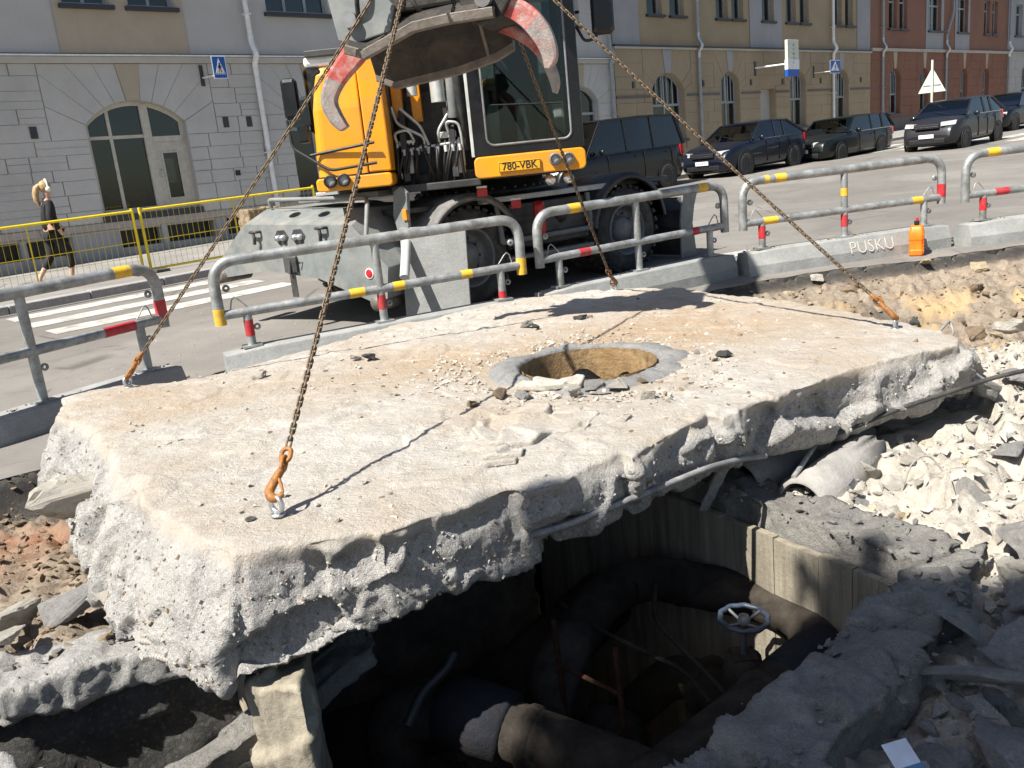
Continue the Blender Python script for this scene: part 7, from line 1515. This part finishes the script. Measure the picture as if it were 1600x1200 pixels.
        # waist trim, door seams, handles, mirror
        MB().box((X(g0 + .25), sg * hw * .985 - .008, hb(L / 2) + .03), (X(g3 - .25), sg * hw * .985 + .008, hb(L / 2) + .045)).build('waist_trim', 'chrome' if H < 1.8 else 'black_iron', o)
        for x in (g1 + .05, g1 + (g2 - g1) * .48, g1 + (g2 - g1) * .86): MB().box((X(x) - .004, sg * hw - .006 if sg < 0 else sg * hw - .02, zs + .16), (X(x) + .004, sg * hw + .02 if sg < 0 else sg * hw + .006, hb(x) - .02)).build('door_seam', 'black_iron', o)
        for x in (g1 + (g2 - g1) * .36, g1 + (g2 - g1) * .78): MB().box((X(x), sg * (hw + .006) - .012, hb(x) - .12), (X(x) + .16, sg * (hw + .006) + .012, hb(x) - .09)).build('door_handle', paint, o, .006)
        mm = MB(); mm.sphere((X(g0 + .42), sg * (hw + .09), hb(g0) + .10), (.06, .10, .075), 10, 7); mm.build('wing_mirror', paint, o)
        for wx in wheels:
            m = MB(); m.lathe([(r_ + .075, -.012), (r_ + .075, .012), (r_ - .02, .012), (r_ - .02, -.012)], (X(wx), sg * (hw - .006), r_), 'y', 28); m.build('wheel_arch', 'black_iron', o); car_wheel(o, X(wx), sg * (hw - .085), r_, sg, alloy)
            m = MB(); m.lathe([(0, 0), (r_ + .06, 0)], (X(wx), sg * (hw - .02 + .018), r_ + .01), 'y', 28); m.build('wheel_well', 'black_iron', o)
    # front: lamps, grille, plate, bumper
    zf = deck(.12); fl_ = lamps or (.50, zf - .16, .16, .11)
    for sg in (-1, 1):
        m = MB(); yc = sg * hw * fl_[0] * 1.35; rings = []
        for (q, dx) in ((-1, .05), (0, .0), (1, -.0)): pass
        y_in, y_out = sg * hw * (fl_[0]), sg * hw * .88; z = fl_[1]; hgt = fl_[3] / 2
        m.hexa([(X(.02), y_in, z - hgt * .7), (X(.20), y_out, z - hgt * .5), (X(.30), y_out, z - hgt * .5), (X(.2), y_in, z - hgt * .7), (X(.05), y_in, z + hgt), (X(.30), y_out, z + hgt * 1.25), (X(.36), y_out, z + hgt * 1.25), (X(.25), y_in, z + hgt)]); m.build('head_lamp', 'lens_clear', o, .012)
        m = MB(); zt = float(np.interp(L, [0, L], belt)) - .18; m.hexa([(X(L - .22), sg * hw * .60, zt - .14), (X(L - .22), sg * hw * .955, zt - .14), (X(L + .005), sg * hw * .90, zt - .14), (X(L + .02), sg * hw * .60, zt - .14), (X(L - .22), sg * hw * .60, zt + .12), (X(L - .22), sg * hw * .955, zt + .12), (X(L + .0), sg * hw * .88, zt + .12), (X(L + .01), sg * hw * .60, zt + .12)]); m.build('tail_lamp', 'lens_red', o, .012)
        MB().sphere((X(.05), sg * hw * .68, zs + .22), (.03, .07, .045), 10, 6).build('fog_lamp', 'lens_clear', o)
    MB().box((X(-.012), -hw * .42, fl_[1] - .10), (X(.06), hw * .42, fl_[1] + .03)).build('grille', 'black_iron', o, .015); MB().box((X(-.005), -hw * .62, zs + .10), (X(.08), hw * .62, zs + .24)).build('lower_intake', 'black_iron', o, .02)
    MB().box((X(-.018), -hw * .40, fl_[1] - .045), (X(-.006), hw * .40, fl_[1] - .03)).build('grille_bar', 'chrome', o)
    if plate:
        pp = MB().box((X(-.035), -.22, zs + .26), (X(-.02), .22, zs + .37)).build('number_plate', 'plate_white', o, .004); m = MB()
        for k in range(6): y = -.17 + k * .06 + (.02 if k > 2 else 0); m.box((X(-.039), y, zs + .285), (X(-.036), y + .032, zs + .345))
        m.build('plate_marks', 'grey_frame', pp)
        MB().box((X(L + .02), -.22, .62), (X(L + .035), .22, .73)).build('number_plate', 'plate_white', o, .004)
    MB().tube([(X(g0 + .05), -.3, deck(g0) + .06), (X(g0 + .3), .25, deck(g0) + .16)], .008, 5).build('wiper', 'black_iron', o)
    return o
car('parked_van', 'black delivery van parked closest behind the excavator cab', 'car_black', 15.35, 15.0, 4.95, 1.92, 1.98, [(0, .55), (.1, .85), (.5, 1.02), (1.05, 1.12), (1.3, 1.16), (4.9, 1.16), (4.95, 1.0)], (.95, 1.65, 4.72, 4.93), (1.0, 4.05), .33, (1.12, 1.16), (.52, .82, .16, .2), dz=-.03, glassy='car_glass', tumble=.86)
car('parked_car', 'dark blue hatchback parked between the van and the station wagon', 'car_blue', 21.4, 14.4, 4.4, 1.80, 1.52, [(0, .50), (.08, .74), (.5, .92), (1.2, 1.0), (1.5, 1.02), (3.9, 1.05), (4.25, 1.02), (4.4, .8)], (1.15, 1.95, 3.45, 4.28), (.86, 3.5), .335, (.98, 1.05), (.50, .72, .16, .13), dz=-.05)
car('parked_car', 'old dark green station wagon with large pale headlamps', 'car_green', 26.0, 13.9, 4.7, 1.76, 1.44, [(0, .48), (.06, .74), (.3, .80), (1.3, .92), (1.55, .95), (4.5, .98), (4.65, .95), (4.7, .7)], (1.4, 2.05, 4.35, 4.66), (.9, 3.62), .31, (.92, .97), (.40, .66, .2, .16), dz=-.16, tumble=.84)
car('small_car', 'small dark grey hatchback driving toward the camera', 'car_grey', 27.4, 10.65, 3.95, 1.70, 1.51, [(0, .50), (.08, .76), (.45, .93), (.95, 1.02), (1.15, 1.05), (3.6, 1.02), (3.85, .98), (3.95, .75)], (.85, 1.65, 3.25, 3.88), (.78, 3.3), .30, (.96, 1.06), (.46, .80, .22, .14), dz=-.05)
car('parked_car', 'black car parked farthest up the street at the right edge', 'car_black', 36.3, 12.3, 4.5, 1.82, 1.45, [(0, .48), (.08, .70), (.5, .86), (1.3, .97), (1.5, 1.0), (4.0, 1.02), (4.3, 1.0), (4.5, .8)], (1.3, 2.1, 3.5, 4.3), (.9, 3.6), .32, (.95, 1.02), (.5, .7, .2, .12), dz=-.06)
# ------------------------------------------------------------------ walking woman behind the fence
def skinned(name, joints, edges, mat, parent, sub=2, root=0):
    me = bpy.data.meshes.new(name); me.from_pydata([j[:3] for j in joints], edges, []); t = bpy.data.objects.new('tmp', me); COL.objects.link(t)
    md = t.modifiers.new('skin', 'SKIN'); md.use_smooth_shade = True
    sv = me.skin_vertices[0].data if me.skin_vertices else None
    if sv is None:
        bm = bmesh.new(); bm.from_mesh(me); bm.verts.layers.skin.verify(); bm.to_mesh(me); bm.free(); sv = me.skin_vertices[0].data
    for k, j in enumerate(joints): sv[k].radius = (j[3], j[4] if len(j) > 4 else j[3]); sv[k].use_root = (k == root)
    s2 = t.modifiers.new('sub', 'SUBSURF'); s2.levels = sub; s2.render_levels = sub
    out = bpy.data.meshes.new_from_object(t.evaluated_get(bpy.context.evaluated_depsgraph_get())); bpy.data.objects.remove(t); bpy.data.meshes.remove(me)
    out.polygons.foreach_set('use_smooth', [True] * len(out.polygons)); out.materials.clear(); return link(name, out, mat, parent)
pw = stw(4.15, 16.1, dz=.12); PS = thing('person', 'woman with blond ponytail, white headphones and black jacket walking behind the fence', 'person', pw, ROT_ST)
J = [(0, 0, .92, .13, .10), (0, 0, 1.10, .115, .085), (.02, 0, 1.28, .13, .09), (.03, 0, 1.40, .07, .055), (.05, 0, 1.47, .05), (.07, 0, 1.56, .085, .075), (.075, 0, 1.64, .075, .065), (.02, -.16, 1.36, .05), (-.05, -.22, 1.10, .04), (.08, -.22, .90, .034), (.12, -.22, .82, .03), (.02, .16, 1.36, .05), (.08, .22, 1.10, .04), (.22, .2, .95, .034), (.27, .2, .89, .03),
     (.02, -.09, .86, .085), (.20, -.09, .50, .058), (.14, -.09, .12, .038), (.16, -.09, .05, .036), (.30, -.09, .035, .03), (-.02, .09, .86, .085), (-.06, .09, .50, .058), (-.30, .09, .18, .038), (-.33, .09, .10, .036), (-.24, .09, .04, .028)]
Eg = [(0, 1), (1, 2), (2, 3), (3, 4), (4, 5), (5, 6), (2, 7), (7, 8), (8, 9), (9, 10), (2, 11), (11, 12), (12, 13), (13, 14), (0, 15), (15, 16), (16, 17), (17, 18), (18, 19), (0, 20), (20, 21), (21, 22), (22, 23), (23, 24)]
skinned('body', J, Eg, 'skin', PS)
JJ = [(0, 0, .88, .16, .125), (0, 0, 1.10, .14, .105), (.02, 0, 1.28, .15, .11), (.03, 0, 1.39, .085, .07), (.02, -.17, 1.36, .07), (-.05, -.23, 1.10, .055), (.07, -.225, .92, .045), (.02, .17, 1.36, .07), (.08, .23, 1.10, .055), (.20, .205, .97, .045)]
skinned('jacket', JJ, [(0, 1), (1, 2), (2, 3), (2, 4), (4, 5), (5, 6), (2, 7), (7, 8), (8, 9)], 'cloth_black', PS)
skinned('trousers', [(0, 0, .90, .14, .12), (.02, -.09, .84, .10), (.19, -.09, .52, .075), (.15, -.09, .25, .07), (-.02, .09, .84, .10), (-.06, .09, .52, .075), (-.22, .09, .28, .07)], [(0, 1), (1, 2), (2, 3), (0, 4), (4, 5), (5, 6)], 'cloth_black', PS)
hm = MB(); hm.sphere((.045, 0, 1.635), (.098, .088, .105), 16, 10); hm.tube([(-.03, 0, 1.66), (-.085, 0, 1.62), (-.115, .01, 1.52), (-.12, 0, 1.42), (-.10, -.01, 1.33)], [.04, .05, .052, .042, .012], 10); hm.build('hair', 'hair_blond', PS)
m = MB(); m.tube([(.07, .098 * math.cos(a), 1.61 + .14 * math.sin(a)) for a in np.linspace(0, math.pi, 14)], .014, 8); hp = m.build('headphones', 'headphone_white', PS)
for sg in (-1, 1): m = MB(); m.lathe([(0, sg * .13), (.035, sg * .125), (.045, sg * .11), (.042, sg * .085)], (.07, 0, 1.585), 'y', 16); m.build('ear_cup', 'headphone_white', hp)
for (x, y, z, rot) in ((.22, -.09, .03, 0), (-.29, .09, .06, .5)): m = MB(); m.sphere((x, y, z + .01), (.12, .045, .04), 12, 8); m.build('shoe', 'skin', PS)
# ------------------------------------------------------------------ things by the far pavement
p = stw(8.15, 16.6, dz=.12); rb_ = rough_prism('rusty_bin', [(-.35, -.25), (.35, -.25), (.35, .25), (-.35, .25)], 0, .78, .03, .012, 'rubble_brown', None, 51); rb_.location = p; rb_.rotation_euler = (0, 0, ROT_ST); tag(rb_, 'rusty brown box standing behind the yellow fence left of the excavator', 'box')
# ------------------------------------------------------------------ unseen tree added behind the camera to shade the near right wall
TX, TY_ = -3.52, -1.79; TZ = HZ(TX, TY_); tr_ = thing('added_shade_tree', 'unseen tree added behind the camera to shade the opened chamber', 'tree', (TX, TY_, TZ)); HC = 7.0 - TZ
m = MB(); m.tube([(0, 0, -.1), (.03, .02, 1.5), (-.02, .03, 3.4), (.02, 0, 5.2), (0, 0, HC - .3)], [.13, .11, .095, .075, .05], 12); rt_ = random.Random(3)
for k in range(12):
    a = k * 2.4; z = HC - 1.0 + .09 * k; q = .55 + .4 * rt_.random(); m.tube([(0, 0, z), (.5 * q * math.cos(a), .5 * q * math.sin(a), z + .2), (q * 1.1 * math.cos(a), q * 1.1 * math.sin(a), z + .35 * rt_.random())], [.035, .022, .008], 7)
m.build('trunk', 'rubble_brown', tr_)
b = NB('leaf_green'); b.set(b.mix(b.noise(3, 4), (.035, .075, .018), (.08, .13, .035)), .55); rsl = np.random.RandomState(6); N_ = 16000; V = []; F = []
cl = rsl.normal(size=(46, 3)); cl /= np.linalg.norm(cl, axis=1)[:, None]; cl *= (rsl.random_sample((46, 1)) ** .4) * np.array([1.40, 1.1, .36]); 
for k in range(N_):
    c = cl[rsl.randint(46)] + rsl.normal(size=3) * .11; c[2] += HC; a = rsl.normal(size=3); a /= np.linalg.norm(a); b2 = np.cross(a, rsl.normal(size=3)); b2 /= np.linalg.norm(b2); s = .075 + .05 * rsl.random_sample(); o_ = len(V); V += [tuple(c - a * s), tuple(c + b2 * s * .5), tuple(c + a * s), tuple(c - b2 * s * .5)]; F.append((o_, o_ + 1, o_ + 2, o_ + 3))
me = bpy.data.meshes.new('crown'); me.from_pydata(V, [], F); link('crown', me, 'leaf_green', tr_)
